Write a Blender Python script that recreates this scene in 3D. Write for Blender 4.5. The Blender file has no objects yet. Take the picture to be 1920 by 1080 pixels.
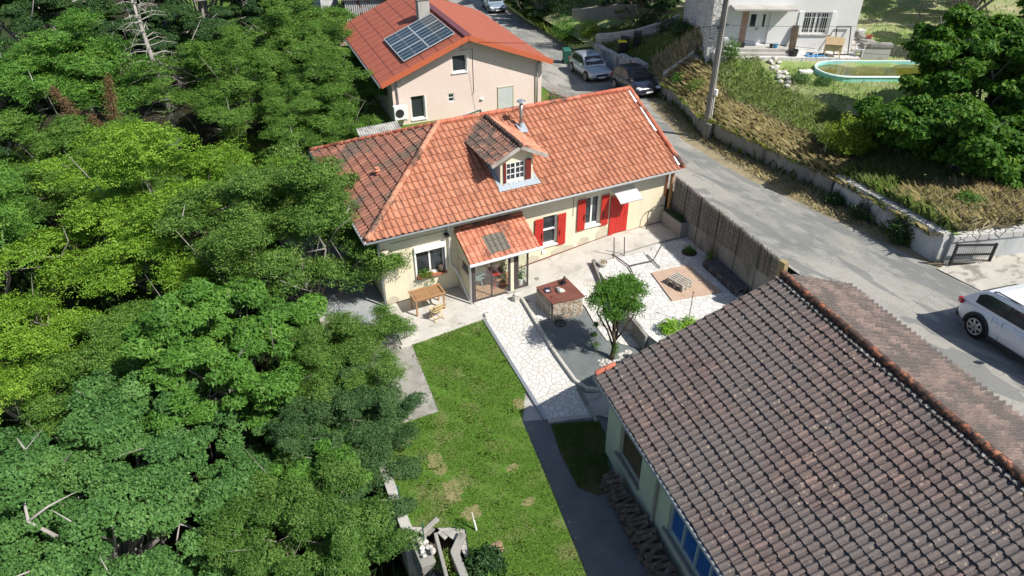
import bpy, bmesh, math, random
import numpy as np
from mathutils import Vector, Matrix
R = math.radians
random.seed(7)
rng = np.random.default_rng(11)
scene = bpy.context.scene
COL = scene.collection
PI = math.pi

# ---------------------------------------------------------------- camera, sky, sun
cam_d = bpy.data.cameras.new("camera")
cam_o = bpy.data.objects.new("camera", cam_d)
COL.objects.link(cam_o)
YAW, PITCH, ROLL = 0.4442, 0.6045, -0.0068
fw = Vector((math.sin(YAW)*math.cos(PITCH), math.cos(YAW)*math.cos(PITCH), -math.sin(PITCH)))
r0 = Vector((math.cos(YAW), -math.sin(YAW), 0)); u0 = r0.cross(fw)
rr = r0*math.cos(ROLL) + u0*math.sin(ROLL); uu = -r0*math.sin(ROLL) + u0*math.cos(ROLL)
M = Matrix((rr, uu, -fw)).transposed().to_4x4()
M.translation = Vector((-5.3032, -22.6037, 16.4828))
cam_o.matrix_world = M
cam_d.sensor_width = 36; cam_d.lens = 36*1332.58/1920
cam_d.clip_start = 0.3; cam_d.clip_end = 1500
scene.camera = cam_o

SUN = Vector((0.5, -0.74, 1.0)).normalized()
sd = bpy.data.lights.new("sun", 'SUN'); sd.energy = 5.0; sd.angle = R(0.53); sd.color = (1.0, 0.955, 0.89)
so = bpy.data.objects.new("sun", sd); COL.objects.link(so)
so.rotation_euler = SUN.to_track_quat('Z', 'Y').to_euler()
so.location = (20, -30, 60)
W = bpy.data.worlds.new("World"); scene.world = W; W.use_nodes = True
wn = W.node_tree.nodes; wl = W.node_tree.links
sky = wn.new('ShaderNodeTexSky'); sky.sky_type = 'NISHITA'; sky.sun_disc = False
sky.sun_elevation = math.asin(SUN.z); sky.sun_rotation = math.atan2(SUN.x, SUN.y)
wl.new(sky.outputs[0], wn['Background'].inputs[0]); wn['Background'].inputs[1].default_value = 0.094
vs = scene.view_settings
vs.view_transform = 'Standard'; vs.look = 'None'; vs.exposure = 0.32; vs.gamma = 1; vs.use_curve_mapping = False

# ---------------------------------------------------------------- tagging helpers
def tag(o, label=None, cat=None, group=None, kind=None):
    if label: o['label'] = label
    if cat: o['category'] = cat
    if group: o['group'] = group
    if kind: o['kind'] = kind
    return o
def thing(name, label, cat, loc=(0,0,0), rz=0, group=None):
    o = bpy.data.objects.new(name, None); COL.objects.link(o)
    o.empty_display_size = 0.2
    o.location = loc; o.rotation_euler = (0,0,rz)
    return tag(o, label, cat, group)
def kids(o): return [c for c in bpy.data.objects if c.parent == o]
def copy_tree(o, label=None, loc=None, rz=None, sc=None, parent=None):
    c = o.copy(); COL.objects.link(c); c.parent = parent
    if label: c['label'] = label
    if loc is not None: c.location = loc
    if rz is not None: c.rotation_euler = (0,0,rz)
    if sc is not None: c.scale = (sc,)*3 if not isinstance(sc, tuple) else sc
    for ch in kids(o): copy_tree(ch, parent=c)
    return c

# ---------------------------------------------------------------- materials
MATS = {}
def newmat(name):
    m = bpy.data.materials.new(name); m.use_nodes = True; MATS[name] = m
    nt = m.node_tree; b = nt.nodes['Principled BSDF']
    return m, nt, b
def N(nt, typ, **kw):
    n = nt.nodes.new(typ)
    for k, v in kw.items():
        if k.startswith('i_'): n.inputs[k[2:].replace('_',' ')].default_value = v
        else: setattr(n, k, v)
    return n
def ramp(nt, src, stops):
    r = nt.nodes.new('ShaderNodeValToRGB'); nt.links.new(src, r.inputs[0])
    e = r.color_ramp.elements
    while len(e) < len(stops): e.new(0.5)
    for el, (p, c) in zip(e, stops):
        el.position = p
        el.color = (c[0], c[1], c[2], 1) if hasattr(c, '__len__') else (c, c, c, 1)
    return r.outputs[0]
def coords(nt, scale=(1,1,1), rot=(0,0,0), kind='Object'):
    t = nt.nodes.new('ShaderNodeTexCoord'); mp = nt.nodes.new('ShaderNodeMapping')
    mp.inputs['Scale'].default_value = scale; mp.inputs['Rotation'].default_value = rot
    nt.links.new(t.outputs[kind], mp.inputs[0]); return mp.outputs[0]
def noise(nt, vec, scale, detail=4, rough=0.6, dist=0):
    n = N(nt, 'ShaderNodeTexNoise'); n.inputs['Scale'].default_value = scale
    n.inputs['Detail'].default_value = detail; n.inputs['Roughness'].default_value = rough
    n.inputs['Distortion'].default_value = dist
    nt.links.new(vec, n.inputs['Vector']); return n.outputs[0]
def mix(nt, fac, a, b, typ='MIX'):
    m = nt.nodes.new('ShaderNodeMix'); m.data_type = 'RGBA'; m.blend_type = typ
    for sock, v in ((0, fac), (6, a), (7, b)):
        if hasattr(v, 'links'): nt.links.new(v, m.inputs[sock])
        elif sock == 0: m.inputs[0].default_value = v
        else: m.inputs[sock].default_value = (v[0], v[1], v[2], 1)
    return m.outputs[2]
def bump(nt, b, src, strength=0.4, dist=0.02):
    bp = nt.nodes.new('ShaderNodeBump'); bp.inputs['Strength'].default_value = strength
    bp.inputs['Distance'].default_value = dist
    nt.links.new(src, bp.inputs['Height']); nt.links.new(bp.outputs[0], b.inputs['Normal'])
def attr(nt, name='rnd'):
    a = nt.nodes.new('ShaderNodeAttribute'); a.attribute_name = name; return a.outputs['Fac']
def surf(name, c1, c2, scale=3, rough=0.85, bmp=0.3, spec=0.3, fine=30, lo=0.35, hi=0.65, stretch=(1,1,1), metal=0, c3=None, lo3=0.6, hi3=0.7, s3=1.0):
    m, nt, b = newmat(name)
    v = coords(nt, stretch)
    n1 = noise(nt, v, scale, 6, 0.65)
    col = mix(nt, ramp(nt, n1, [(lo, 0), (hi, 1)]), c1, c2)
    n2 = noise(nt, v, fine, 3, 0.7)
    col = mix(nt, ramp(nt, n2, [(0.3, 0.35), (0.7, 0.0)]), col, (c1[0]*0.55, c1[1]*0.55, c1[2]*0.55))
    if c3 is not None:
        n3 = noise(nt, v, s3, 5, 0.6, 0.5)
        col = mix(nt, ramp(nt, n3, [(lo3, 0), (hi3, 1)]), col, c3)
    nt.links.new(col, b.inputs['Base Color'])
    b.inputs['Roughness'].default_value = rough; b.inputs['Specular IOR Level'].default_value = spec
    b.inputs['Metallic'].default_value = metal
    if bmp: bump(nt, b, n2, bmp, 0.01)
    return m
def flat(name, c, rough=0.6, spec=0.4, metal=0, coat=0):
    m, nt, b = newmat(name)
    v = coords(nt); n = noise(nt, v, 14, 4)
    k = 0.86
    col = mix(nt, ramp(nt, n, [(0.35, 0), (0.7, 1)]), c, (c[0]*k, c[1]*k, c[2]*k))
    nt.links.new(col, b.inputs['Base Color'])
    b.inputs['Roughness'].default_value = rough; b.inputs['Specular IOR Level'].default_value = spec
    b.inputs['Metallic'].default_value = metal
    if coat: b.inputs['Coat Weight'].default_value = coat; b.inputs['Coat Roughness'].default_value = 0.04
    return m

def tile_mat(name, dark, mid, light, moss=0.0, mosscol=(0.05,0.042,0.035), moss_scale=0.9, lichen=0.0, lichcol=(0.42,0.38,0.26), yellow=0.0, streak=None):
    m, nt, b = newmat(name)
    v = coords(nt)
    rn = attr(nt)
    col = ramp(nt, rn, [(0.0, dark), (0.45, mid), (1.0, light)])
    nf = noise(nt, v, 9, 6, 0.7)
    col = mix(nt, ramp(nt, nf, [(0.35, 0.0), (0.75, 0.6)]), col, dark)
    if streak:
        ns = noise(nt, coords(nt, streak), 1.6, 6, 0.7); col = mix(nt, ramp(nt, ns, [(0.42, 0.0), (0.72, 0.75)]), col, (dark[0]*0.75, dark[1]*0.75, dark[2]*0.8))
        ns2 = noise(nt, v, 0.45, 3, 0.5); nsf = noise(nt, v, 24, 4, 0.8)
        mq = N(nt, 'ShaderNodeMath', operation='MULTIPLY'); nt.links.new(ramp(nt, ns2, [(0.4, 0.15), (0.65, 1)]), mq.inputs[0]); nt.links.new(ramp(nt, nsf, [(0.52, 0), (0.66, 0.8)]), mq.inputs[1])
        col = mix(nt, mq.outputs[0], col, (dark[0]*0.5, dark[1]*0.5, dark[2]*0.55))
    if yellow:
        ny = noise(nt, v, 0.8, 3, 0.5); nyf = noise(nt, v, 7, 5, 0.7)
        my = N(nt, 'ShaderNodeMath', operation='MULTIPLY')
        nt.links.new(ramp(nt, ny, [(0.56, 0), (0.66, 1)]), my.inputs[0]); nt.links.new(ramp(nt, nyf, [(0.4, 0), (0.6, 1)]), my.inputs[1])
        col = mix(nt, my.outputs[0], col, (0.38, 0.36, 0.16))
    if moss:
        nm = noise(nt, v, moss_scale, 4, 0.55); nmf = noise(nt, v, 16, 6, 0.75)
        ad = N(nt, 'ShaderNodeMath', operation='ADD')
        ad2 = N(nt, 'ShaderNodeMath', operation='MULTIPLY'); ad2.inputs[1].default_value = 0.6
        nt.links.new(nmf, ad2.inputs[0]); nt.links.new(nm, ad.inputs[0]); nt.links.new(ad2.outputs[0], ad.inputs[1])
        t = 1.05 - 0.42*moss
        col = mix(nt, ramp(nt, ad.outputs[0], [(max(0,t-0.12), 0), (min(1,t), 0.93)]), col, mosscol)
    if lichen:
        vo = N(nt, 'ShaderNodeTexVoronoi'); vo.inputs['Scale'].default_value = 6.5; nzv = N(nt, 'ShaderNodeTexNoise'); nzv.inputs['Scale'].default_value = 9; nt.links.new(v, nzv.inputs['Vector']); vmm = N(nt, 'ShaderNodeVectorMath', operation='MULTIPLY_ADD'); nt.links.new(nzv.outputs['Color'], vmm.inputs[0]); vmm.inputs[1].default_value = (0.14,0.14,0.14); nt.links.new(v, vmm.inputs[2]); nt.links.new(vmm.outputs[0], vo.inputs['Vector'])
        nd = noise(nt, v, 30, 3); 
        sub = N(nt, 'ShaderNodeMath', operation='MULTIPLY_ADD'); nt.links.new(nd, sub.inputs[0]); sub.inputs[1].default_value = 0.42; nt.links.new(vo.outputs['Distance'], sub.inputs[2])
        msk = ramp(nt, sub.outputs[0], [(0.3+0.10*lichen, 1), (0.36+0.10*lichen, 0)])
        sel = noise(nt, v, 2.2, 4, 0.7)
        mm = N(nt, 'ShaderNodeMath', operation='MULTIPLY'); nt.links.new(msk, mm.inputs[0]); nt.links.new(ramp(nt, sel, [(0.42, 0), (0.6, 0.85)]), mm.inputs[1])
        col = mix(nt, mm.outputs[0], col, lichcol)
    nt.links.new(col, b.inputs['Base Color'])
    b.inputs['Roughness'].default_value = 0.8; b.inputs['Specular IOR Level'].default_value = 0.3
    nsp = noise(nt, v, 34, 5, 0.85); nsq = noise(nt, v, 15, 5, 0.8)
    col2 = mix(nt, ramp(nt, nsp, [(0.56, 0), (0.68, 0.55 if lichen else 0.25)]), col, (min(1,light[0]*1.35), min(1,light[1]*1.6), min(1,light[2]*1.8)))
    col2 = mix(nt, ramp(nt, nsq, [(0.54, 0), (0.66, 0.5 if lichen else 0.22)]), col2, (dark[0]*.5, dark[1]*.5, dark[2]*.5))
    nt.links.new(col2, b.inputs['Base Color'])
    bump(nt, b, nsq, 0.35, 0.015)
    return m

def leaf_mat(name, a, bcol, c, rough=0.5, trans=0.35, spec=0.3, tint=(1.25, 1.35, 0.45)):
    m, nt, b = newmat(name)
    col = ramp(nt, attr(nt), [(0.0, a), (0.5, bcol), (1.0, c)])
    nt.links.new(col, b.inputs['Base Color'])
    b.inputs['Roughness'].default_value = rough; b.inputs['Specular IOR Level'].default_value = spec
    tr = nt.nodes.new('ShaderNodeBsdfTranslucent'); 
    tc = mix(nt, 1.0, col, tint, 'MULTIPLY'); nt.links.new(tc, tr.inputs[0])
    ms = nt.nodes.new('ShaderNodeMixShader'); ms.inputs[0].default_value = trans
    out = nt.nodes['Material Output']
    nt.links.new(b.outputs[0], ms.inputs[1]); nt.links.new(tr.outputs[0], ms.inputs[2]); nt.links.new(ms.outputs[0], out.inputs[0])
    return m

def crazy_mat(name, stone, stone2, mortar, scale=2.6, width=0.035, dirt=(0.3,0.29,0.26), dirtamt=0.4, d3=False):
    m, nt, b = newmat(name)
    v = coords(nt)
    nz = N(nt, 'ShaderNodeTexNoise'); nz.inputs['Scale'].default_value = 3.0; nt.links.new(v, nz.inputs['Vector'])
    vm = N(nt, 'ShaderNodeVectorMath', operation='MULTIPLY_ADD'); nt.links.new(nz.outputs['Color'], vm.inputs[0]); vm.inputs[1].default_value = (0.12, 0.12, 0.12 if d3 else 0); nt.links.new(v, vm.inputs[2])
    sx = N(nt, 'ShaderNodeVectorMath', operation='MULTIPLY'); sx.inputs[1].default_value = (1, 1, 1.0 if d3 else 0.0); nt.links.new(vm.outputs[0], sx.inputs[0])
    e = N(nt, 'ShaderNodeTexVoronoi', feature='DISTANCE_TO_EDGE', voronoi_dimensions='3D' if d3 else '2D'); e.inputs['Scale'].default_value = scale; nt.links.new(sx.outputs[0], e.inputs['Vector'])
    f = N(nt, 'ShaderNodeTexVoronoi', voronoi_dimensions='3D' if d3 else '2D'); f.inputs['Scale'].default_value = scale; nt.links.new(sx.outputs[0], f.inputs['Vector'])
    sep = N(nt, 'ShaderNodeSeparateColor'); nt.links.new(f.outputs['Color'], sep.inputs[0])
    sc = mix(nt, sep.outputs[0], stone, stone2)
    nf = noise(nt, v, 8, 6, 0.7)
    sc = mix(nt, ramp(nt, nf, [(0.35, 0.3), (0.65, 0)]), sc, dirt)
    nd = noise(nt, v, 0.9, 5, 0.6)
    sc = mix(nt, ramp(nt, nd, [(0.45, 0), (0.75, dirtamt)]), sc, dirt)
    col = mix(nt, ramp(nt, e.outputs['Distance'], [(width, 1), (width*1.9, 0)]), sc, mortar)
    nt.links.new(col, b.inputs['Base Color']); b.inputs['Roughness'].default_value = 0.85
    b.inputs['Specular IOR Level'].default_value = 0.25
    bump(nt, b, ramp(nt, e.outputs['Distance'], [(0, 0), (width*2.5, 1)]), 0.5, 0.012)
    return m

M_orange = tile_mat('orange_tile', (0.36,0.15,0.09), (0.535,0.225,0.13), (0.62,0.305,0.185), streak=(5,0.7,0.7))
M_hip = tile_mat('mossy_tile', (0.22,0.1,0.07), (0.36,0.15,0.1), (0.47,0.22,0.145), moss=0.33, streak=(0.7,5,0.7), mosscol=(0.11,0.085,0.07), moss_scale=0.8, yellow=1)
M_dormtile = tile_mat('dormer_tile', (0.19,0.095,0.07), (0.33,0.15,0.105), (0.45,0.23,0.155), moss=0.55, mosscol=(0.09,0.078,0.066), moss_scale=2.2, lichen=.4)
M_porchtile = tile_mat('new_tile', (0.42,0.16,0.1), (0.58,0.225,0.135), (0.66,0.3,0.19), moss=0.15)
M_barntile = tile_mat('barn_tile', (0.105,0.08,0.072), (0.175,0.128,0.113), (0.28,0.19,0.16), moss=0.5, mosscol=(0.12,0.105,0.098), moss_scale=0.4, streak=(0.8,5,0.8), lichen=0.9, lichcol=(0.34,0.28,0.21))
M_barnright = tile_mat('barn_right_tile', (0.15,0.115,0.1), (0.19,0.143,0.125), (0.25,0.185,0.155), moss=0.5, mosscol=(0.1,0.085,0.077), moss_scale=1.5)
M_cap = tile_mat('ridge_tile', (0.3,0.12,0.07), (0.5,0.22,0.13), (0.6,0.3,0.19), moss=0.35)
M_capred = tile_mat('verge_tile', (0.38,0.1,0.06), (0.52,0.17,0.1), (0.6,0.24,0.15), moss=0.2)
M_capmoss = tile_mat('mossy_ridge_tile', (0.35,0.12,0.06), (0.5,0.18,0.08), (0.5,0.22,0.12), moss=1.0, mosscol=(0.05,0.045,0.04), moss_scale=3.0)
M_stucco = surf('cream_stucco', (0.76,0.68,0.48), (0.82,0.75,0.57), 1.4, 0.9, 0.15, 0.2, 25, c3=(0.6,0.55,0.43), lo3=0.55, hi3=0.75, s3=1.6, stretch=(1,1,0.3))
M_stuccow = surf('worn_plaster', (0.5,0.46,0.36), (0.62,0.56,0.42), 2.4, 0.9, 0.2, 0.2, 25)
M_pink = surf('pale_pink_stucco', (0.77,0.61,0.54), (0.81,0.67,0.6), 0.6, 0.9, 0.1, 0.2, 20)
M_white = surf('white_stucco', (0.84,0.83,0.81), (0.79,0.78,0.75), 0.8, 0.85, 0.1, 0.2, 20)
M_barnwall = surf('barn_plaster', (0.5,0.52,0.4), (0.58,0.6,0.48), 1.2, 0.9, 0.15, 0.2, 25)
M_pinkroof = surf('red_shingle', (0.36,0.1,0.06), (0.42,0.13,0.08), 3, 0.75, 0.2, 0.3, 60)
M_redmetal = flat('red_trim', (0.52,0.13,0.06), 0.5)
M_maroon = flat('maroon_ridge', (0.16,0.05,0.055), 0.5)
M_red = flat('red_paint', (0.52,0.032,0.022), 0.5, 0.4)
M_darkred = flat('dark_red_paint', (0.17,0.025,0.02), 0.5)
M_frame = flat('white_pvc', (0.85,0.85,0.84), 0.4)
M_zinc = flat('zinc', (0.45,0.48,0.5), 0.4, 0.5, 0.6)
M_gutter = flat('pale_gutter', (0.36,0.37,0.37), 0.4, 0.5)
M_bluegrey = flat('blue_grey_render', (0.34,0.42,0.47), 0.7)
M_flash = flat('lead_flashing', (0.36,0.42,0.46), 0.5, 0.5)
M_black = flat('black_iron', (0.015,0.015,0.016), 0.5)
M_rust = surf('rusty_steel', (0.17,0.06,0.045), (0.22,0.085,0.06), 2, 0.6, 0.1, 0.4)
M_concrete = surf('old_concrete', (0.4,0.385,0.35), (0.52,0.5,0.46), 1.1, 0.9, 0.3, 0.2, 22, c3=(0.24,0.23,0.2), lo3=0.56, hi3=0.72, s3=1.6)
M_slab = surf('slab_concrete', (0.3,0.29,0.255), (0.39,0.375,0.335), 1.1, 0.95, 0.4, 0.2, 35, c3=(0.2,0.19,0.165), lo3=0.5, hi3=0.75, s3=1.4)
M_yard = surf('yard_concrete', (0.5,0.48,0.43), (0.63,0.6,0.55), 0.8, 0.9, 0.3, 0.2, 22, c3=(0.34,0.32,0.27), lo3=0.52, hi3=0.75, s3=1.2)
M_wallgrey = surf('grey_wall', (0.26,0.25,0.23), (0.36,0.35,0.31), 1.5, 0.9, 0.3, 0.2, 22, c3=(0.13,0.125,0.105), lo3=0.52, hi3=0.68, s3=1.1, stretch=(1,1,0.4))
M_whitewall = surf('whitewashed_wall', (0.56,0.58,0.58), (0.42,0.44,0.42), 1.6, 0.9, 0.2, 0.2, 22, c3=(0.2,0.2,0.18), lo3=0.55, hi3=0.7, s3=1.6, stretch=(1,1,0.3))
M_kerb = surf('kerb_stone', (0.5,0.48,0.42), (0.62,0.6,0.54), 2.5, 0.9, 0.3, 0.2, 30, c3=(0.3,0.28,0.23), lo3=0.55, hi3=0.7, s3=3)
M_gravel = surf('blue_gravel', (0.13,0.15,0.15), (0.2,0.22,0.215), 1.0, 0.95, 0.8, 0.2, 55, c3=(0.33,0.34,0.32), lo3=0.6, hi3=0.75, s3=40)
M_asphalt = surf('dark_asphalt', (0.15,0.155,0.16), (0.2,0.205,0.205), 1.5, 0.95, 0.7, 0.2, 70, c3=(0.25,0.25,0.24), lo3=0.68, hi3=0.74, s3=45)
M_path = crazy_mat('path_paving', (0.74,0.72,0.68), (0.58,0.56,0.52), (0.43,0.415,0.375), 4.9, 0.055, dirt=(0.5,0.48,0.43), dirtamt=0.7)
M_terrace = crazy_mat('terrace_paving', (0.74,0.73,0.7), (0.58,0.57,0.54), (0.38,0.38,0.36), 3.6, 0.028, dirt=(0.46,0.44,0.4), dirtamt=0.45)
M_stonewall = crazy_mat('stone_cladding', (0.78,0.77,0.74), (0.66,0.65,0.62), (0.2,0.19,0.18), 4.6, 0.035, d3=True)
M_coping = crazy_mat('stacked_coping', (0.66,0.64,0.6), (0.5,0.49,0.46), (0.12,0.115,0.1), 3.4, 0.03, d3=True)
M_wood = surf('teak', (0.36,0.19,0.09), (0.48,0.28,0.14), 3, 0.6, 0.2, 0.4, 40, stretch=(1,8,8))
M_palewood = surf('pale_wood', (0.6,0.45,0.22), (0.66,0.52,0.3), 3, 0.7, 0.1)
M_decking = surf('deck_boards', (0.5,0.36,0.26), (0.58,0.43,0.32), 2.5, 0.75, 0.2, 0.3, 30)
M_pallet = surf('grey_pallet_wood', (0.12,0.115,0.115), (0.2,0.195,0.19), 3, 0.8, 0.3, 0.3, 30, stretch=(1,6,6))
M_palletw = surf('weathered_pallet_wood', (0.36,0.32,0.27), (0.52,0.48,0.42), 4, 0.8, 0.3, 0.3, 30)
M_reed = None
M_bark = surf('pale_bark', (0.16,0.14,0.11), (0.34,0.32,0.28), 3, 0.9, 0.5, 0.2, 20)
M_barkdark = surf('dark_bark', (0.07,0.05,0.035), (0.13,0.1,0.07), 3, 0.9, 0.6, 0.2, 20)
M_deadwood = surf('dead_wood', (0.32,0.29,0.26), (0.5,0.47,0.43), 3, 0.9, 0.3)
M_log = surf('firewood', (0.1,0.075,0.06), (0.27,0.21,0.165), 6, 0.9, 0.6, 0.2, 30)
M_terracotta = flat('terracotta', (0.42,0.15,0.08), 0.8)
M_tyre = flat('tyre_rubber', (0.018,0.018,0.018), 0.85, 0.2)
M_rim = flat('alloy', (0.5,0.5,0.51), 0.35, 0.5, 0.7)
M_plastic = flat('black_plastic', (0.03,0.03,0.032), 0.6)
M_pole = surf('concrete_pole', (0.2,0.19,0.17), (0.29,0.275,0.245), 2, 0.9, 0.2)
M_rock = surf('limestone_rock', (0.5,0.48,0.43), (0.65,0.63,0.58), 4, 0.9, 0.5, 0.2, 20, c3=(0.25,0.23,0.2), lo3=0.55, hi3=0.7, s3=5)

def glass_dark(name, c=(0.02,0.025,0.028), rough=0.06):
    m, nt, b = newmat(name)
    v = coords(nt); n = noise(nt, v, 1.6, 3)
    nt.links.new(mix(nt, n, c, (c[0]*2.2, c[1]*2.2, c[2]*2.2)), b.inputs['Base Color'])
    b.inputs['Roughness'].default_value = rough; b.inputs['Specular IOR Level'].default_value = 0.5
    return m
M_glass = glass_dark('window_glass')
M_blueglass = glass_dark('blue_pane', (0.012,0.06,0.2), 0.2)
M_solar = glass_dark('solar_cell', (0.012,0.025,0.035), 0.2)
M_panelframe = flat('panel_aluminium', (0.42,0.46,0.48), 0.5)
def clear_glass(name, tint=(0.9,0.95,0.93), fac=0.12, gl=0.03):
    m, nt, b = newmat(name)
    t = nt.nodes.new('ShaderNodeBsdfTransparent'); t.inputs[0].default_value = (*tint, 1)
    g = nt.nodes.new('ShaderNodeBsdfGlossy'); g.inputs['Roughness'].default_value = gl; g.inputs[0].default_value = (0.9,0.95,1,1)
    ms = nt.nodes.new('ShaderNodeMixShader'); ms.inputs[0].default_value = fac
    nt.links.new(t.outputs[0], ms.inputs[1]); nt.links.new(g.outputs[0], ms.inputs[2])
    nt.links.new(ms.outputs[0], nt.nodes['Material Output'].inputs[0]); return m
M_clear = clear_glass('porch_glass')
def frosted(name, c=(0.8,0.8,0.8), t=0.45):
    m, nt, b = newmat(name)
    d = nt.nodes.new('ShaderNodeBsdfTranslucent'); d.inputs[0].default_value = (*c, 1)
    b.inputs['Base Color'].default_value = (*c, 1); b.inputs['Roughness'].default_value = 0.25
    ms = nt.nodes.new('ShaderNodeMixShader'); ms.inputs[0].default_value = t
    nt.links.new(b.outputs[0], ms.inputs[1]); nt.links.new(d.outputs[0], ms.inputs[2])
    nt.links.new(ms.outputs[0], nt.nodes['Material Output'].inputs[0]); return m
M_frost = frosted('frosted_polycarbonate', (0.85,0.85,0.85), 0.4)
M_glasstile = frosted('glass_tile', (0.26,0.24,0.2), 0.3)

def road_mat():
    m, nt, b = newmat('worn_road')
    v = coords(nt, (1, 0.35, 1), (0, 0, R(-4)))
    n1 = noise(nt, v, 0.55, 7, 0.62, 0.4); n2 = noise(nt, v, 2.6, 8, 0.75); 
    vf = coords(nt); n3 = noise(nt, vf, 40, 3, 0.8); n4 = noise(nt, vf, 14, 4, 0.8)
    col = ramp(nt, n1, [(0.36, (0.21,0.215,0.2)), (0.45, (0.26,0.262,0.24)), (0.5, (0.335,0.322,0.282)), (0.6, (0.42,0.4,0.35))])
    col = mix(nt, ramp(nt, n2, [(0.5, 0), (0.62, 0.7)]), col, (0.42,0.41,0.37))
    n5 = noise(nt, coords(nt, (1, 0.22, 1), (0, 0, R(-6))), 1.1, 2, 0.4, 1.2)
    col = mix(nt, ramp(nt, n5, [(0.555, 0), (0.57, 0.75)]), col, (0.2,0.205,0.195))
    col = mix(nt, ramp(nt, n4, [(0.3, 0.45), (0.48, 0)]), col, (0.15,0.15,0.14))
    col = mix(nt, ramp(nt, n3, [(0.3, 0.5), (0.6, 0)]), col, (0.17,0.17,0.16))
    vw = N(nt, 'ShaderNodeVectorMath', operation='MULTIPLY_ADD'); nzc = N(nt, 'ShaderNodeTexNoise'); nzc.inputs['Scale'].default_value = 1.5; nt.links.new(vf, nzc.inputs['Vector'])
    nt.links.new(nzc.outputs['Color'], vw.inputs[0]); vw.inputs[1].default_value = (1.2,1.2,0); nt.links.new(vf, vw.inputs[2])
    ve = N(nt, 'ShaderNodeTexVoronoi', feature='DISTANCE_TO_EDGE', voronoi_dimensions='2D'); ve.inputs['Scale'].default_value = 0.55; nt.links.new(vw.outputs[0], ve.inputs['Vector'])
    ck = N(nt, 'ShaderNodeMath', operation='MULTIPLY'); nt.links.new(ramp(nt, ve.outputs['Distance'], [(0.003, 0.45), (0.012, 0)]), ck.inputs[0]); nt.links.new(ramp(nt, n1, [(0.42, 0), (0.5, 1)]), ck.inputs[1])
    col = mix(nt, ck.outputs[0], col, (0.1,0.1,0.095))
    nt.links.new(col, b.inputs['Base Color']); b.inputs['Roughness'].default_value = 0.93
    b.inputs['Specular IOR Level'].default_value = 0.2
    bump(nt, b, n3, 0.6, 0.015); return m
M_road = road_mat()
def ground_mat(name, g1, g2, dry, lo, hi, scale=0.9, soil=(0.2,0.14,0.085), soilamt=(0.68,0.76)):
    m, nt, b = newmat(name)
    v = coords(nt)
    n1 = noise(nt, v, scale, 6, 0.65, 0.3); n2 = noise(nt, v, 6, 6, 0.75); n3 = noise(nt, v, 45, 3, 0.8)
    col = mix(nt, ramp(nt, n2, [(0.35, 0), (0.65, 1)]), g1, g2)
    col = mix(nt, ramp(nt, n1, [(lo, 0), (hi, 1)]), col, dry)
    n4 = noise(nt, v, scale*1.8, 6, 0.7)
    col = mix(nt, ramp(nt, n4, [(soilamt[0], 0), (soilamt[1], 0.8)]), col, soil)
    col = mix(nt, ramp(nt, n3, [(0.3, 0.55), (0.6, 0)]), col, (g1[0]*0.4, g1[1]*0.4, g1[2]*0.4))
    nt.links.new(col, b.inputs['Base Color']); b.inputs['Roughness'].default_value = 0.95
    b.inputs['Specular IOR Level'].default_value = 0.15
    bump(nt, b, n3, 0.9, 0.04); return m
M_lawn = ground_mat('lawn_soil', (0.09,0.19,0.025), (0.14,0.26,0.04), (0.26,0.25,0.11), 0.52, 0.72, 0.9, soil=(0.32,0.24,0.15), soilamt=(0.64,0.74))
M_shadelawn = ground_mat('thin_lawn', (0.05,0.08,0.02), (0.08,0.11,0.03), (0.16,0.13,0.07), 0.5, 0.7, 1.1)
M_yardgrass = ground_mat('dry_meadow', (0.22,0.33,0.09), (0.33,0.42,0.15), (0.52,0.47,0.3), 0.45, 0.65, 0.35, soil=(0.36,0.28,0.18))
M_verge = ground_mat('straw_verge', (0.36,0.3,0.18), (0.46,0.39,0.25), (0.22,0.2,0.12), 0.5, 0.7, 1.2, soil=(0.33,0.29,0.22))
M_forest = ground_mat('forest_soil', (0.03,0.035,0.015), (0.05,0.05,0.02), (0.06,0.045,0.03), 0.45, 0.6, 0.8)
M_far = ground_mat('far_ground', (0.03,0.05,0.015), (0.05,0.07,0.02), (0.07,0.08,0.03), 0.5, 0.7, 0.1)

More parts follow.
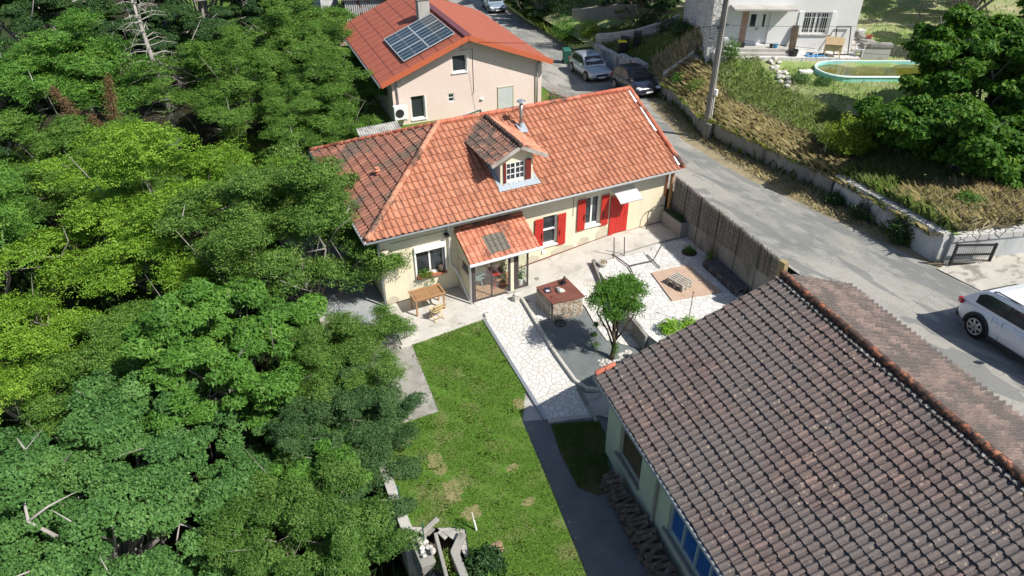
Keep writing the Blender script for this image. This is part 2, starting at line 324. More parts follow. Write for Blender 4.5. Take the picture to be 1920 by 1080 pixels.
# ---------------------------------------------------------------- mesh helpers
class MB:
    def __init__(s): s.v = []; s.f = []; s.m = []; s.r = []; s.cur = 0
    def add(s, vs, fs, rnd=None, mi=None):
        b = len(s.v); s.v += [tuple(p) for p in vs]
        s.f += [tuple(i+b for i in f) for f in fs]
        s.m += [s.cur if mi is None else mi]*len(fs)
        rv = random.random() if rnd is None else rnd
        s.r += [rv]*len(vs)
        return s
    def box(s, c, d, rz=0, mi=None, ry=0, rx=0):
        x, y, z = d[0]/2, d[1]/2, d[2]/2
        mt = Matrix.Translation(c) @ Matrix.Rotation(rz, 4, 'Z') @ Matrix.Rotation(ry, 4, 'Y') @ Matrix.Rotation(rx, 4, 'X')
        vs = [mt @ Vector(p) for p in ((-x,-y,-z),(x,-y,-z),(x,y,-z),(-x,y,-z),(-x,-y,z),(x,-y,z),(x,y,z),(-x,y,z))]
        return s.add(vs, [(0,3,2,1),(4,5,6,7),(0,1,5,4),(1,2,6,5),(2,3,7,6),(3,0,4,7)], mi=mi)
    def b2(s, x0, x1, y0, y1, z0, z1, mi=None):
        return s.box(((x0+x1)/2,(y0+y1)/2,(z0+z1)/2), (abs(x1-x0),abs(y1-y0),abs(z1-z0)), mi=mi)
    def beam(s, p0, p1, w, h=None, mi=None, up=(0,0,1)):
        h = h or w; p0 = Vector(p0); p1 = Vector(p1); d = (p1-p0).normalized()
        upv = Vector(up)
        if abs(d.dot(upv)) > 0.98: upv = Vector((1,0,0))
        a = d.cross(upv).normalized()*w/2; b = a.cross(d).normalized()*h/2
        vs = [p0-a-b, p0+a-b, p0+a+b, p0-a+b, p1-a-b, p1+a-b, p1+a+b, p1-a+b]
        return s.add(vs, [(0,3,2,1),(4,5,6,7),(0,1,5,4),(1,2,6,5),(2,3,7,6),(3,0,4,7)], mi=mi)
    def tube(s, pts, rad, n=8, mi=None, cap=True, rnd=None):
        pts = [Vector(p) for p in pts]
        if not hasattr(rad, '__len__'): rad = [rad]*len(pts)
        vs = []; fs = []; prev = None
        for i, p in enumerate(pts):
            d = (pts[min(i+1, len(pts)-1)] - pts[max(i-1, 0)]).normalized()
            if prev is None:
                a = d.cross(Vector((0,0,1)))
                if a.length < 0.05: a = d.cross(Vector((1,0,0)))
            else: a = prev - d*prev.dot(d)
            a.normalize(); prev = a; b = d.cross(a)
            for k in range(n):
                t = 2*PI*k/n; vs.append(p + (a*math.cos(t) + b*math.sin(t))*rad[i])
        for i in range(len(pts)-1):
            for k in range(n): fs.append((i*n+k, i*n+(k+1)%n, (i+1)*n+(k+1)%n, (i+1)*n+k))
        if cap: fs.append(tuple(range(n-1, -1, -1))); fs.append(tuple((len(pts)-1)*n+k for k in range(n)))
        return s.add(vs, fs, mi=mi, rnd=rnd)
    def prism(s, poly, z0, z1, mi=None):
        n = len(poly)
        zf0 = z0 if callable(z0) else (lambda x, y: z0); zf1 = z1 if callable(z1) else (lambda x, y: z1)
        vs = [(x, y, zf0(x, y)) for x, y in poly] + [(x, y, zf1(x, y)) for x, y in poly]
        fs = [tuple(range(n-1, -1, -1)), tuple(range(n, 2*n))] + [(i, (i+1)%n, n+(i+1)%n, n+i) for i in range(n)]
        return s.add(vs, fs, mi=mi)
    def quad(s, a, b, c, d, mi=None): return s.add([a, b, c, d], [(0,1,2,3)], mi=mi)
    def lathe(s, prof, c=(0,0,0), n=16, mi=None):
        vs = []; fs = []
        for r, z in prof:
            for k in range(n): t = 2*PI*k/n; vs.append((c[0]+r*math.cos(t), c[1]+r*math.sin(t), c[2]+z))
        for i in range(len(prof)-1):
            for k in range(n): fs.append((i*n+k, i*n+(k+1)%n, (i+1)*n+(k+1)%n, (i+1)*n+k))
        fs.append(tuple(range(n-1,-1,-1))); fs.append(tuple((len(prof)-1)*n+k for k in range(n)))
        return s.add(vs, fs, mi=mi)
    def rock(s, c, r, sq=(1,1,0.6), jit=0.25, mi=None, rz=None):
        bm = bmesh.new(); bmesh.ops.create_icosphere(bm, subdivisions=2, radius=1)
        rz = random.random()*6 if rz is None else rz; ca, sa = math.cos(rz), math.sin(rz)
        off = [random.uniform(1-jit, 1+jit) for _ in range(12)]
        vs = []
        for v in bm.verts:
            k = 1 + jit*(math.sin(v.co.x*3.1+off[0]*9)*math.cos(v.co.y*2.7+off[1]*9)) + random.uniform(-jit, jit)*0.35
            x, y, z = v.co.x*r*sq[0]*k, v.co.y*r*sq[1]*k, v.co.z*r*sq[2]*k
            vs.append((c[0]+x*ca-y*sa, c[1]+x*sa+y*ca, c[2]+z))
        fs = [tuple(v.index for v in f.verts) for f in bm.faces]; bm.free()
        return s.add(vs, fs, mi=mi)
    def build(s, name, mats, parent=None, smooth=False, bevel=0, sub=0, loc=None):
        me = bpy.data.meshes.new(name); me.from_pydata([tuple(v) for v in s.v], [], s.f)
        if not isinstance(mats, (list, tuple)): mats = [mats]
        for m in mats: me.materials.append(m)
        me.polygons.foreach_set('material_index', s.m)
        at = me.attributes.new('rnd', 'FLOAT', 'POINT'); at.data.foreach_set('value', s.r)
        if smooth: me.polygons.foreach_set('use_smooth', [True]*len(s.f))
        me.update()
        o = bpy.data.objects.new(name, me); COL.objects.link(o)
        if parent: o.parent = parent
        if loc: o.location = loc
        if bevel:
            b = o.modifiers.new('bevel', 'BEVEL'); b.width = bevel; b.segments = 2; b.limit_method = 'ANGLE'; b.angle_limit = R(40)
        if sub:
            b = o.modifiers.new('sub', 'SUBSURF'); b.levels = sub; b.render_levels = sub
        return o
def npmesh(name, verts, nper, rnd, mat, parent=None, faces_per=None):
    """verts (k*nper,3) as separate n-gons"""
    k = len(verts)//nper
    me = bpy.data.meshes.new(name)
    me.vertices.add(len(verts)); me.vertices.foreach_set('co', np.ascontiguousarray(verts, dtype=np.float32).ravel())
    me.loops.add(k*nper); me.loops.foreach_set('vertex_index', np.arange(k*nper, dtype=np.int32))
    me.polygons.add(k); me.polygons.foreach_set('loop_start', np.arange(0, k*nper, nper, dtype=np.int32))
    me.polygons.foreach_set('loop_total', np.full(k, nper, dtype=np.int32))
    at = me.attributes.new('rnd', 'FLOAT', 'POINT'); at.data.foreach_set('value', np.repeat(rnd, nper).astype(np.float32))
    me.materials.append(mat); me.update(calc_edges=True)
    o = bpy.data.objects.new(name, me); COL.objects.link(o); o.parent = parent
    return o

# ---------------------------------------------------------------- terrain heights
def cl(t, a=0., b=1.): return max(a, min(b, t))
def zr(x, y):
    t = 20-y
    return 3.0*t/31.4 if t > 0 else 0.03*t
WL = [(27.5,52),(25.2,38),(24.0,27),(23.2,20),(22.9,15),(21.8,10.5),(19.9,6.3),(19.0,-1.9),(18.7,-4.2),(17.35,-10.1)]
RL = [(22.5,52),(21.5,40),(19,30),(17.4,20),(16.6,14),(13.7,9.5),(13.6,8),(13.55,0),(12.75,-7.5),(12.4,-9.6),(10.6,-26)]
RR = [(27.0,52),(24.8,38),(23.5,27),(22.6,20),(22.4,15),(20.3,11.2),(18.2,5.5),(17.3,0),(17.1,-5),(16.95,-10.2),(16.75,-12.6),(16.2,-15),(16.5,-26)]
def xat(L, y):
    for (x0, y0), (x1, y1) in zip(L, L[1:]):
        if y <= y0 and y >= y1: return x0+(x1-x0)*(y0-y)/(y0-y1)
    return L[0][0] if y > 0 else L[-1][0]
def yard(x, y):
    a = zr(0, y)+(.98 if y > -4 else .98+.05*min(4,-4-y)) 
    d = (x-24.19)*-.474+(y-10.72)*-.88
    top = 4.0-.25*cl((d-1.4)/.8)-.1 if y < 15 else max(2.0, 3.9-(y-15)*0.2)
    k = cl((x-xat(WL, y)-0.3)/(4.8-2.6*cl((y-6)/3)*cl((20-y)/4)))
    return a+(top-a)*k + (0.06*math.sin(x*1.3+y*0.7)*math.sin(y*1.1) if k > 0.02 else 0) + max(0, x-36)*0.05
def court(x, y):
    s = .55*cl((x-5)/5)*cl((y+3.2)/1.6)
    return s-.05*max(0, -2-y)
def forest(x, y):
    d = max(0, -2.6-x)
    e = max(0, y-12)
    return -2.3-0.3*d + 0.04*e + 0.25*math.sin(x*0.7)*math.sin(y*0.5)
def back(x, y):
    k = cl((x+1)/6); return (-1.6)*(1-k)+0.3*k + (zr(0, y)-0.3)*cl((x-10)/6)

def sheet(name, poly, zf, off, mat, step=0.5, mb_parent=None, skirt=0):
    bm = bmesh.new()
    vs = [bm.verts.new((x, y, 0)) for x, y in poly]; bm.faces.new(vs)
    if bm.faces[:][0].normal.z < 0: pass
    xs = [p[0] for p in poly]; ys = [p[1] for p in poly]
    for ax, lo, hi in ((0, min(xs), max(xs)), (1, min(ys), max(ys))):
        t = math.floor(lo/step)*step
        while t < hi:
            if t > lo+1e-3:
                co = (t,0,0) if ax == 0 else (0,t,0); no = (1,0,0) if ax == 0 else (0,1,0)
                bmesh.ops.bisect_plane(bm, geom=bm.verts[:]+bm.edges[:]+bm.faces[:], plane_co=co, plane_no=no)
            t += step
    bmesh.ops.triangulate(bm, faces=[f for f in bm.faces if len(f.verts) > 4])
    bmesh.ops.recalc_face_normals(bm, faces=bm.faces)
    for v in bm.verts: v.co.z = zf(v.co.x, v.co.y)+off
    bm.normal_update()
    if sum(f.normal.z for f in bm.faces) < 0: bmesh.ops.reverse_faces(bm, faces=bm.faces)
    if skirt:
        eb = [e for e in bm.edges if e.is_boundary]
        r = bmesh.ops.extrude_edge_only(bm, edges=eb)
        for v in r['geom']:
            if isinstance(v, bmesh.types.BMVert): v.co.z -= skirt
    me = bpy.data.meshes.new(name); bm.to_mesh(me); bm.free(); me.materials.append(mat)
    o = bpy.data.objects.new(name, me); COL.objects.link(o); o['kind'] = 'structure'
    return o

# ---------------------------------------------------------------- the ground and its surfaces
def flatz(z): return lambda x, y: z
sheet('ground', [(-400,-300),(500,-300),(500,600),(-400,600)], flatz(-12), 0, M_far, 1000)
sheet('ground', [(-1.6,-26),(13.4,-26),(13.4,8.6),(-2.6,8.6),(-2.6,-10.25),(-1.85,-10.2),(-1.45,-11.0)], court, -0.03, M_concrete, 0.5)
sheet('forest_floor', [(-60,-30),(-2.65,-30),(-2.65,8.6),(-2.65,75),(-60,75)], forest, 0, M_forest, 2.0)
sheet('back_ground', [(-2.64,8.6),(13.5,8.6)]+[(x-0.02, y) for x, y in RL[::-1] if y > 9]+[(22.5,75),(-2.64,75)], back, 0, M_lawn, 1.0)
roadpoly = [p for p in RL[::-1]]+[p for p in RR]
sheet('road', roadpoly, zr, 0.02, M_road, 1.0)
ver = [(x-0.3, y) for x, y in RR[:11]]+[(17.6,-10.2)]+[(x+0.15, y) for x, y in WL[::-1]]
sheet('road_verge', ver, zr, 0.0, M_verge, 0.5)
Y0 = WL[::-1]
sheet('meadow', [(x+0.15, y) for x, y in Y0]+[(30,52),(70,52),(110,20),(110,-14),(45,-14),(24,-12.2),(17.9,-10.3)], yard, -0.02, M_yardgrass, 1.0)
def driv(x, y): return zr(0, y) + 0.09*max(0, x-16.6)
sheet('driveway', [(16.85,-10.35),(16.7,-12.6),(16.2,-15),(16.5,-26),(40,-26),(40,-14),(24,-12.1),(17.6,-10.35)], driv, 0.03, surf('driveway_concrete', (0.5,0.47,0.4), (0.6,0.57,0.5), 1.5, 0.9, 0.3, 0.2, 20, c3=(0.27,0.25,0.21), lo3=0.5, hi3=0.62, s3=2.4, stretch=(1,1,1)), 1.0)
# courtyard surfaces
lawn_poly = [(0.1,-2.62),(3.03,-2.3),(2.95,-4.5),(2.85,-6.5),(2.1,-7.74),(1.7,-10.5),(1.25,-13.3),(0.9,-18),(0.5,-26),(-1.45,-26),(-1.45,-11.9),(-1.1,-10.6),(-1.9,-10.25),(-2.45,-9.95),(-2.45,-7),(-2.35,-6.2),(-0.2,-6.2)]
sheet('lawn', lawn_poly, court, 0.02, M_lawn, 0.5)
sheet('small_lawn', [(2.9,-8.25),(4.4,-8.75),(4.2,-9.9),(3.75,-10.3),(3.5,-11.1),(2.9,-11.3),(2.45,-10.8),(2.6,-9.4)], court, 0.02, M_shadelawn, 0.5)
sheet('asphalt_strip', [(2.1,-7.72),(2.88,-8.0),(4.9,-8.4),(4.9,-9.9),(3.95,-10.0),(3.4,-12),(2.9,-16),(1.8,-26),(0.52,-26),(0.92,-18),(1.27,-13.3),(1.72,-10.5)], court, 0.0, M_asphalt, 0.5)
sheet('house_patio', [(-0.15,-0.05),(3.05,-0.05),(3.1,-2.35),(-0.25,-2.65)], court, 0.05, M_yard, 0.5)
sheet('side_slab', [(-0.3,-2.3),(0.1,-2.6),(-0.2,-6.2),(-2.35,-6.2),(-2.3,-2.3)], court, 0.01, M_slab, 0.5)
sheet('side_alley', [(-1.5,8.5),(-0.02,8.5),(-0.02,-0.05),(-0.2,-2.3),(-2.3,-2.3),(-2.2,2)], court, 0.015, surf('alley_concrete', (0.3,0.32,0.33), (0.4,0.41,0.41), 1.5, 0.9, 0.2), 0.5)
sheet('stone_path', [(3.12,-1.3),(4.85,-1.3),(4.9,-2.2),(4.6,-5.5),(4.5,-7.3),(4.3,-8.42),(2.88,-8.02),(2.98,-5.5),(3.08,-2.35)], court, 0.03, M_path, 0.5)
sheet('yard_slab', [(4.85,-0.02),(13.1,-0.02),(13.3,-1.5),(11.7,-1.45),(8.6,-1.6),(8.3,-2.5),(7.2,-2.5),(5.3,-2.4),(4.88,-1.75)], court, 0.025, M_yard, 0.5)
sheet('gravel_bed', [(4.78,-3.5),(5.4,-3.5),(6.95,-3.5),(6.75,-4.6),(6.7,-5.5),(7.2,-6.0),(8.4,-6.3),(8.5,-8),(5.3,-8),(4.72,-7.3),(4.65,-5.5)], court, 0.02, M_gravel, 0.5)
sheet('side_paving', [(6.95,-2.5),(8.3,-2.5),(7.9,-5.2),(7.6,-6.4),(7.2,-6.0),(6.72,-5.5),(6.78,-4.6),(7.0,-3.5)], court, 0.035, M_path, 0.5)
sheet('plinth_paving', [(4.83,-2.3),(5.35,-2.3),(5.35,-3.5),(4.8,-3.5)], court, 0.06, M_path, 0.5)
sheet('path_end_slab', [(4.5,-7.5),(5.6,-7.9),(5.2,-9.0),(4.9,-9.0),(4.35,-8.42)], court, 0.04, M_concrete, 0.5)
gp_ = np.random.default_rng(3)
PATCH = [(-1.05,-8.2,.3,.6),(-.95,-9.3,.32,.5),(-.75,-10.25,.35,.28),(1.0,-9.3,.25,.16),(.9,-10.6,.25,.15),(-1.6,-6.9,.35,.25),(2.35,-7.0,.25,.3)]
for px_, py_, ra, rb in PATCH:
    an = gp_.random()*1.2; pl = []
    for k in range(14):
        a = 2*PI*k/14; q_ = gp_.uniform(.6,1.1); x_, y_ = ra*q_*math.cos(a), rb*q_*math.sin(a); pl.append((px_+x_, py_+y_))
    sheet('bare_patch', pl, court, 0.026, surf('bare_earth', (.17,.18,.06), (.28,.24,.12), 5, .95, .5), 0.5) if 'bare_earth' not in MATS else sheet('bare_patch', pl, court, 0.026, MATS['bare_earth'], 0.5)
# raised terrace: a solid slab
ter = [(8.45,-1.55),(10.3,-1.75),(11.2,-1.8),(11.6,-1.4),(12.95,-1.35),(13.25,-1.5),(12.3,-11.0),(8.3,-11.0),(7.75,-6.6),(7.85,-5.2),(8.3,-2.5)]
mb = MB(); mb.prism(ter, lambda x, y: court(x, y)-0.3, 0.5)
o = mb.build('terrace_base', M_concrete); o['kind'] = 'structure'
sheet('terrace_paving', [(x, y) for x, y in ter], flatz(0.5), 0.012, M_terrace, 1.0)

def low_wall(name, label, pts, w, zf, h, mat, capmat=None, caph=0.06, cat='wall', group=None, caplip=0.04, pieces=False):
    """a wall following a polyline; top follows the ground zf plus h"""
    def offs(d):
        L, Rr = [], []
        for i, p in enumerate(pts):
            a = Vector(pts[max(i-1, 0)]); b = Vector(pts[min(i+1, len(pts)-1)]); t = (b-a).normalized(); n = Vector((-t.y, t.x))
            L.append((p[0]+n.x*d, p[1]+n.y*d)); Rr.append((p[0]-n.x*d, p[1]-n.y*d))
        return L, Rr
    L, Rr = offs(w/2)
    m = MB(); m.cur = 0
    hh = h if callable(h) else (lambda i: h)
    vs = []; fs = []
    for i in range(len(pts)):
        zb = zf(*pts[i]); vs += [(*L[i], zb-0.5), (*Rr[i], zb-0.5), (*Rr[i], zb+hh(i)), (*L[i], zb+hh(i))]
    for i in range(len(pts)-1):
        a = 4*i; b = a+4
        for k in range(4): fs.append((a+k, b+k, b+(k+1)%4, a+(k+1)%4))
    fs += [(0,1,2,3), tuple(4*(len(pts)-1)+k for k in (3,2,1,0))]
    m.add(vs, fs)
    if capmat is None:
        o = m.build(name, mat, bevel=0.012); return tag(o, label, cat, group)
    t = thing(name, label, cat, (0,0,0), 0, group)
    m.build('wall_body', mat, t)
    L, Rr = offs(w/2+caplip); m = MB(); vs = []; fs = []
    for i in range(len(pts)):
        zb = zf(*pts[i])+hh(i)+0.002; vs += [(*L[i], zb), (*Rr[i], zb), (*Rr[i], zb+caph), (*L[i], zb+caph)]
    for i in range(len(pts)-1):
        a = 4*i; b = a+4
        for k in range(4): fs.append((a+k, b+k, b+(k+1)%4, a+(k+1)%4))
    fs += [(0,1,2,3), tuple(4*(len(pts)-1)+k for k in (3,2,1,0))]
    m.add(vs, fs); m.build('coping', capmat, t, bevel=0.01)
    return t
def fine(pts, n=6):
    out = []
    for a, b in zip(pts, pts[1:]):
        for k in range(n): out.append((a[0]+(b[0]-a[0])*k/n, a[1]+(b[1]-a[1])*k/n))
    return out+[pts[-1]]
low_wall('kerb', 'long stone kerb between the paved path and the blue gravel bed, curling round at its end', fine([(4.93,-1.75),(4.9,-2.3),(4.72,-4),(4.6,-5.5),(4.56,-6.9),(4.72,-7.4),(5.05,-7.62),(5.8,-7.7)],3), 0.11, court, 0.17, M_kerb, cat='kerb')
low_wall('kerb', 'pale concrete kerb with zinc strip between lawn and paved path', fine([(3.07,-2.4),(2.94,-5.5),(2.84,-8.02)],4), 0.13, court, 0.07, M_zinc, cat='kerb')
low_wall('kerb', 'pale concrete edging between the furnished patio and the top of the lawn', fine([(-0.35,-2.72),(3.05,-2.42)],4), 0.14, court, 0.085, M_kerb, cat='kerb')
low_wall('kerb', 'weathered kerb running from the gravel bed down to the barn corner', [(4.5,-7.2),(4.4,-7.9),(4.28,-8.8)], 0.1, court, 0.12, M_wallgrey, cat='kerb')
low_wall('kerb', 'rough stone edging across the foot of the paved path', [(2.86,-8.1),(3.6,-8.3),(4.3,-8.5),(5.0,-8.55)], 0.16, court, 0.06, M_concrete, cat='kerb')
low_wall('terrace_wall', 'low grey retaining wall holding the raised white terrace beside the trimmed tree', fine([(8.5,-1.5),(8.27,-2.5),(7.82,-5.2),(7.7,-6.6)],3), 0.16, court, lambda i: 0.52-court(8,-2) if i < 5 else 0.72, M_wallgrey, cat='wall')
low_wall('garden_wall', 'old concrete retaining wall along the left edge of the lawn above the trees', fine([(-2.4,-6.2),(-2.52,-7.5),(-2.6,-9.0),(-2.62,-10.2)],3), 0.3, lambda x, y: -1.9, lambda i: 1.9-0.28, M_concrete, cat='wall')
m = MB(); m.prism([(-2.62,-6.2),(-2.62,8.6),(-2.35,8.6),(-2.35,-6.2)], -3.2, -0.02); tag(m.build('foundation_wall', M_concrete), 'concrete foundation wall under the side slab, hidden among the trees', 'wall')
m = MB(); m.b2(-2.75,-2.55,-26,-11.9,-4,-0.5); tag(m.build('foundation_wall', M_concrete), 'grey foundation wall below the broken wall at the lawn end', 'wall')

# ---------------------------------------------------------------- building helpers
class Basis:
    def __init__(s, P, ang, z=0):  # U along the wall (to the viewer's right), Nn outward to viewer
        s.P = Vector((P[0], P[1], z)); s.U = Vector((math.cos(ang), math.sin(ang), 0)); s.Nn = Vector((math.sin(ang), -math.cos(ang), 0))
    def __call__(s, u, n, z): return s.P + s.U*u + s.Nn*n + Vector((0,0,z))
def obox(m, B, u0, u1, n0, n1, z0, z1, mi=None):
    vs = [B(u0,n0,z0),B(u1,n0,z0),B(u1,n1,z0),B(u0,n1,z0),B(u0,n0,z1),B(u1,n0,z1),B(u1,n1,z1),B(u0,n1,z1)]
    return m.add(vs, [(0,1,2,3),(7,6,5,4),(4,5,1,0),(5,6,2,1),(6,7,3,2),(7,4,0,3)], mi=mi)
def wallp(m, B, w, top, holes=(), z0=0.0, depth=0.2, breaks=(), mi=None):
    tf = top if callable(top) else (lambda u: top)
    us = sorted(set([0, w]+[h[0] for h in holes]+[h[1] for h in holes]+list(breaks)))
    for a, b in zip(us, us[1:]):
        hs = sorted([h for h in holes if h[0] <= a+1e-6 and h[1] >= b-1e-6], key=lambda h: h[2]); z = z0
        for h in hs:
            m.quad(B(a,0,z), B(b,0,z), B(b,0,h[2]), B(a,0,h[2]), mi=mi); z = h[3]
        m.quad(B(a,0,z), B(b,0,z), B(b,0,tf(b)), B(a,0,tf(a)), mi=mi)
    for u0, u1, a, b in holes:
        d = -depth
        m.quad(B(u0,0,a),B(u1,0,a),B(u1,d,a),B(u0,d,a),mi=mi); m.quad(B(u0,0,b),B(u0,d,b),B(u1,d,b),B(u1,0,b),mi=mi)
        m.quad(B(u0,0,a),B(u0,d,a),B(u0,d,b),B(u0,0,b),mi=mi); m.quad(B(u1,0,a),B(u1,0,b),B(u1,d,b),B(u1,d,a),mi=mi)
def window(parent, B, u0, u1, z0, z1, n=-0.12, nx=2, nz=1, fm=None, gm=None, fr=0.055, bar=0.035, name='window', label=None, sill=None, mull=0.07):
    fm = fm or M_frame; gm = gm or M_glass
    m = MB(); t = 0.05
    obox(m,B,u0,u0+fr,n-t,n+t,z0,z1); obox(m,B,u1-fr,u1,n-t,n+t,z0,z1); obox(m,B,u0+fr,u1-fr,n-t,n+t,z0,z0+fr); obox(m,B,u0+fr,u1-fr,n-t,n+t,z1-fr,z1)
    if nx >= 2:
        c = (u0+u1)/2; obox(m,B,c-mull/2,c+mull/2,n-t+.01,n+t-.01,z0+fr,z1-fr)
    cols = nx if nx > 2 else nx
    for k in range(1, nx):
        u = u0+(u1-u0)*k/nx
        if abs(u-(u0+u1)/2) > 0.02: obox(m,B,u-bar/2,u+bar/2,n-.02,n+.03,z0+fr,z1-fr)
    for k in range(1, nz):
        z = z0+(z1-z0)*k/nz; obox(m,B,u0+fr,u1-fr,n-.022,n+.028,z-bar/2,z+bar/2)
    f = m.build(name, fm, parent)
    if label: f['label'] = label
    g = MB(); obox(g,B,u0+.01,u1-.01,n-.03,n-.01,z0+.01,z1-.01); g.build('pane', gm, f)
    if sill:
        s = MB(); obox(s,B,u0-.06,u1+.06,n,0.07,z0-.07,z0-.002); s.build('sill', sill, f)
    return f
def tiles(m, O, U, S, W, H, pw, pc, mi=0, mfn=None, hump=0.055, lift=0.035, rv=None):
    O = Vector(O); U = Vector(U).normalized(); S = Vector(S).normalized(); Nn = U.cross(S).normalized()
    prof = [(0,0.006),(0.12,0),(0.38,0),(0.47,0.25),(0.57,0.75),(0.72,1.0),(0.87,0.75),(0.97,0.2),(1.03,0.0)]
    nc = int(round(W/pw)); nr = int(math.ceil(H/pc))
    for j in range(nr):
        s0 = j*pc-0.035; s1 = min((j+1)*pc+0.02, H+0.02)
        for i in range(nc):
            ju = random.uniform(-.009,.009); jl = random.uniform(-.005,.011); js = random.gauss(0,.009); jr = random.uniform(-.011,.011)
            vs = []
            for (s, n0, dz) in ((s0+js, lift+jl, -0.034), (s0+js, lift+jl, 0), (s1, jl, 0)):
                for k, (f, h) in enumerate(prof):
                    vs.append(O + U*((i+f)*pw+ju + (jr if s == s1 else 0)) + S*s + Nn*(n0 + h*hump*(1 if s < s1 else 0.86) + dz))
            K = len(prof); fs = []
            for r in range(2):
                for k in range(K-1): fs.append((r*K+k, r*K+k+1, (r+1)*K+k+1, (r+1)*K+k))
            m.add(vs, fs, rnd=(rv() if rv else random.random()), mi=(mfn(i, j) if mfn else mi))
def clip(o, planes):
    bm = bmesh.new(); bm.from_mesh(o.data)
    for co, no in planes:
        bmesh.ops.bisect_plane(bm, geom=bm.verts[:]+bm.edges[:]+bm.faces[:], plane_co=co, plane_no=no, clear_outer=True)
    bm.to_mesh(o.data); bm.free()
def caps(m, p0, p1, r=0.1, ln=0.38, mi=0, squash=1.0):
    p0 = Vector(p0); p1 = Vector(p1); d = p1-p0; n = max(1, int(round(d.length/ln))); d /= n
    for i in range(n):
        a = p0+d*i; b = a+d*1.06; j = Vector((random.uniform(-.008,.008), random.uniform(-.008,.008), random.uniform(-.006,.008)))
        m.tube([a+j, a+j+d*0.05, b+j-d*0.02, b+j], [r*1.08, r*1.14, r*0.95, r*0.9], 10, mi=mi)
def gutter(m, p0, p1, r=0.065):
    m.tube([p0, p1], r, 10)

# ---------------------------------------------------------------- main house
H = thing('main_house', 'long cream house with orange tiled roof, red shutters, dormer and glazed porch, beside the courtyard', 'house')
EZ, RZ, RY, EO = 3.39, 5.45, 3.88, 0.58
sl = (RZ-EZ)/(RY+EO); BY = 2*RY+EO
Bf = Basis((0,0), 0, 0)
holes = [(1.33,2.52,0.97,2.1), (6.88,7.56,0.92,2.28), (8.9,9.64,1.33,2.68), (10.33,11.1,0.6,2.5)]
m = MB()
wallp(m, Bf, 13.05, 3.33, holes, z0=-0.3)
Bl = Basis((0,7.76), R(-90), 0); wallp(m, Bl, 7.76, 3.33, z0=-0.8)
Br = Basis((13.05,0), R(90), 0); wallp(m, Br, 7.76, lambda u: 3.33+ (min(u, 7.76-u))*sl+0.18, z0=-0.3, breaks=(RY,))
m.quad((0,7.76,-1),(13.05,7.76,-1),(13.05,7.76,3.33),(0,7.76,3.33))
m.build('wall', M_stucco, H)
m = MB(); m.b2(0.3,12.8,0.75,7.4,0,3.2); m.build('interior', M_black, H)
random.seed(3)   # damp plaster repairs along the foot of the facade
for (u0, u1, z) in ((6.1,6.75,0.55),(7.3,8.4,0.62),(8.6,9.2,0.8),(9.5,10.2,1.05),(0.0,0.5,0.35)):
    m = MB(); pts = [(u0, court(u0,-0.1)+0.02)]
    for k in range(9): u = u0+(u1-u0)*k/8; pts.append((u, court(u,-.1)+0.08+(z-court(u,-.1))*(0.35+0.65*math.sin(PI*(k+.5)/9))*random.uniform(.75,1)))
    pts.append((u1, court(u1,-0.1)+0.02))
    n = len(pts); m.add([(x,-0.004,z_) for x, z_ in pts], [tuple(range(n))]); m.build('plaster_patch', M_stuccow, H)
m = MB(); m.beam((5.6,-0.02,court(5.6,0)+0.06),(10.2,-0.02,court(10,0)+0.04),0.03,0.03); m.beam((11.1,-0.02,.56),(13.0,-0.02,.58),0.03,0.03); m.build('skirting_line', M_darkred, H)
# roof deck
deck = MB()
z_ = -0.06
ev = [(-EO,-EO,EZ+z_),(13.31,-EO,EZ+z_),(13.31,RY,RZ+z_),(3.99,RY,RZ+z_),(-EO,BY-EO+EO,EZ+z_),(13.31,BY,EZ+z_)]
deck.add(ev, [(0,1,2,3),(0,3,4),(4,3,2,5)])
deck.add([(-EO,-EO,EZ-.1),(13.2,-EO,EZ-.1),(13.2,BY,EZ-.1),(-EO,BY,EZ-.1)], [(0,1,2,3)])
dk = deck.build('roof_deck', M_pallet, H)
hw = (3.99+EO); sh = (RZ-EZ)/hw
m = MB()
def rvm(): return min(1, max(0, random.gauss(0.5, 0.22)))
tiles(m, (-EO,-EO,EZ-.02), (1,0,0), (0,1,sl), 13.31+EO, math.hypot(RY+EO, RZ-EZ), 0.237, 0.372, rv=rvm, hump=.068, lift=.052)
rf = m.build('roof', M_orange, H)
hipn = Vector((0,0,1)).cross(Vector((3.99+EO, RY+EO, 0))).normalized()
clip(rf, [((-EO,-EO,0), hipn), ((0,RY+.02,0), (0,1,0))])
m = MB()
tiles(m, (-EO,BY,EZ-.02), (0,-1,0), (1,0,sh), BY+EO, math.hypot(hw, RZ-EZ), 0.237, 0.372, rv=rvm, hump=.045, lift=.055)
r2 = m.build('hip_roof', M_hip, H)
hipb = Vector((3.99+EO, RY-BY, 0)).cross(Vector((0,0,1))).normalized()
clip(r2, [((-EO,-EO,0), -hipn), ((-EO,BY,0), -hipb)])
m = MB(); caps(m, (-EO,-EO,EZ+.06), (3.99,RY,RZ+.07), 0.115); m.build('hip_ridge', M_cap, H, smooth=True)
m = MB(); caps(m, (3.99,RY,RZ+.06), (13.31,RY,RZ+.06), 0.085); caps(m, (3.99,RY,RZ+.04), (-EO,BY,EZ+.05), 0.085); m.build('main_ridge', M_capred, H, smooth=True)
m = MB(); caps(m, (13.33,-EO-.03,EZ+.05), (13.33,RY+.05,RZ+.06), 0.1); caps(m, (13.33,BY,EZ+.05), (13.33,RY+.05,RZ+.06), 0.1); m.build('verge_tiles', M_capred, H, smooth=True)
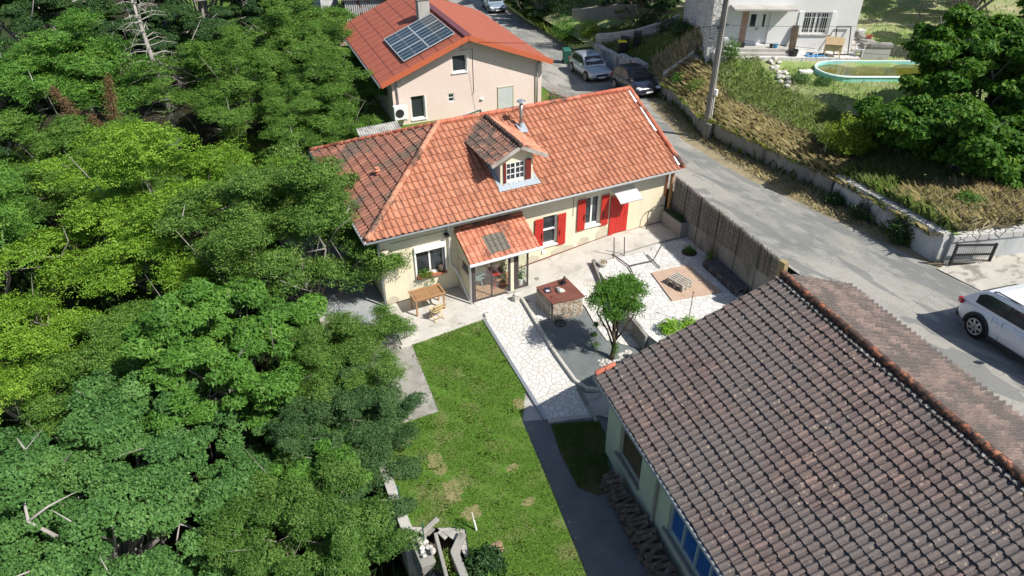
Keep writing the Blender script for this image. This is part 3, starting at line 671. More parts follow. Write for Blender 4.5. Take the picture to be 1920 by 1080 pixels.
for y0, y1 in ((-.5,-.05),(1.35,2.7),(3.0,3.7)):
    m = MB(); m.add([(13.1,y0,EZ+(y0+EO)*sl+.115),(13.2,y0,EZ+(y0+EO)*sl+.12),(13.2,y1,EZ+(y1+EO)*sl+.12),(13.14,y1,EZ+(y1+EO)*sl+.115)],[(0,1,2,3)])
    m.build('verge_flashing', M_frame, H)
m = MB(); gutter(m, (-EO-.05,-EO-.06,EZ-.07), (13.35,-EO-.06,EZ-.05), .05); gutter(m, (-EO-.07,-EO-.05,EZ-.06), (-EO-.07,BY,EZ-.06))
m.build('gutter', M_gutter, H, smooth=True)
m = MB(); m.tube([(-.08,-.08,3.2),(-.08,-.08,-0.02)],.045,8); m.build('downpipe', M_zinc, H, smooth=True)
m = MB(); m.tube([(2.73,-.55,3.3),(2.72,-.07,3.08),(2.7,-.07,1.2),(2.9,-.09,0.95),(3.02,-.3,0.62),(3.02,-1.25,0.05)],.045,8); m.build('downpipe', M_frame, H, smooth=True)
m = MB(); m.tube([(12.98,-.05,3.2),(12.98,-.05,1.9)],.05,8); m.build('downpipe', M_terracotta, H, smooth=True)
m = MB()
for a in ((3.4,3.0,-.02),(8.3,3.2,-.02),(4.9,3.1,-.02)): m.tube([(a[0],a[2],a[1]),(a[0],a[2],a[1]-1.2)],.008,5)
m.tube([(.4,-.02,2.75),(2.7,-.02,2.75)],.008,5); m.build('wall_cable', M_black, H)
# facade windows with shutters
def shutter(parent, u0, u1, z0, z1, ang=0, hinge='L', mat=None):
    m = MB(); w = u1-u0; nb = 4
    for k in range(nb):
        a = u0+w*k/nb; m.b2(a+.004, a+w/nb-.004, -.075, -.035, z0, z1)
    for z in (z0+.16, z1-.16): m.b2(u0+.02,u1-.02,-.095,-.075,z-.035,z+.035)
    o = m.build('shutter', mat or M_red, parent, bevel=0.004)
    if ang:
        px = u0 if hinge == 'L' else u1
        for v in o.data.vertices:
            c, s = math.cos(ang), math.sin(ang); x, y = v.co.x-px, v.co.y+.05
            v.co.x = px+x*c-y*s; v.co.y = -.05+x*s+y*c
    k = MB(); zc = (z0+z1)/2-.12; xc = u1-.08 if hinge == 'L' else u0+.08
    k.tube([(xc,-.1,zc-.16),(xc+.01,-.105,zc),(xc,-.1,zc+.14)],.012,6); k.box((xc,-.1,zc),(.05,.02,.06)); k.box((xc+.015,-.1,zc+.1),(.05,.02,.03))
    k.build('latch', M_black, o)
    return o
w1 = window(H, Bf, 6.88,7.56,0.92,2.28, n=-.13, nx=1, nz=1, label='half open window between the red shutters next to the porch')
m = MB(); m.b2(6.93,7.51,-(-.07),.13,1.58,1.64); m.build('transom', M_frame, w1)
shutter(w1, 6.49,6.875,.84,2.26); shutter(w1, 7.57,7.95,.79,2.27, hinge='R')
w2 = window(H, Bf, 8.9,9.64,1.33,2.68, n=-.15, nx=2, nz=1, label='open casement window between tall red shutters')
m = MB(); B2 = Basis((9.57,.16), R(112), 0); obox(m,B2,0,.05,0,.05,1.4,2.6); obox(m,B2,.33,.38,0,.05,1.4,2.6); obox(m,B2,.05,.33,0,.05,1.4,1.46); obox(m,B2,.05,.33,0,.05,2.54,2.6)
m.build('open_sash', M_frame, w2)
shutter(w2, 8.5,8.885,1.22,2.69); shutter(w2, 9.66,10.04,1.2,2.66, hinge='R')
m = MB(); m.b2(6.84,7.6,-.09,.1,.86,.918); m.build('sill', M_frame, w1); m = MB(); m.b2(8.86,9.68,-.09,.1,1.27,1.328); m.build('sill', M_frame, w2)
m = MB()
for k in range(4): a = 10.33+.193*k; m.b2(a+.003,a+.19,.0,.05,.58,2.5)
dr = m.build('door', M_red, H, bevel=.005)
m = MB(); m.b2(10.14,10.325,-.05,-.015,.58,2.5)
sd_ = m.build('door_shutter', M_red, dr)
m = MB(); m.tube([(10.98,-.03,1.55),(10.98,-.07,1.55),(10.9,-.07,1.55)],.013,6); m.build('handle', M_black, dr)
# left window with roller shutter, planter flowers
w3 = window(H, Bf, 1.33,2.52,0.97,2.1, n=-.13, nx=2, nz=1, label='white window under its roller shutter box, flower box on the sill')
m = MB(); m.b2(1.28,2.57,-.1,-.0,2.1,2.33); m.b2(1.27,1.33,-.07,.1,.97,2.1); m.b2(2.52,2.58,-.07,.1,.97,2.1); m.build('roller_shutter', M_frame, w3, bevel=.01)
m = MB(); m.b2(1.3,2.55,-.14,.08,.9,.965); m.build('sill', M_terracotta, w3)
m = MB(); m.box((2.62,-.12,2.62),(.16,.2,.1)); m.build('wall_lamp', M_black, H)
m = MB(); m.lathe([(0,-.06),(.14,-.03),(.15,0),(.12,.03),(0,.04)],(0.12,-.15,2.55),14); m.build('satellite_dish', M_stuccow, H)
m = MB(); m.b2(6.85,7.0,-.05,-.0,.55,.7); m.build('junction_box', M_frame, H); m = MB(); m.b2(8.05,8.15,-.06,0,3.05,3.13); m.build('wall_lamp', M_frame, H)
# door canopy (curved polycarbonate)
m = MB(); n = 8
for i in range(n):
    t0, t1 = i/n, (i+1)/n
    y0, y1 = -.8*t0, -.8*t1; z0, z1 = 2.8-.28*t0**2, 2.8-.28*t1**2
    m.add([(10.12,y0,z0),(11.22,y0,z0),(11.22,y1,z1),(10.12,y1,z1),(10.12,y0,z0-.012),(11.22,y0,z0-.012),(11.22,y1,z1-.012),(10.12,y1,z1-.012)],[(0,1,2,3),(7,6,5,4),(0,3,7,4),(1,5,6,2)])
cp = m.build('door_canopy', M_frost, H)
m = MB()
for x in (10.16,11.18): m.tube([(x,-.02,2.5),(x,-.3,2.6),(x,-.62,2.63)],.013,6); m.tube([(x,-.02,2.78),(x,-.4,2.72),(x,-.78,2.51)],.013,6)
m.beam((10.12,-.8,2.51),(11.22,-.8,2.51),.03,.03); m.build('bracket', M_gutter, cp)
# dormer
D = MB()
DX0, DX1, DY, DZ0, DZE, DZA, AX = 5.2, 6.62, .45, 3.72, 5.02, 5.46, 5.93
Bd = Basis((DX0,DY), 0, 0)
wallp(D, Bd, DX1-DX0, lambda u: DZE+(DZA-DZE)*(1-abs(u-(AX-DX0))/(AX-DX0)) if u <= AX-DX0 else DZE+(DZA-DZE)*(DX1-DX0-u)/(DX1-AX), [(.24,1.06,.29+3.72,1.06+3.72)], z0=DZ0, breaks=(AX-DX0,), depth=.1)
D.quad((DX1,DY,DZ0),(DX1,2.8,DZ0+1),(DX1,2.8,DZE),(DX1,DY,DZE))
dm = D.build('dormer', M_stucco, H)
m = MB(); m.quad((DX0,DY,DZ0),(DX0,2.8,DZ0+1.0),(DX0,2.8,DZE),(DX0,DY,DZE)); m.build('dormer_cheek', M_bluegrey, dm)
dw = window(dm, Bd, .24,1.06,.29+3.72,1.06+3.72, n=-.05, nx=4, nz=3, fr=.04, bar=.02, mull=.05, name='dormer_window')
m = MB(); m.b2(5.33,5.43,.39,.44,3.98,4.82); m.build('dormer_shutter', M_darkred, dm)
m = MB(); m.b2(6.28,6.5,.36,.42,3.98,4.82)
o = m.build('dormer_shutter', M_darkred, dm)
fl = MB(); fz = lambda y: EZ+(y+EO)*sl
fl.add([(5.0,.12,fz(.12)+.09),(6.85,.12,fz(.12)+.09),(6.75,.5,fz(.5)+.1),(5.1,.5,fz(.5)+.1)],[(0,1,2,3)])
fl.add([(5.05,.3,fz(.3)+.1),(5.2,.3,fz(.3)+.1),(5.2,2.9,fz(2.9)+.1),(5.08,2.9,fz(2.9)+.09)],[(0,1,2,3)])
fl.add([(6.62,.3,fz(.3)+.1),(6.78,.3,fz(.3)+.1),(6.75,2.9,fz(2.9)+.09),(6.62,2.9,fz(2.9)+.1)],[(0,1,2,3)])
fl.build('flashing', M_flash, dm)
m = MB()
LX, RX = 4.72, 7.1; FY = .12; BYd = 3.6
sll = (DZA+.06-(DZE-.1))/(AX-LX)
la = Vector((LX,FY,DZE-.1)); 
zl = DZE-.08
tiles(m, (LX,BYd,zl), (0,-1,0), (AX-LX,0,DZA+.08-zl), BYd-FY, math.hypot(AX-LX, DZA+.08-zl), .2, .3)
tiles(m, (RX,FY,zl), (0,1,0), (AX-RX,0,DZA+.08-zl), BYd-FY, math.hypot(AX-RX, DZA+.08-zl), .2, .3, mi=1)
ro = m.build('dormer_roof', [M_dormtile, M_porchtile], dm)
pn = Vector((0, -sl, 1)).normalized()
clip(ro, [((0,-EO,EZ-.04), -pn)])
m = MB(); caps(m, (AX,FY-.02,DZA+.13), (AX,3.45,DZA+.13), .09, .3); m.build('dormer_ridge', M_capmoss, dm, smooth=True)
m = MB(); m.beam((LX-.02,FY+.02,zl-.04),(AX,FY+.02,DZA+.02),.04,.14); m.beam((RX+.02,FY+.02,zl-.04),(AX,FY+.02,DZA+.02),.04,.14)
for x, zz in ((5.0,DZE-.08),(6.95,DZE-.08)): m.beam((x,FY+.05,zz),(x,1.2,zz),.07,.07)
m.add([(LX,FY+.04,zl-.02),(AX,FY+.04,DZA+.05),(RX,FY+.04,zl-.02),(RX,2.0,zl-.02),(AX,3.3,DZA+.05),(LX,2.0,zl-.02)],[(0,1,4,5),(1,2,3,4)])
m.build('bargeboard', M_deadwood, dm)
# flue
fx, fy, fz0 = 7.32, 2.92, 4.98
m = MB(); m.tube([(fx,fy,fz0),(fx,fy,fz0+1.08)],.075,14); m.tube([(fx,fy,fz0+.55),(fx,fy,fz0+.58)],.082,14)
fo = m.build('flue', flat('stainless', (.3,.28,.25), .35, .5, .5), H, smooth=True)
m = MB(); m.lathe([(.2,0),(.19,.02),(.02,.1),(0,.1)],(fx,fy,fz0+1.18),14)
for a in range(3): m.tube([(fx+.07*math.cos(a*2.1),fy+.07*math.sin(a*2.1),fz0+1.05),(fx+.1*math.cos(a*2.1),fy+.1*math.sin(a*2.1),fz0+1.2)],.008,5)
m.build('flue_cap', M_zinc, fo)
m = MB(); m.lathe([(.15,0),(.11,.15),(.09,.3),(0,.3)],(fx,fy,fz0-.03),14)
m.add([(fx-.16,fy-.35,fz(fy-.35)+.1),(fx+.18,fy-.35,fz(fy-.35)+.1),(fx+.2,fy+.15,fz(fy+.15)+.1),(fx-.2,fy+.15,fz(fy+.15)+.1)],[(0,1,2,3)])
m.build('flue_base', M_flash, fo)
m = MB(); m.lathe([(.09,0),(.09,.14),(.13,.16),(.13,.2),(.07,.24),(.1,.28),(.1,.31),(0,.33)],(1.02,3.1,4.12),12); m.build('roof_vent', M_porchtile, H)

# porch
Pm = MB(); PX0, PX1, PY = 3.05, 5.62, -1.32
wallp(Pm, Basis((PX0,0), R(-90), 0), 1.32, lambda u: 2.6-.5*u, [(.38,1.15,1.15,1.62)], z0=-.1, depth=.12)
po = Pm.build('porch', M_stucco, H)
m = MB(); m.quad((PX0+.06,-1.1,1.17),(PX0+.06,-.42,1.17),(PX0+.06,-.42,1.6),(PX0+.06,-1.1,1.6)); m.build('porch_side_window', M_glass, po)
m = MB()
tiles(m, (2.97,-1.62,2.0), (1,0,0), (0,1.6,.68), 2.95, math.hypot(1.6,.68), .227, .29, mfn=lambda i, j: 1 if (4 <= i <= 7 and 1 <= j <= 3) else 0)
m.build('porch_roof', [M_porchtile, M_glasstile], po)
m = MB(); m.add([(2.95,-1.6,1.94),(5.92,-1.6,1.94),(5.92,-.01,2.62),(2.95,-.01,2.62)],[(0,1,2,3),(3,2,1,0)])
m.build('porch_ceiling', M_palewood, po)
m = MB(); m.beam((2.93,-1.64,1.96),(5.95,-1.64,1.97),.05,.13); m.tube([(2.9,-1.71,2.0),(5.98,-1.71,2.01)],.055,8); m.build('porch_gutter', M_frame, po)
m = MB(); m.tube([(3.0,-1.7,1.97),(3.0,-1.45,1.82),(3.0,-1.42,.02)],.045,8); m.build('downpipe', M_frame, po, smooth=True)
m = MB(); m.beam((2.98,-.05,2.78),(5.9,-.05,2.78),.14,.06); m.build('porch_flashing', M_cap, po)
M_brown = flat('brown_aluminium', (.075,.06,.06), .5)
m = MB()
m.b2(3.1,3.24,-1.36,-1.26,0.02,1.98); m.b2(3.92,3.97,-1.33,-1.28,.08,1.9); m.b2(4.68,4.76,-1.34,-1.28,.06,1.95); m.b2(3.24,4.72,-1.34,-1.28,.03,.08); m.b2(3.24,5.55,-1.34,-1.28,1.86,1.95)
m.b2(4.9,5.12,-1.33,-1.27,.1,1.86); m.b2(5.5,5.56,-1.33,-1.27,.1,1.95); m.b2(5.12,5.5,-1.33,-1.27,.1,.16); m.b2(5.5,5.56,-1.27,-.05,.1,.16); m.b2(5.5,5.56,-1.27,-.05,1.9,1.96)
m.build('door_frame', M_brown, po)
m = MB(); m.b2(4.76,4.9,-1.35,-1.25,.06,1.95); m.build('wall_pier', M_stucco, po)
m = MB(); m.quad((3.24,-1.31,.08),(4.7,-1.31,.08),(4.7,-1.31,1.88),(3.24,-1.31,1.88)); m.quad((5.12,-1.3,.16),(5.5,-1.3,.16),(5.5,-1.3,1.88),(5.12,-1.3,1.88)); m.quad((5.53,-1.27,.16),(5.53,-.05,.16),(5.53,-.05,1.9),(5.53,-1.27,1.9))
m.build('glass', M_clear, po)
m = MB(); m.b2(3.1,5.55,-1.26,-.01,-.1,.1); m.build('porch_floor', surf('terracotta_floor', (.42,.22,.13), (.5,.3,.18), 6, .7, .1), po)
m = MB(); m.b2(4.6,5.75,-1.45,-1.2,-.1,.09); m.build('step', M_concrete, po)

# ---------------------------------------------------------------- pink neighbour house
PA = R(-4); PK = thing('pink_house', 'pale pink gabled house with red shingle roof and solar panels, behind the main house', 'house')
Bp = Basis((5.9,17.0), PA, 0.2)
PW, PD, PE = 9.5, 12.3, 3.05
ptop = lambda u: PE + (u*.4 if u < 4.6 else 1.84-(u-4.6)*1.84/4.9)
m = MB()
ph = [(1.05,1.9,.35,1.75),(3.35,3.75,1.1,1.62),(3.72,4.62,2.85,3.85)]
wallp(m, Bp, PW, ptop, ph, z0=-.8, breaks=(4.6,), depth=.22)
Bpl = Basis(tuple((Bp(0,-PD,0))[:2]), PA-R(90), .2); wallp(m, Bpl, PD, PE, z0=-2)
Bpr = Basis(tuple((Bp(PW,0,0))[:2]), PA+R(90), .2); wallp(m, Bpr, PD, PE, z0=-1.5)
m.build('wall', M_pink, PK)
window(PK, Bp, 1.05,1.9,.35,1.75, n=-.17, nx=1, fr=.06, sill=M_frame, label='tall dark window beside the air conditioner')
window(PK, Bp, 3.35,3.75,1.1,1.62, n=-.08, nx=1, nz=2, fr=.05, label='tiny square window')
window(PK, Bp, 3.72,4.62,2.85,3.85, n=-.14, nx=1, nz=1, fr=.06, sill=M_frame, label='attic window under the gable peak')
m = MB()
for u in (4.62,1.9):
    z0 = .35 if u == 1.9 else 2.85; z1 = 1.75 if u == 1.9 else 3.85
    obox(m,Bp,u,u+.09,-.05,.015,z0,z1)
m.build('window_trim', M_frame, PK)
m = MB(); obox(m,Bp,6.6,7.55,-.02,.03,.1,1.55); m.build('blocked_door', surf('grey_panel', (.5,.53,.52), (.58,.6,.58), 1.5, .8), PK)
m = MB(); obox(m,Bp,6.54,6.6,-.02,.05,.05,1.6); obox(m,Bp,7.55,7.61,-.02,.05,.05,1.6); obox(m,Bp,6.54,7.61,-.02,.05,1.55,1.62); m.build('door_trim', M_stuccow, PK)
m = MB(); obox(m,Bp,-.1,.72,.12,.5,.62,1.42); ac = m.build('air_conditioner', M_frame, PK, bevel=.02)
m = MB(); c = Bp(.22,.51,1.02); 
vs = [c+Bp.U*(.26*math.cos(2*PI*k/20))+Vector((0,0,.26*math.sin(2*PI*k/20))) for k in range(20)]; m.add(vs,[tuple(range(20))])
m.build('fan_grille', M_plastic, ac)
m = MB(); obox(m,Bp,.0,.06,0,.5,.5,.62); obox(m,Bp,.55,.61,0,.5,.5,.62); m.build('bracket', M_zinc, ac)
m = MB(); m.tube([Bp(.28,.08,3.1),Bp(.28,.08,1.4)],.05,8); m.tube([Bp(9.3,.1,2.95),Bp(9.15,.15,2.75),Bp(9.15,.1,-.2)],.05,8)
m.tube([Bp(3.3,.06,-.3),Bp(3.3,.06,-.02),Bp(5.4,.06,.42),Bp(5.5,.06,-.2)],.05,8); m.build('drainpipe', M_gutter, PK, smooth=True)
m = MB(); m.tube([Bp(4.45,.1,4.5),Bp(4.3,.03,4.35),Bp(4.3,.03,4.1),Bp(5.0,.02,4.15),Bp(5.0,.02,1.5),Bp(4.85,.02,1.35)],.014,5); m.build('wall_cable', M_black, PK)
m = MB(); obox(m,Bp,.55,.67,0,.1,2.7,2.82); obox(m,Bp,5.4,5.6,0,.12,1.0,1.07); m.build('wall_fittings', M_frame, PK)
# roof
m = MB(); 
def rl(u, n, zo=0): return Bp(u, n, (PE+.12 + (u*.4 if u < 4.6 else 1.84-(u-4.6)*1.84/4.9))+zo)
ue0, ue1 = -.75, PW+.45; nf, nb_ = .62, -(PD+.5)
vs = [rl(ue0,nf),rl(4.6,nf),rl(4.6,nb_),rl(ue0,nb_),rl(ue1,nf),rl(ue1,nb_)]
m.add(vs+[v-Vector((0,0,.1)) for v in vs],[(0,1,2,3),(1,4,5,2),(9,8,7,6),(8,11,10,7),(0,3,9,6),(5,4,10,11),(3,2,8,9),(2,5,11,8),(1,0,6,7),(4,1,7,10)])
m.build('roof', M_pinkroof, PK)
m = MB()   # sheet joints of the left slope
for k in range(1, 13): m.beam(rl(ue0,nf-k,.012), rl(4.5,nf-k,.012), .025, .008)
for k in range(1, 6): m.beam(rl(ue0+k*.9,nf,.012), rl(ue0+k*.9,nb_,.012), .025, .008)
m.build('roof_seams', M_maroon, PK)
m = MB(); m.beam(rl(ue0,nf+.03,-.06), rl(4.6,nf+.03,-.06), .05, .3); m.beam(rl(4.6,nf+.03,-.06), rl(ue1,nf+.03,-.06), .05, .3); m.build('verge_trim', M_redmetal, PK)
m = MB(); m.beam(rl(4.6,nf-.1,.03), rl(4.6,nb_,.03), .42, .05); m.build('ridge_capping', M_maroon, PK)
m = MB(); m.tube([rl(ue0-.06,nf,-.08),rl(ue0-.06,nb_,-.08)],.06,8); m.build('gutter', M_zinc, PK)
chm = MB(); cc = rl(3.75,-5.9); chm.box(cc+Vector((0,0,.35)),(.75,.62,1.5),rz=PA); ch = chm.build('chimney', M_concrete, PK, bevel=.01)
m = MB(); m.box(cc+Vector((0,0,1.17)),(.86,.72,.1),rz=PA); m.box(cc+Vector((0,0,1.32)),(.6,.5,.2),rz=PA); m.build('chimney_cap', M_wallgrey, ch)
# solar panels: three columns by four rows in two fields
def panel(u0, u1, n0, n1):
    m = MB(); a, b, c, d_ = rl(u0,n0,.14), rl(u1,n0,.14), rl(u1,n1,.14), rl(u0,n1,.14)
    m.add([a,b,c,d_]+[v-Vector((0,0,.04)) for v in (a,b,c,d_)],[(0,1,2,3),(0,4,5,1),(1,5,6,2),(2,6,7,3),(3,7,4,0)])
    o = m.build('solar_panel', M_solar, PK)
    f = MB(); w = .04
    for p, q_ in ((a,b),(b,c),(c,d_),(d_,a)): f.beam(p,q_,w,.05)
    for t in (1/3,2/3): f.beam(a.lerp(d_,t)+Vector((0,0,.004)), b.lerp(c,t)+Vector((0,0,.004)), .014,.01)
    f.beam(a.lerp(b,.5)+Vector((0,0,.004)), d_.lerp(c,.5)+Vector((0,0,.004)), .014,.01)
    f.build('panel_frame', M_panelframe, o)
us = [1.05, 2.6, 4.2]; ns = [-1.25, -2.9, -4.55, -6.2] 
us = [.95, 2.55, 4.15]; ns = [-.55, -2.2, -3.85, -5.5] 
for i in range(2):
    for j in range(3): panel(us[i]+.02, us[i+1]-.02, ns[j]-.02, ns[j+1]+.02)

# ---------------------------------------------------------------- barn in the foreground
BA = math.atan2(-.124,.992); BN = thing('barn', 'low barn with a huge brown mossy tiled roof, filling the lower right', 'barn')
Bb = Basis((3.9,-9.95), BA, 0)          # U right along the gable, n toward viewer (down the roof length)
BL = 14.5
m = MB()
Bw = Basis((3.9,-9.95), BA-R(90), 0)    # left long wall, U = -v, outward = left
bh = [(.83,2.14,.42,1.85),(3.72,6.2,.5,1.95)]
wallp(m, Bw, BL, 2.45, bh, z0=-1.4, depth=.16)
gtop = lambda u: 2.62+(u*.385 if u < 5.54 else 2.05-(u-5.54)*.36)
wallp(m, Basis(tuple(Bb(8.0,0,0)[:2]), BA+PI, 0), 8.0, lambda u: gtop(8.0-u)-.15, z0=-1, breaks=(8.0-5.54,))
wallp(m, Basis(tuple(Bb(8.0,BL,0)[:2]), BA+R(90), 0), BL, 3.5, z0=0)
m.build('wall', M_barnwall, BN)
# windows (boards / blue panes) set in the left wall
m = MB(); 
for k in range(8): obox(m,Bw,.85+.16*k,.85+.16*k+.15,-.16,-.12,.43,1.84)
m.build('boarded_window', M_barkdark, BN)
for k in range(4):
    f = MB(); a = 3.74+.61*k; obox(f,Bw,a,a+.05,-.15,-.05,.5,1.95); obox(f,Bw,a+.05,a+.61,-.15,-.1,.5,.56)
    fo_ = f.build('blue_window', M_bluegrey, BN); g = MB(); obox(g,Bw,a+.05,a+.61,-.14,-.12,.56,1.93); g.build('pane', M_blueglass, fo_)
m = MB(); obox(m,Bw,.72,2.2,-.02,.08,.33,.42); obox(m,Bw,3.62,6.3,-.02,.08,.41,.5); m.build('sill', M_wallgrey, BN)
m = MB(); m.tube([Bw(3.1,.07,2.35),Bw(3.1,.07,-.6)],.045,8); m.build('drainpipe', M_wallgrey, BN)
# roof slopes
e0 = Bb(-.3,-.42,2.5); r0_ = Bb(5.54,-.42,4.75); s0_ = Bb(8.3,-.42,3.75)
vv = -Bb.Nn
m = MB(); Lr = BL+.9
tiles(m, e0, Bb.Nn, r0_-e0, Lr, (r0_-e0).length, .186, .305, hump=.042, lift=.05, rv=lambda: min(1, max(0, random.gauss(.38,.2))) if random.random() > .03 else 1.0)
tiles(m, s0_+Bb.Nn*Lr, vv, r0_-s0_, Lr, (r0_-s0_).length, .186, .305, mi=1, hump=.09, lift=.05)
m.build('roof', [M_barntile, M_barnright], BN)
m = MB(); dn = Vector((0,0,-.07)); e1, r1, s1 = e0+Bb.Nn*Lr, r0_+Bb.Nn*Lr, s0_+Bb.Nn*Lr
m.add([e0+dn,r0_+dn,r1+dn,e1+dn,s0_+dn,s1+dn],[(0,1,2,3),(1,4,5,2)]); m.build('roof_deck', M_barkdark, BN)
m = MB(); caps(m, r0_+Vector((0,0,.1)), r1+Vector((0,0,.1)), .1, .34); m.build('ridge_tiles', tile_mat('spotted_ridge', (.33,.12,.07),(.46,.17,.09),(.52,.22,.12), moss=.62, mosscol=(.05,.042,.038), moss_scale=7), BN, smooth=True)
m = MB(); q0 = r0_+(e0-r0_).normalized()*.17+Vector((0,0,.06)); 
k = 0
while k*.197 < Lr:
    p = q0+Bb.Nn*(k*.197+.03); m.rock(p+Vector((0,0,-.0)), .06, (1,1,.6), .3); k += 1
m.build('ridge_mortar', M_wallgrey, BN)
m = MB(); caps(m, e0+Vector((0,0,.05))+vv*.03, e0.lerp(r0_,.1)+Vector((0,0,.06))+vv*.03, .075, .33); m.build('verge_tiles', M_capred, BN, smooth=True)
m = MB(); m.tube([e0-Bb.U*.08+Vector((0,0,-.05)), e1-Bb.U*.08+Vector((0,0,-.05))],.055,8); m.build('gutter', M_gutter, BN, smooth=True)

# ---------------------------------------------------------------- white house on the slope
WA = math.atan2(-3.74, 6.94); WH = thing('white_house', 'white rendered house with stone-clad corner and barred window, above the meadow', 'house')
Bh = Basis((24.19,10.72), WA, 4.0)
m = MB(); WW = 7.75
wh = [(1.5,2.75,.38,2.28),(4.62,6.15,1.0,2.22)]
wallp(m, Bh, WW, 6, wh, z0=-1.5, depth=.25)
wallp(m, Basis(tuple(Bh(WW,0,0)[:2]), WA+R(90), 4), 9, 6, z0=-1.5)
m.build('wall', M_white, WH)
m = MB(); obox(m,Bh,-.62,.0,-9,.12,-1.5,6); m.build('stone_corner', M_stonewall, WH)
m = MB(); obox(m,Bh,-.3,WW+.3,-9.3,.6,6.0,6.25); m.build('roof', M_porchtile, WH)
m = MB(); obox(m,Bh,1.5,2.1,-.22,-.18,.38,2.28); obox(m,Bh,2.1,2.75,-.22,-.18,.38,2.28); dr = m.build('door', M_frame, WH, bevel=.01)
m = MB(); obox(m,Bh,1.68,1.98,-.18,-.165,1.35,2.05); obox(m,Bh,2.38,2.5,-.18,-.165,1.35,2.05); m.build('door_glass', M_glass, dr)
m = MB(); obox(m,Bh,2.04,2.07,-.18,-.12,1.15,1.3); obox(m,Bh,2.13,2.16,-.18,-.12,1.15,1.3); m.build('handle', M_zinc, dr)
m = MB(); obox(m,Bh,1.12,1.49,-.0,.012,.38,2.28); m.build('brick_panel', surf('pink_stone', (.45,.28,.22),(.55,.36,.29),4,.9,.3), WH)
m = MB(); obox(m,Bh,.35,3.9,-.1,1.05,2.5,2.62); m.build('door_canopy', M_concrete, WH, bevel=.02)
wf = window(WH, Bh, 4.62,6.15,1.0,2.22, n=-.16, nx=3, nz=1, fr=.07, sill=M_kerb, label='wide window behind white security bars')
m = MB()
for k in range(13): u = 4.66+1.45*k/12; m.tube([Bh(u,.04,1.04),Bh(u,.04,2.2)],.009,5)
for z in (1.3,1.95): m.tube([Bh(4.62,.04,z),Bh(6.15,.04,z)],.009,5)
m.build('security_bars', M_frame, wf)
m = MB(); obox(m,Bh,4.35,4.6,.0,.05,.98,2.26); obox(m,Bh,6.2,6.45,.0,.05,.98,2.26); m.build('open_shutter', M_frame, WH)
m = MB(); obox(m,Bh,.9,3.9,.0,.75,-.6,.33); obox(m,Bh,.9,3.9,.75,1.05,-.6,.16); m.build('porch_step', M_concrete, WH, bevel=.01)
m = MB(); obox(m,Bh,-.3,7.9,.02,1.32,-1.2,.02); o = m.build('front_terrace', M_terrace); o['kind'] = 'structure'
tag(o, kind='structure')
def leaning(name, label, cat, B, u, w, h, mat, n0=.55, th=.04, grp=None):
    m = MB(); a, b = B(u,n0,.05), B(u+.05,.06,h); m.beam(a, b, w, th, up=tuple(B.U.cross(b-a).normalized())); 
    o = m.build(name, mat, bevel=.005); return tag(o, label, cat, grp)
m = MB(); a0, b0 = Bh(3.98,.45,.03), Bh(4.08,.05,1.5)
m.add([a0,a0+Bh.U*.38,b0+Bh.U*.38,b0]+[p+Bh.Nn*.05 for p in (a0,a0+Bh.U*.38,b0+Bh.U*.38,b0)],[(3,2,1,0),(4,5,6,7),(0,1,5,4),(1,2,6,5),(2,3,7,6),(3,0,4,7)])
tag(m.build('board', M_barkdark), 'dark wooden board leaning on the white house left of its barred window', 'board')
m = MB(); A_, B_, C_, D_ = Bh(6.55,.75,.05), Bh(7.35,.75,.05), Bh(7.4,.1,1.45), Bh(6.6,.1,1.45)
for p, q_ in ((A_,B_),(B_,C_),(C_,D_),(D_,A_)): m.beam(p,q_,.05,.05)
tag(m.build('clothes_rail', M_black), 'empty black metal frame leaning on the white house wall', 'metal frame')
# chicken coop like wooden box
t = thing('wooden_hutch', 'small wooden hutch with a pitched lid on thin legs, in front of the white house', 'hutch', tuple(Bh(6.35,.95,0.02)), WA-.25)
m = MB(); m.add([(-.45,-.3,.35),(.45,-.3,.35),(.45,.3,.35),(-.45,.3,.35),(-.45,-.3,.75),(.45,-.3,.75),(.45,.3,.95),(-.45,.3,.95),(-.45,.0,1.05),(.45,.0,1.05)],[(0,1,5,4),(1,2,6,9,5),(2,3,7,6),(3,0,4,8,7),(0,3,2,1)]); m.build('body', M_palewood, t)
m = MB(); m.beam((0,-.34,.72),(0,.02,1.09),1.0,.03,up=(1,0,0)) if False else m.add([(-.5,-.36,.73),(.5,-.36,.73),(.5,0,1.08),(-.5,0,1.08),(.5,.34,.93),(-.5,.34,.93)],[(0,1,2,3),(3,2,4,5)]); m.build('lid', surf('lid_wood',(.5,.38,.22),(.42,.3,.17),3), t)
for x in (-.42,.42):
    for y in (-.27,.27): m = MB(); m.beam((x,y,0),(x,y,.38),.05); m.build('leg', M_palewood, t)
def plastic_chair(label, loc, rz, grp='white plastic chairs'):
    t = thing('plastic_chair', label, 'chair', loc, rz, grp)
    m = MB(); m.b2(-.22,.22,-.22,.2,.4,.43); m.build('seat', M_frame, t, bevel=.01)
    m = MB()
    for k in range(5): m.beam((-.18+.09*k,.2,.43),(-.18+.09*k,.28,.85),.045,.02)
    m.beam((-.22,.28,.85),(.22,.28,.85),.05,.04); m.build('backrest', M_frame, t)
    m = MB()
    for x in (-.24,.24): m.tube([(x,.24,.62),(x,-.2,.63),(x,-.24,.0)],.02,6)
    m.build('armrests', M_frame, t)
    for x, y in ((-.2,-.2),(.2,-.2),(-.22,.22),(.22,.22)): m = MB(); m.beam((x,y,0),(x*.9,y*.9,.41),.035); m.build('leg', M_frame, t)
    return t
plastic_chair('white plastic garden chair standing left of the white house door', tuple(Bh(.5,.6,.02)), WA+.5)
plastic_chair('white plastic garden chair at the right end of the white house', tuple(Bh(7.95,.9,.02)), WA-.7)
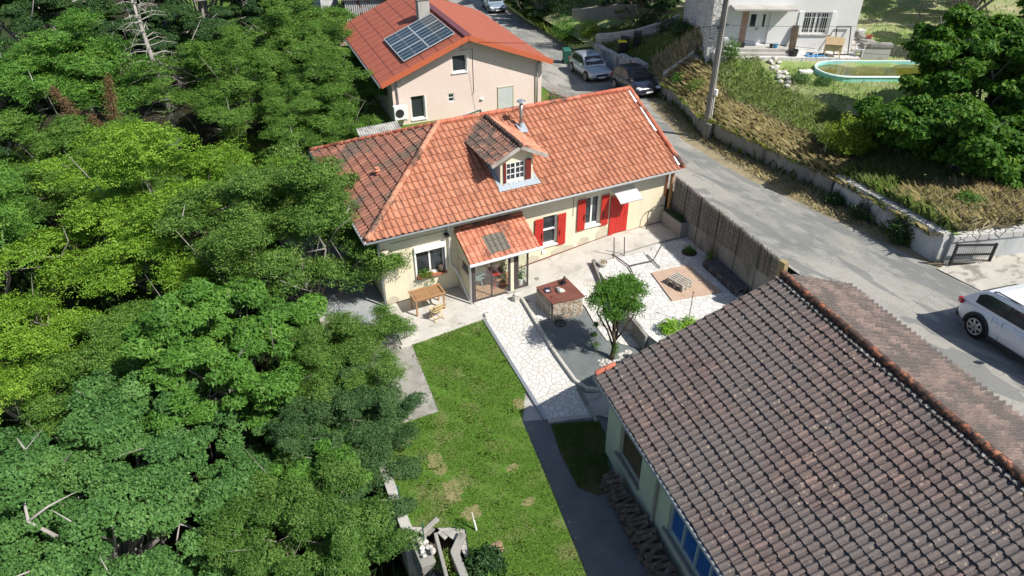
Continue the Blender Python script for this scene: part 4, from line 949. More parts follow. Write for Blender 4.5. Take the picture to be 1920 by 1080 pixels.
def bucket(label, loc, r=.2, h=.3, mat=None, name='bucket', fill=None):
    t = thing(name, label, name.replace('_', ' '), loc)
    m = MB(); m.lathe([(r*.8,0),(r,h),(r*.93,h),(r*.85,h*.75),(0,h*.75)], n=16); m.build('tub', mat or M_plastic, t)
    m = MB(); m.tube([(r*math.cos(a),0,h+.02+r*.5*math.sin(a)) for a in [PI*k/8 for k in range(9)]],.008,5); m.build('handle', M_plastic, t)
    return t
bucket('black bucket on the terrace between door and hose of the white house', tuple(Bh(4.15,.95,.02)), .28, .34)
bucket('small blue box-like pail on the white house doorstep', tuple(Bh(3.2,.5,.34)), .14, .2, flat('blue_plastic',(.08,.3,.5)))
bucket('low black pot left of the white front door', tuple(Bh(1.3,.4,.34)), .16, .22, name='pot')
bucket('low black pot right of the white front door', tuple(Bh(2.95,.5,.34)), .11, .2, name='pot')
m = MB(); pts = []
for k in range(70):
    a = k*.35; rr_ = .35+.12*math.sin(k*.5); p = Bh(5.0+rr_*math.cos(a)+.012*k, .95+rr_*.6*math.sin(a), .06+.03*math.sin(k)); pts.append(p)
m.tube(pts,.025,6); tag(m.build('pool_hose', flat('blue_hose',(.06,.3,.62)), smooth=True), 'blue pool hose lying in loops on the white house terrace', 'hose')
m = MB(); m.tube([Bh(5.2,1.25,.0),Bh(5.25,1.15,.75)],.02,6); m.tube([Bh(5.5,1.05,.0),Bh(5.6,.95,.75)],.02,6)
for z in (.2,.45): m.tube([Bh(5.2,1.22,z),Bh(5.52,1.02,z)],.018,6)
tag(m.build('pool_ladder', M_frame), 'white pool ladder standing on the white house terrace', 'ladder')
# pool
PO = thing('swimming_pool', 'oblong turquoise above-ground pool with murky green water in the meadow', 'pool')
pc0 = Vector((28.4,5.15)); pu = Vector((math.cos(R(-27)), math.sin(R(-27)))); pv = Vector((-pu.y, pu.x))
def pring(off, L=4.7, r=1.4):
    pts = []
    for k in range(13): a = PI/2+PI*k/12; pts.append((pc0+pu*(math.cos(a)*(r+off))+pv*(math.sin(a)*(r+off))))
    for k in range(13): a = -PI/2+PI*k/12; pts.append((pc0+pu*(L+math.cos(a)*(r+off))+pv*(math.sin(a)*(r+off))))
    return pts
def ringmesh(lst, mat, name, par):
    m = MB(); n = len(lst[0][0]); vs = []; fs = []
    for pts, z in lst: vs += [(p.x, p.y, z) for p in pts]
    for i in range(len(lst)-1):
        for k in range(n): fs.append((i*n+k, i*n+(k+1)%n, (i+1)*n+(k+1)%n, (i+1)*n+k))
    m.add(vs, fs); return m.build(name, mat, par)
M_turq = flat('turquoise_liner', (.3,.68,.63), .4)
ringmesh([(pring(.02),3.0),(pring(.02),3.9)], M_turq, 'pool_wall', PO)
ringmesh([(pring(-.06),3.0),(pring(-.06),3.9)], M_turq, 'liner', PO)
ringmesh([(pring(-.07),3.9),(pring(-.06),3.93),(pring(.04),3.93),(pring(.07),3.88)], flat('pool_rim',(.66,.8,.78)), 'rim', PO)
m = MB(); ps = pring(-.06); m.add([(p.x,p.y,3.745) for p in ps],[tuple(range(len(ps)))])
wm, nt, b = newmat('murky_water'); v_ = coords(nt); nn = noise(nt, v_, 1.2, 6, .7)
nt.links.new(ramp(nt, nn, [(.35,(.08,.1,.012)),(.55,(.13,.13,.02)),(.7,(.2,.2,.07))]), b.inputs['Base Color']); b.inputs['Roughness'].default_value = .08
m.build('water', wm, PO)
m = MB(); a = pc0-pu*1.6+pv*.1; m.box((a.x-.35,a.y+.1,3.72),(.75,.32,.16),rz=R(-20)); m.tube([(a.x-.5,a.y,3.2),(a.x-.5,a.y,3.7)],.05,8); tag(m.build('pool_skimmer', M_frame, bevel=.03), 'white filter roll lying on the left end of the pool rim', 'pool filter')
m = MB(); a = pc0+pu*1.9-pv*1.75
for k in range(2): m.beam((a.x+.15*k,a.y,3.0),(a.x+.15*k+.2,a.y+.35,3.75),.04,.03)
tag(m.build('ladder', M_frame), 'short white ladder against the near side of the pool', 'ladder')
# stepping walls beside the white house
def stonebox(label, B, u0, u1, n0, n1, z0, z1, cap=True, mat=None, capm=None):
    t = thing('stone_wall', label, 'wall'); m = MB(); obox(m,B,u0,u1,n0,n1,z0,z1); m.build('wall_body', mat or M_concrete, t, bevel=.01)
    if cap: m = MB(); obox(m,B,u0-.05,u1+.05,n0-.05,n1+.05,z1+.002,z1+.2); m.build('coping', capm or M_wallgrey, t, bevel=.015)
    return t
stonebox('short grey wall with stone coping just right of the white house', Bh, 8.05,9.6,.7,1.05,-1,.55)
stonebox('long dark garden wall behind the white house corner, cluttered with pots', Bh, 8.9,9.2,-6,.2,-1,.3)
for k, (lab, u, n, mt) in enumerate((('terracotta pot at the far end of the garden wall', 9.05,-4.6,M_terracotta),('white tray on the garden wall', 9.05,-2.2,M_frame),('terracotta bowl near the front of the garden wall', 9.05,-1.0,M_terracotta),('dark pot among others on the garden wall',9.05,-3.6,M_plastic))):
    m = MB(); p = Bh(u,n,.5); m.lathe([(.14,0),(.2,.2),(.17,.2),(.12,.05),(0,.05)],tuple(p),12); tag(m.build('plant_pot', mt), lab+' right of the white house', 'pot')
for k in range(5):
    m = MB(); obox(m,Bh,7.95,8.85,-4.6+.9*k,-3.75+.9*k,-.3,.42-.09*k); tag(m.build('garden_step', M_concrete, bevel=.01), ['topmost','second from top','middle','second from bottom','bottom'][k]+' slab of the garden steps climbing beside the white house', 'step', 'garden steps')
m = MB(); random.seed(5)
for k in range(26):
    t_ = k/25; p = Vector((26.1-1.6*t_+random.uniform(-.25,.25), 8.0-2.9*t_+random.uniform(-.2,.2))); m.rock((p.x,p.y,yard(p.x,p.y)+.05), random.uniform(.1,.2))
tag(m.build('stone_row', M_rock), 'row of loose pale rocks lying in the meadow below the white house', 'rocks')
# walls with copings near the parked cars and the bank wall
ycop = M_kerb
for k, (y0, y1, h, lab) in enumerate(((23.2,21.3,1.15,'farthest block of the stepped white roadside wall, by the green bin'),(21.2,19.4,1.2,'second block of the stepped white roadside wall, behind the silver car'),(19.3,17.6,1.25,'third block of the stepped white roadside wall'),(17.5,15.8,1.3,'fourth block of the stepped white roadside wall, behind the dark car'))):
    pts = [(xat(WL,y0)-.06*(k%2),y0-.08),(xat(WL,y1)-.06*(k%2),y1+.05)]
    low_wall('roadside_wall', lab, pts, .32, lambda x, y, q_=(y0+y1)/2: zr(0,q_), h+.1, M_whitewall, M_coping, .24, group='stepped wall blocks behind the parked cars', caplip=.06)
low_wall('roadside_wall', 'long weathered grey bank wall along the road under the electricity pole', fine([(22.9,15.7),(22.9,15),(21.8,10.5),(19.9,6.3),(19.0,-1.9),(18.78,-3.9)],5), .28, lambda x, y: zr(0,y), .92, M_wallgrey)
low_wall('roadside_wall', 'whitewashed roadside wall with stone coping running down to the black gate', fine([(18.72,-4.1),(17.4,-10.0)],4), .32, lambda x, y: zr(0,y), .95, M_whitewall, M_coping, .2, caplip=.05)
low_wall('driveway_wall', 'whitewashed wall with pale stone coping along the driveway behind the gate', fine([(17.55,-10.0),(19.5,-11.0),(24,-12.8),(34,-14.4)],4), .32, driv, .8, M_whitewall, M_coping, .22, caplip=.05)
low_wall('roadside_wall', 'end of a coped wall behind the white car at the right edge', [(19.1,-13.4),(22,-15.5)], .35, driv, .8, M_wallgrey, M_coping, .2, caplip=.05)
low_wall('terrace_wall', 'upper garden wall with white render behind the bins', fine([(24.4,24.5),(25.8,21.5),(28.0,19.5)],3), .3, yard, .65, M_whitewall, M_kerb, .15)
low_wall('terrace_wall', 'far whitewashed garden wall under the dark trees', fine([(26,31),(29.5,26),(31.5,22.5)],3), .3, yard, .8, M_wallgrey, M_wallgrey, .15)
low_wall('terrace_wall', 'broken stone-topped wall stub left of the white house steps', [(22.6,13.6),(24.0,12.6)], .5, yard, .35, M_concrete, M_kerb, .15)
for k in range(4):
    m = MB(); p = Vector((23.0+.42*k, 12.2-.02*k)); m.box((p.x,p.y,yard(p.x,p.y)+.1+.06*k),(.3,.9,.14),rz=R(-25)); tag(m.build('garden_step', M_wallgrey, bevel=.01), ['lowest','second','third','highest'][k]+' of the dark slab steps left of the white house', 'step', 'dark slab steps')
low_wall('field_wall', 'thin overgrown stone edging across the meadow behind the dry grass', fine([(19.4,-6.4),(22,-8.2),(30,-9.8)],3), .3, yard, .22, M_kerb, cat='wall')

# ---------------------------------------------------------------- fence between courtyard and road
low_wall('retaining_wall', 'bare grey concrete retaining wall under the reed screen', fine([(13.5,-.05),(12.42,-10.2)],6), .2, lambda x, y: 0.4, lambda i: 1.55+.62*i/6, M_wallgrey)
FN = thing('reed_fence', 'dried reed screen fence on posts between the white terrace and the road', 'fence')
rm, nt, b = newmat('dried_reed'); v_ = coords(nt)
rc = ramp(nt, attr(nt), [(0,(.2,.17,.14)),(.5,(.36,.31,.26)),(1,(.52,.46,.38))])
wv = N(nt,'ShaderNodeTexNoise'); wv.inputs['Scale'].default_value = 9; nt.links.new(v_, wv.inputs['Vector'])
nt.links.new(mix(nt, ramp(nt, wv.outputs[0], [(.35,.5),(.6,0)]), rc, (.18,.16,.13)), b.inputs['Base Color']); b.inputs['Roughness'].default_value = .9
m = MB(); y = -.15; k = 0; random.seed(9)
def fbase(y): return max(1.15, zr(0,y)-.75)
while y > -7.45:
    zt = 2.85+random.gauss(0,.035)
    x = 13.36+y*.105+random.uniform(-.012,.012); lean = random.uniform(-.02,.02); w = random.uniform(.008,.014); z0 = fbase(y)+random.uniform(-.04,.04)
    m.add([(x,y,z0),(x-.012,y-w,z0),(x,y-2*w,z0),(x,y+lean,zt),(x-.012,y+lean-w,zt),(x,y+lean-2*w,zt)],[(0,1,4,3),(1,2,5,4)], rnd=min(1,max(0,random.gauss(.4,.25)+ (.6 if y < -7.0 else 0))))
    y -= 2*w*.9; k += 1
m.build('reed_screen', rm, FN)
m = MB(); m.add([(13.38,-.15,1.2),(12.6,-7.45,1.9),(12.6,-7.45,2.75),(13.38,-.15,2.75)],[(0,1,2,3)]); m.build('backing_mat', M_barkdark, FN)
m = MB()
for j in range(9):
    z = .12+.2*j
    for a, c in ((-.15,-2),(-2,-4),(-4,-6),(-6,-7.7)):
        if z+fbase(a) < 2.75 and z+fbase(c) < 2.8: m.beam((13.335+a*.105,a,fbase(a)+z),(13.335+c*.105,c,fbase(c)+z),.006,.006)
m.build('binding_wire', M_bark, FN)
for y in (-1.2,-2.3,-3.6,-5.0,-6.3,-7.4):
    m = MB(); m.tube([(13.31+y*.105,y,.5),(13.31+y*.105,y,2.88)],.014,6); m.build('post', M_black if y > -7 else M_palewood, FN)
m = MB(); m.b2(13.12,13.22,-.22,-.08,1.2,3.25); m.build('post', M_wood, FN)
m = MB(); m.b2(12.42,12.62,-7.75,-7.5,.4,2.9); m.build('end_post', surf('lichen_wood',(.4,.3,.12),(.3,.26,.16),4), FN)
# raised planter
t = thing('planter', 'long concrete raised planter full of dark plants at the foot of the reed fence', 'planter')
m = MB(); m.prism([(12.85,-.12),(13.25,-.12),(13.25,-1.55),(12.85,-1.55)],.4,1.25); m.build('planter_box', M_wallgrey, t, bevel=.02)
m = MB(); m.prism([(12.92,-.2),(13.2,-.2),(13.2,-1.48),(12.92,-1.48)],1.2,1.26); m.build('soil', M_barkdark, t)

# ---------------------------------------------------------------- courtyard furniture
TB = thing('garden_table', 'brown slatted wooden table on the small patio under the window', 'table', (1.38,-.93,.05), R(1))
m = MB()
for k in range(2):
    for j in range(11): x = -.55+.53*k+.0455*j+.02; m.b2(x+.002,x+.041,-.3,.3,.735,.76)
for y in (-.34,.34): m.b2(-.58,.58,y-.04,y+.04,.73,.765)
for x in (-.6,0,.6): m.b2(x-.035,x+.035,-.38,.38,.731,.767)
m.build('table_top', M_wood, TB, bevel=.003)
m = MB()
for y in (-.32,.32): m.b2(-.56,.56,y-.012,y+.012,.65,.73)
for x in (-.57,.57): m.b2(x-.012,x+.012,-.31,.31,.65,.73)
m.build('apron', M_wood, TB)
for x, y in ((-.56,-.31),(.56,-.31),(-.56,.31),(.56,.31)): m = MB(); m.beam((x,y,0),(x,y,.73),.06); m.build('leg', M_wood, TB, bevel=.004)
def folding_chair(label, loc, rz, mat, seatm):
    t = thing('folding_chair', label, 'chair', loc, rz)
    m = MB()
    for k in range(5): m.b2(-.2,.2,-.19+.075*k,-.13+.075*k,.44,.455)
    m.build('seat', seatm, t)
    m = MB(); m.b2(-.2,.2,.2,.22,.7,.76); m.b2(-.2,.2,.215,.235,.6,.65); m.build('backrest', seatm, t)
    for x in (-.22,.22):
        m = MB(); m.beam((x,-.22,0),(x,.23,.8),.03); m.build('leg', mat, t)
        m = MB(); m.beam((x*.88,.22,0),(x*.88,-.2,.45),.03); m.build('leg', mat, t)
    m = MB(); m.beam((-.2,-.14,.15),(.2,-.14,.15),.025); m.beam((-.2,.14,.15),(.2,.14,.15),.025); m.build('rung', mat, t)
    return t
folding_chair('pale yellow wooden folding chair in front of the slatted table', (1.45,-1.72,.05), R(195), M_palewood, M_palewood)
folding_chair('turquoise-topped folding chair between table and house wall', (1.45,-.32,.05), R(190), M_deadwood, flat('turquoise_paint',(.12,.45,.42)))
# flowers on the sill
def leafclump(name, n, rad, lo, hi, mat, parent=None, seed=0, squash=.7, center=(0,0,0), up=.5, w=.5, core=0):
    g = np.random.default_rng(seed); d = g.normal(size=(n,3)); d /= np.linalg.norm(d,axis=1)[:,None]
    r = rad*g.random(n)**(1/2.2) if core == 0 else rad*(core+(1-core)*g.random(n))
    bumps = 1+.18*np.sin(d[:,0]*7+seed)*np.sin(d[:,1]*6+seed*2)+.12*np.sin(d[:,2]*9+d[:,0]*5)
    c = d*r[:,None]*bumps[:,None]*np.array([1,1,squash]) + np.array(center)
    return leaves(name, c, d, lo, hi, mat, g, parent, up, w)
def leaves(name, c, outd, lo, hi, mat, g, parent, up=.5, w=.5, rnd=None, axis=None):
    n = len(c); nv = g.normal(size=(n,3)); nv /= np.linalg.norm(nv,axis=1)[:,None]
    nn = nv*.75+outd*.45+np.array([0,0,up]); nn /= np.linalg.norm(nn,axis=1)[:,None]
    ax = g.normal(size=(n,3)) if axis is None else axis+g.normal(size=(n,3))*.25
    ax -= nn*(ax*nn).sum(1)[:,None]; ax /= np.linalg.norm(ax,axis=1)[:,None]+1e-9
    b = np.cross(nn, ax); L = (lo+(hi-lo)*g.random(n))[:,None]; Wd = L*w
    V = np.stack([c-ax*L*.5, c+b*Wd*.5+nn*L*.05, c+ax*L*.5-nn*L*.08, c-b*Wd*.5+nn*L*.05],1).reshape(-1,3)
    if rnd is None: rnd = np.clip(g.normal(.45,.22,n),0,1)
    return npmesh(name, V, 4, rnd, mat, parent)
ML_mid = leaf_mat('leaf_mid', (.045,.12,.016),(.08,.19,.026),(.15,.29,.045))
ML_bright = leaf_mat('leaf_bright', (.14,.3,.02),(.24,.44,.035),(.4,.58,.07))
ML_dark = leaf_mat('leaf_dark', (.02,.05,.015),(.035,.085,.02),(.06,.13,.03), trans=.25)
ML_red = leaf_mat('petal_pink', (.6,.05,.12),(.7,.1,.2),(.8,.3,.35))
ML_orange = leaf_mat('petal_orange', (.7,.2,.03),(.75,.35,.05),(.8,.5,.2))
t = thing('flower_box', 'green trailing plant in a terracotta box on the window sill above the table', 'planter', (1.62,-.1,.97), 0)
m = MB(); m.b2(-.3,.35,-.09,.06,0,.12); m.build('box', M_terracotta, t)
leafclump('foliage', 700, .3, .04,.08, ML_mid, t, 4, .5, (0,-.05,.2)); leafclump('trailing_shoots', 160, .13, .04,.07, ML_mid, t, 5, 1.9, (.22,-.18,-.12)); leafclump('flowers', 60, .28, .03,.05, ML_orange, t, 6, .4, (0,-.1,.2))
m = MB(); m.lathe([(.1,0),(.13,.1),(.12,.24),(.06,.28),(0,.28)],(2.33,.0,.97),12); tag(m.build('vase', M_barkdark, smooth=True), 'dark brown pot at the right end of the sill above the table', 'vase')
# inside the porch: red round table, drying rack, plants
t = thing('round_table', 'small red round table behind the porch glass', 'table', (4.35,-.72,.1))
m = MB(); m.lathe([(0,.69),(.33,.69),(.34,.7),(.34,.72),(.33,.725),(0,.725)],n=24); m.build('table_top', M_red, t)
m = MB(); m.tube([(0,0,.2),(0,0,.7)],.025,8); m.build('stem', M_red, t)
for a in range(3): m = MB(); m.tube([(0,0,.25),(.15*math.cos(a*2.1),.15*math.sin(a*2.1),.15),(.27*math.cos(a*2.1),.27*math.sin(a*2.1),0)],.018,6); m.build('leg', M_red, t)
t = thing('drying_rack', 'pale green wire drying rack behind the left porch pane', 'drying rack', (3.5,-.8,.1), .2)
M_mint = flat('mint_wire', (.5,.68,.6))
m = MB()
for k in range(9): m.tube([(-.2,-.32+.08*k,.95+.012*k),(.2,-.32+.08*k,.95+.012*k)],.008,5)
for x in (-.2,.2): m.tube([(x,-.34,.94),(x,.34,1.05)],.011,5)
for k in range(6): m.tube([(-.2,-.3+.08*k,.75),(.2,-.3+.08*k,.75)],.008,5)
m.build('rack', M_mint, t)
for x in (-.2,.2):
    m = MB(); m.tube([(x,-.3,0),(x,.25,1.0)],.012,5); m.build('leg', M_mint, t); m = MB(); m.tube([(x,.3,0),(x,-.25,.95)],.012,5); m.build('leg', M_mint, t)
def potted(name, label, loc, r, h, potm, n, rad, lm, seed, sq=1.2, lo=.06, hi=.14, w=.35, up=.5, grp=None):
    t = thing(name, label, 'potted plant', loc, 0, grp)
    m = MB(); m.lathe([(r*.75,0),(r,h),(r*1.08,h),(r*1.08,h+.03),(r*.9,h+.03),(r*.85,h-.02),(0,h-.02)],n=16); m.build('pot', potm, t)
    leafclump('foliage', n, rad, lo, hi, lm, t, seed, sq, (0,0,h+rad*sq*.8), up, w); return t
potted('potted_palm', 'spiky green plant in a white pot behind the narrow porch pane', (5.3,-1.1,.12), .12,.24, M_frame, 120, .22, ML_mid, 31, 1.5, .12,.26,.15)
potted('potted_vine', 'tall leafy plant inside the porch behind the sliding door', (4.62,-.9,.1), .12,.2, M_terracotta, 300, .16, ML_mid, 32, 3.6, .06,.12)
# stone plinth table
t = thing('stone_plinth', 'square dry-stone plinth with a rusty steel top in the middle of the courtyard', 'plinth', (0,0,0))
m = MB(); random.seed(12); c4 = [(5.42,-3.62),(6.62,-3.74),(6.65,-2.42),(5.38,-2.5)]
m.prism([(c4[0][0]+.04,c4[0][1]+.04),(c4[1][0]-.04,c4[1][1]+.04),(c4[2][0]-.04,c4[2][1]-.04),(c4[3][0]+.04,c4[3][1]-.04)],-.2,.76)
for a, b in zip(c4, c4[1:]+c4[:1]):
    av, bv = Vector(a), Vector(b); L = (bv-av).length; d = (bv-av)/L; z = -.12
    while z < .74:
        h = random.uniform(.05,.11); s = 0
        while s < L-.02:
            w = min(random.uniform(.12,.34), L-s); p = av+d*(s+w/2); h_ = min(h, .76-z)
            m.box((p.x,p.y,z+h_/2),(w-.012,.13+random.uniform(-.02,.03),h_-.01),rz=math.atan2(d.y,d.x)+random.uniform(-.03,.03)); s += w
        z += h
o = m.build('stonework', surf('dry_stone',(.42,.36,.28),(.56,.5,.41),3,.9,.5,.2,20,c3=(.3,.2,.13),lo3=.52,hi3=.62,s3=4), t, bevel=.008)
m = MB(); m.prism([(5.36,-3.72),(6.72,-3.84),(6.7,-2.38),(5.32,-2.45)],.775,.8); m.build('steel_top', M_rust, t)
m = MB(); m.rock((6.02,-3.12,.86),.17,(1.1,.8,.5),.3); tag(m.build('rock', M_rock), 'pale rough stone lying on the rusty steel top', 'rock')
t = thing('iron_scrap', 'black cast iron tool with a long handle on the far corner of the rusty top', 'tool', (6.35,-2.72,.8), .3)
m = MB(); m.b2(-.12,.16,-.07,.07,0,.05); m.tube([(0,0,.05),(-.02,0,.16),(.05,.0,.26),(.12,.02,.3),(.14,.02,.24)],.028,8); m.box((.02,0,.12),(.14,.1,.1)); m.tube([(.1,0,.05),(.18,.02,.15),(.12,.03,.2)],.02,6); m.build('body', M_black, t, bevel=.006)
m = MB(); m.tube([(-.1,0,.03),(-.45,.05,.03)],.014,6); m.build('handle', M_black, t)
t = thing('game_box', 'small dark open box near the left edge of the rusty top', 'box', (5.58,-2.92,.8), -.3)
m = MB(); m.b2(-.13,.13,-.1,.1,0,.03); m.b2(-.13,.13,.1,.12,0,.12); m.build('case', flat('violet_black',(.05,.04,.07)), t, bevel=.005)
m = MB(); m.b2(-.06,.07,-.05,.04,.03,.045); m.build('contents', M_frame, t)
m = MB(); m.box((5.55,-3.3,.812),(.07,.06,.025),rz=.3); tag(m.build('matchbox', M_darkred), 'tiny reddish box in front of the dark open box', 'box')
# iron wheel ornament on the gravel
t = thing('iron_ornament', 'black iron disc ornament with curved spokes lying on the gravel', 'ornament', (5.62,-3.95,-.06))
m = MB(); m.tube([(.2*math.cos(2*PI*k/24),.2*math.sin(2*PI*k/24),.03) for k in range(25)],.018,6,cap=False); m.build('ring', M_black, t)
for a in range(4): m = MB(); m.tube([(.19*s*math.cos(a*PI/2+s*1.2),.19*s*math.sin(a*PI/2+s*1.2),.035) for s in (0,.25,.5,.75,1)],.014,6); m.build('spoke', M_black, t)
# deck and pallet table
t = thing('wooden_deck', 'square of pale decking boards laid on the white terrace', 'deck')
m = MB(); d0, d1, d2, d3 = Vector((10.15,-3.3)),Vector((11.85,-3.45)),Vector((11.85,-5.6)),Vector((9.75,-5.25))
for k in range(15):
    a, b = k/15+.002, (k+1)/15-.002
    p = [d0.lerp(d1,a), d0.lerp(d1,b), d3.lerp(d2,b), d3.lerp(d2,a)]; m.prism([(v.x,v.y) for v in p],.52,.565)
m.build('boards', M_decking, t)
def pallet_layers(m, L, Wd, z, n=7, th=.022, h=.14, bl=.09):
    for k in range(n): x = -L/2+L*(k+.5)/n; m.b2(x-L/n*.32,x+L/n*.32,-Wd/2,Wd/2,z+h-th,z+h)
    for y in (-Wd/2+.05,0,Wd/2-.05):
        for x in (-L/2+.07,0,L/2-.07): m.b2(x-bl*.7,x+bl*.7,y-bl/2,y+bl/2,z+th,z+h-2*th)
        m.b2(-L/2,L/2,y-.045,y+.045,z+h-2*th-.001,z+h-th-.001); m.b2(-L/2,L/2,y-.045,y+.045,z,z+th)
t = thing('pallet_table', 'small low table made of two pale stacked pallets on the decking', 'table', (10.62,-4.55,.57), R(12))
for k in range(2): m = MB(); pallet_layers(m, .62, .8, .165*k, 5); m.build('pallet', M_palletw, t)
# pallet sofa
t = thing('pallet_sofa', 'long dark sofa built of grey pallets against the reed fence', 'sofa', (12.68,-4.95,.51), R(90-5))
for k in range(2):
    for j in range(2): m = MB(); pallet_layers(m, 1.18, .85, 0, 8); o = m.build('pallet', M_pallet, t); o.location = (-.6+1.2*k, 0, .155*j)
for k in range(2):
    m = MB(); pallet_layers(m, 1.18, .5, 0, 6); 
    m2 = MB()
    for z in (.36,.5,.64,.8): m2.b2(-.59,.59,-.02,.02,z-.045,z+.045)
    for x in (-.54,0,.54): m2.b2(x-.04,x+.04,-.07,-.02,.3,.85); m2.b2(x-.04,x+.04,.02,.08,.3,.85)
    o = m2.build('backrest', M_pallet, t); o.location = (-.6+1.2*k, -.42, 0)
# hammock stand
t = thing('hammock_stand', 'dark steel hammock stand without its hammock on the white terrace', 'hammock stand')
M_steel = flat('dark_steel', (.07,.07,.07), .5)
z = .54
m = MB(); m.tube([(9.6,-2.5,z+.05),(10.72,-2.6,z+.05)],.025,8); m.build('base_bar', M_steel, t)
m = MB(); m.tube([(9.5,-1.4,z+.03),(9.6,-2.5,z+.05),(9.42,-3.1,z+.03)],.025,8); m.build('foot', M_steel, t)
m = MB(); m.tube([(10.78,-2.1,z+.03),(10.72,-2.6,z+.05),(10.68,-3.15,z+.03)],.025,8); m.build('foot', M_steel, t)
m = MB(); m.tube([(10.72,-2.6,z+.05),(11.3,-2.5,z+.95)],.022,8); m.build('arm', M_steel, t)
for i, (x, y) in enumerate(((9.55,-1.45),(9.95,-1.62))): m = MB(); m.tube([(x,y,.5),(x-.06,y+.02,1.4)],.022,6); tag(m.build('steel_rod', M_steel), ('left' if i == 0 else 'right')+' of two upright steel rods standing behind the hammock stand', 'rod', 'upright rods')
m = MB(); m.tube([(12.0,-.28,.5),(12.0,-.26,1.2)]+[(12.5-.5*math.cos(PI*k/12),-.24,1.2+.42*math.sin(PI*k/12)) for k in range(13)]+[(13.0,-.2,.5)],.022,6)
tag(m.build('garden_arch', M_steel, smooth=True), 'thin rusty metal arch leaning by the house corner and the planter', 'arch')
m = MB(); m.tube([(9.5,-6.6,.5),(9.5,-6.6,1.86)],.014,6); m.box((9.5,-6.6,1.86),(.05,.05,.02)); tag(m.build('lamp_stake', M_steel), 'thin upright metal stake rising above the barn verge by the decking', 'stake')
potted('flower_pot', 'beige bowl of dried grass on the corner of the terrace wall', (8.68,-1.95,.51), .2,.18, M_kerb, 160, .17, leaf_mat('straw_leaf',(.3,.2,.1),(.4,.28,.15),(.5,.4,.25)), 41, .5, .06,.12,.1)
potted('flower_pot', 'spiky plant in a terracotta pot against the reed fence left of the sofa', (12.72,-3.72,.51), .13,.18, M_terracotta, 90, .2, ML_mid, 42, 1.3, .14,.3,.12)
t = thing('plant_bed', 'round patch of dark plants growing in a hole of the terrace paving', 'plant', (12.55,-2.65,.51))
m = MB(); m.lathe([(.33,.0),(.33,.012),(0,.012)],n=18); m.build('soil', M_barkdark, t); leafclump('foliage', 260, .26, .05,.12, ML_mid, t, 43, .6, (0,0,.15)); 
leafclump('planter_plants', 420, .3, .05,.12, ML_dark, None, 44, .5, (0,0,0)); o = bpy.data.objects['planter_plants']; o.name = 'planter_plants'; o.scale = (.55,2.0,.8); o.location = (13.02,-.85,1.32); tag(o, 'dark leafy plants filling the raised concrete planter', 'plant')
m = MB(); m.b2(6.0,6.22,-1.2,-1.0,court(6.1,-1.1)+.026,court(6.1,-1.1)+.032); o = tag(m.build('drain_cover', M_wallgrey), 'small square drain grate in the yard slab', 'drain')
m = MB(); m.rock((3.25,-2.35,.06),.13); m.rock((3.4,-2.25,.03),.1); m.rock((3.18,-2.5,.03),.08); tag(m.build('rock', M_rock), 'grey rocks at the kerb corner below the porch', 'rock')
m = MB(); m.box((4.72,-1.95,.14),(.3,.2,.28),rz=.2); m.rock((4.72,-1.95,.3),.13); tag(m.build('kerb_block', M_kerb, bevel=.02), 'rough stone block at the top of the curved kerb beside the plinth', 'stone')
m = MB(); random.seed(8)
for k in range(70):
    a = random.uniform(2.9,6.5); r_ = random.uniform(.25,.75); x, y = 6.45+r_*math.cos(a), -6.35+r_*math.sin(a)*.6; m.rock((x,y,-.2),random.uniform(.035,.075))
tag(m.build('pebble_ring', M_rock), 'heap of white pebbles round the foot of the trimmed tree', 'pebbles')

# firewood along the barn wall
random.seed(21); protos = []
LG = 'split logs stacked along the barn wall'; LL = 'rough dark firewood log in the stack along the barn wall'
for k in range(3):
    m = MB(); pts = [(-.28,0,0),(-.1,random.uniform(-.01,.02),.01),(.1,0,random.uniform(-.015,.015)),(.28,0,0)]; r_ = .075
    m.tube(pts,[r_,r_*random.uniform(.85,1.1),r_*random.uniform(.85,1.1),r_*.95],9); o = m.build('firewood_log', M_log, smooth=False)
    for v in o.data.vertices: v.co.y *= random.uniform(.8,1.15); v.co.z *= random.uniform(.8,1.15)
    protos.append(o)
cnt = 0
for i in range(26):
    top = 5 if i < 3 else 4 if i < 8 else 5
    for j in range(top):
        u = 1.2+.155*i+random.uniform(-.02,.02); rr_ = random.uniform(.65,1.35)
        o = protos[cnt] if cnt < 3 else random.choice(protos).copy()
        if cnt >= 3: COL.objects.link(o)
        zz = -.52+.06+.135*j; p = Bw(u+(j%2)*.07, .42+random.uniform(-.06,.06), zz)
        o.location = p; o.rotation_euler = (random.uniform(0,6), random.uniform(-.12,.12), BA+random.uniform(-.35,.35)); o.scale = (random.uniform(.6,1.0), rr_, rr_)
        tag(o, LL, 'log', LG); cnt += 1
# lawn end: broken wall, rubble, tarp, posts
t = thing('broken_wall', 'broken concrete walls and slabs round a pit at the end of the lawn', 'ruin')
def gz(x, y): return court(x, y)
m = MB()
m.b2(-2.62,-2.2,-11.2,-10.2,-1.6,-.52); m.beam((-2.3,-10.3,-.5),(-1.7,-10.05,-.45),.14,.3); m.beam((-2.15,-11.9,-.6),(-1.95,-10.5,-.45),.1,.4); m.build('wall_stub', M_slab, t, bevel=.02)
m = MB(); m.beam((-1.25,-10.8,-.52),(-1.7,-11.25,-.55),.22,.4); m.beam((-1.68,-11.2,-.55),(-1.75,-12.8,-.6),.22,.4); m.build('wall_stub', M_wallgrey, t, bevel=.02)
m = MB(); m.box((-1.62,-10.45,-.5),(.42,.3,.06),rz=.4,rx=.15); m.box((-1.15,-10.5,-.5),(.26,.22,.06),rz=1.0,ry=.2); m.build('broken_slab', M_concrete, t, bevel=.01)
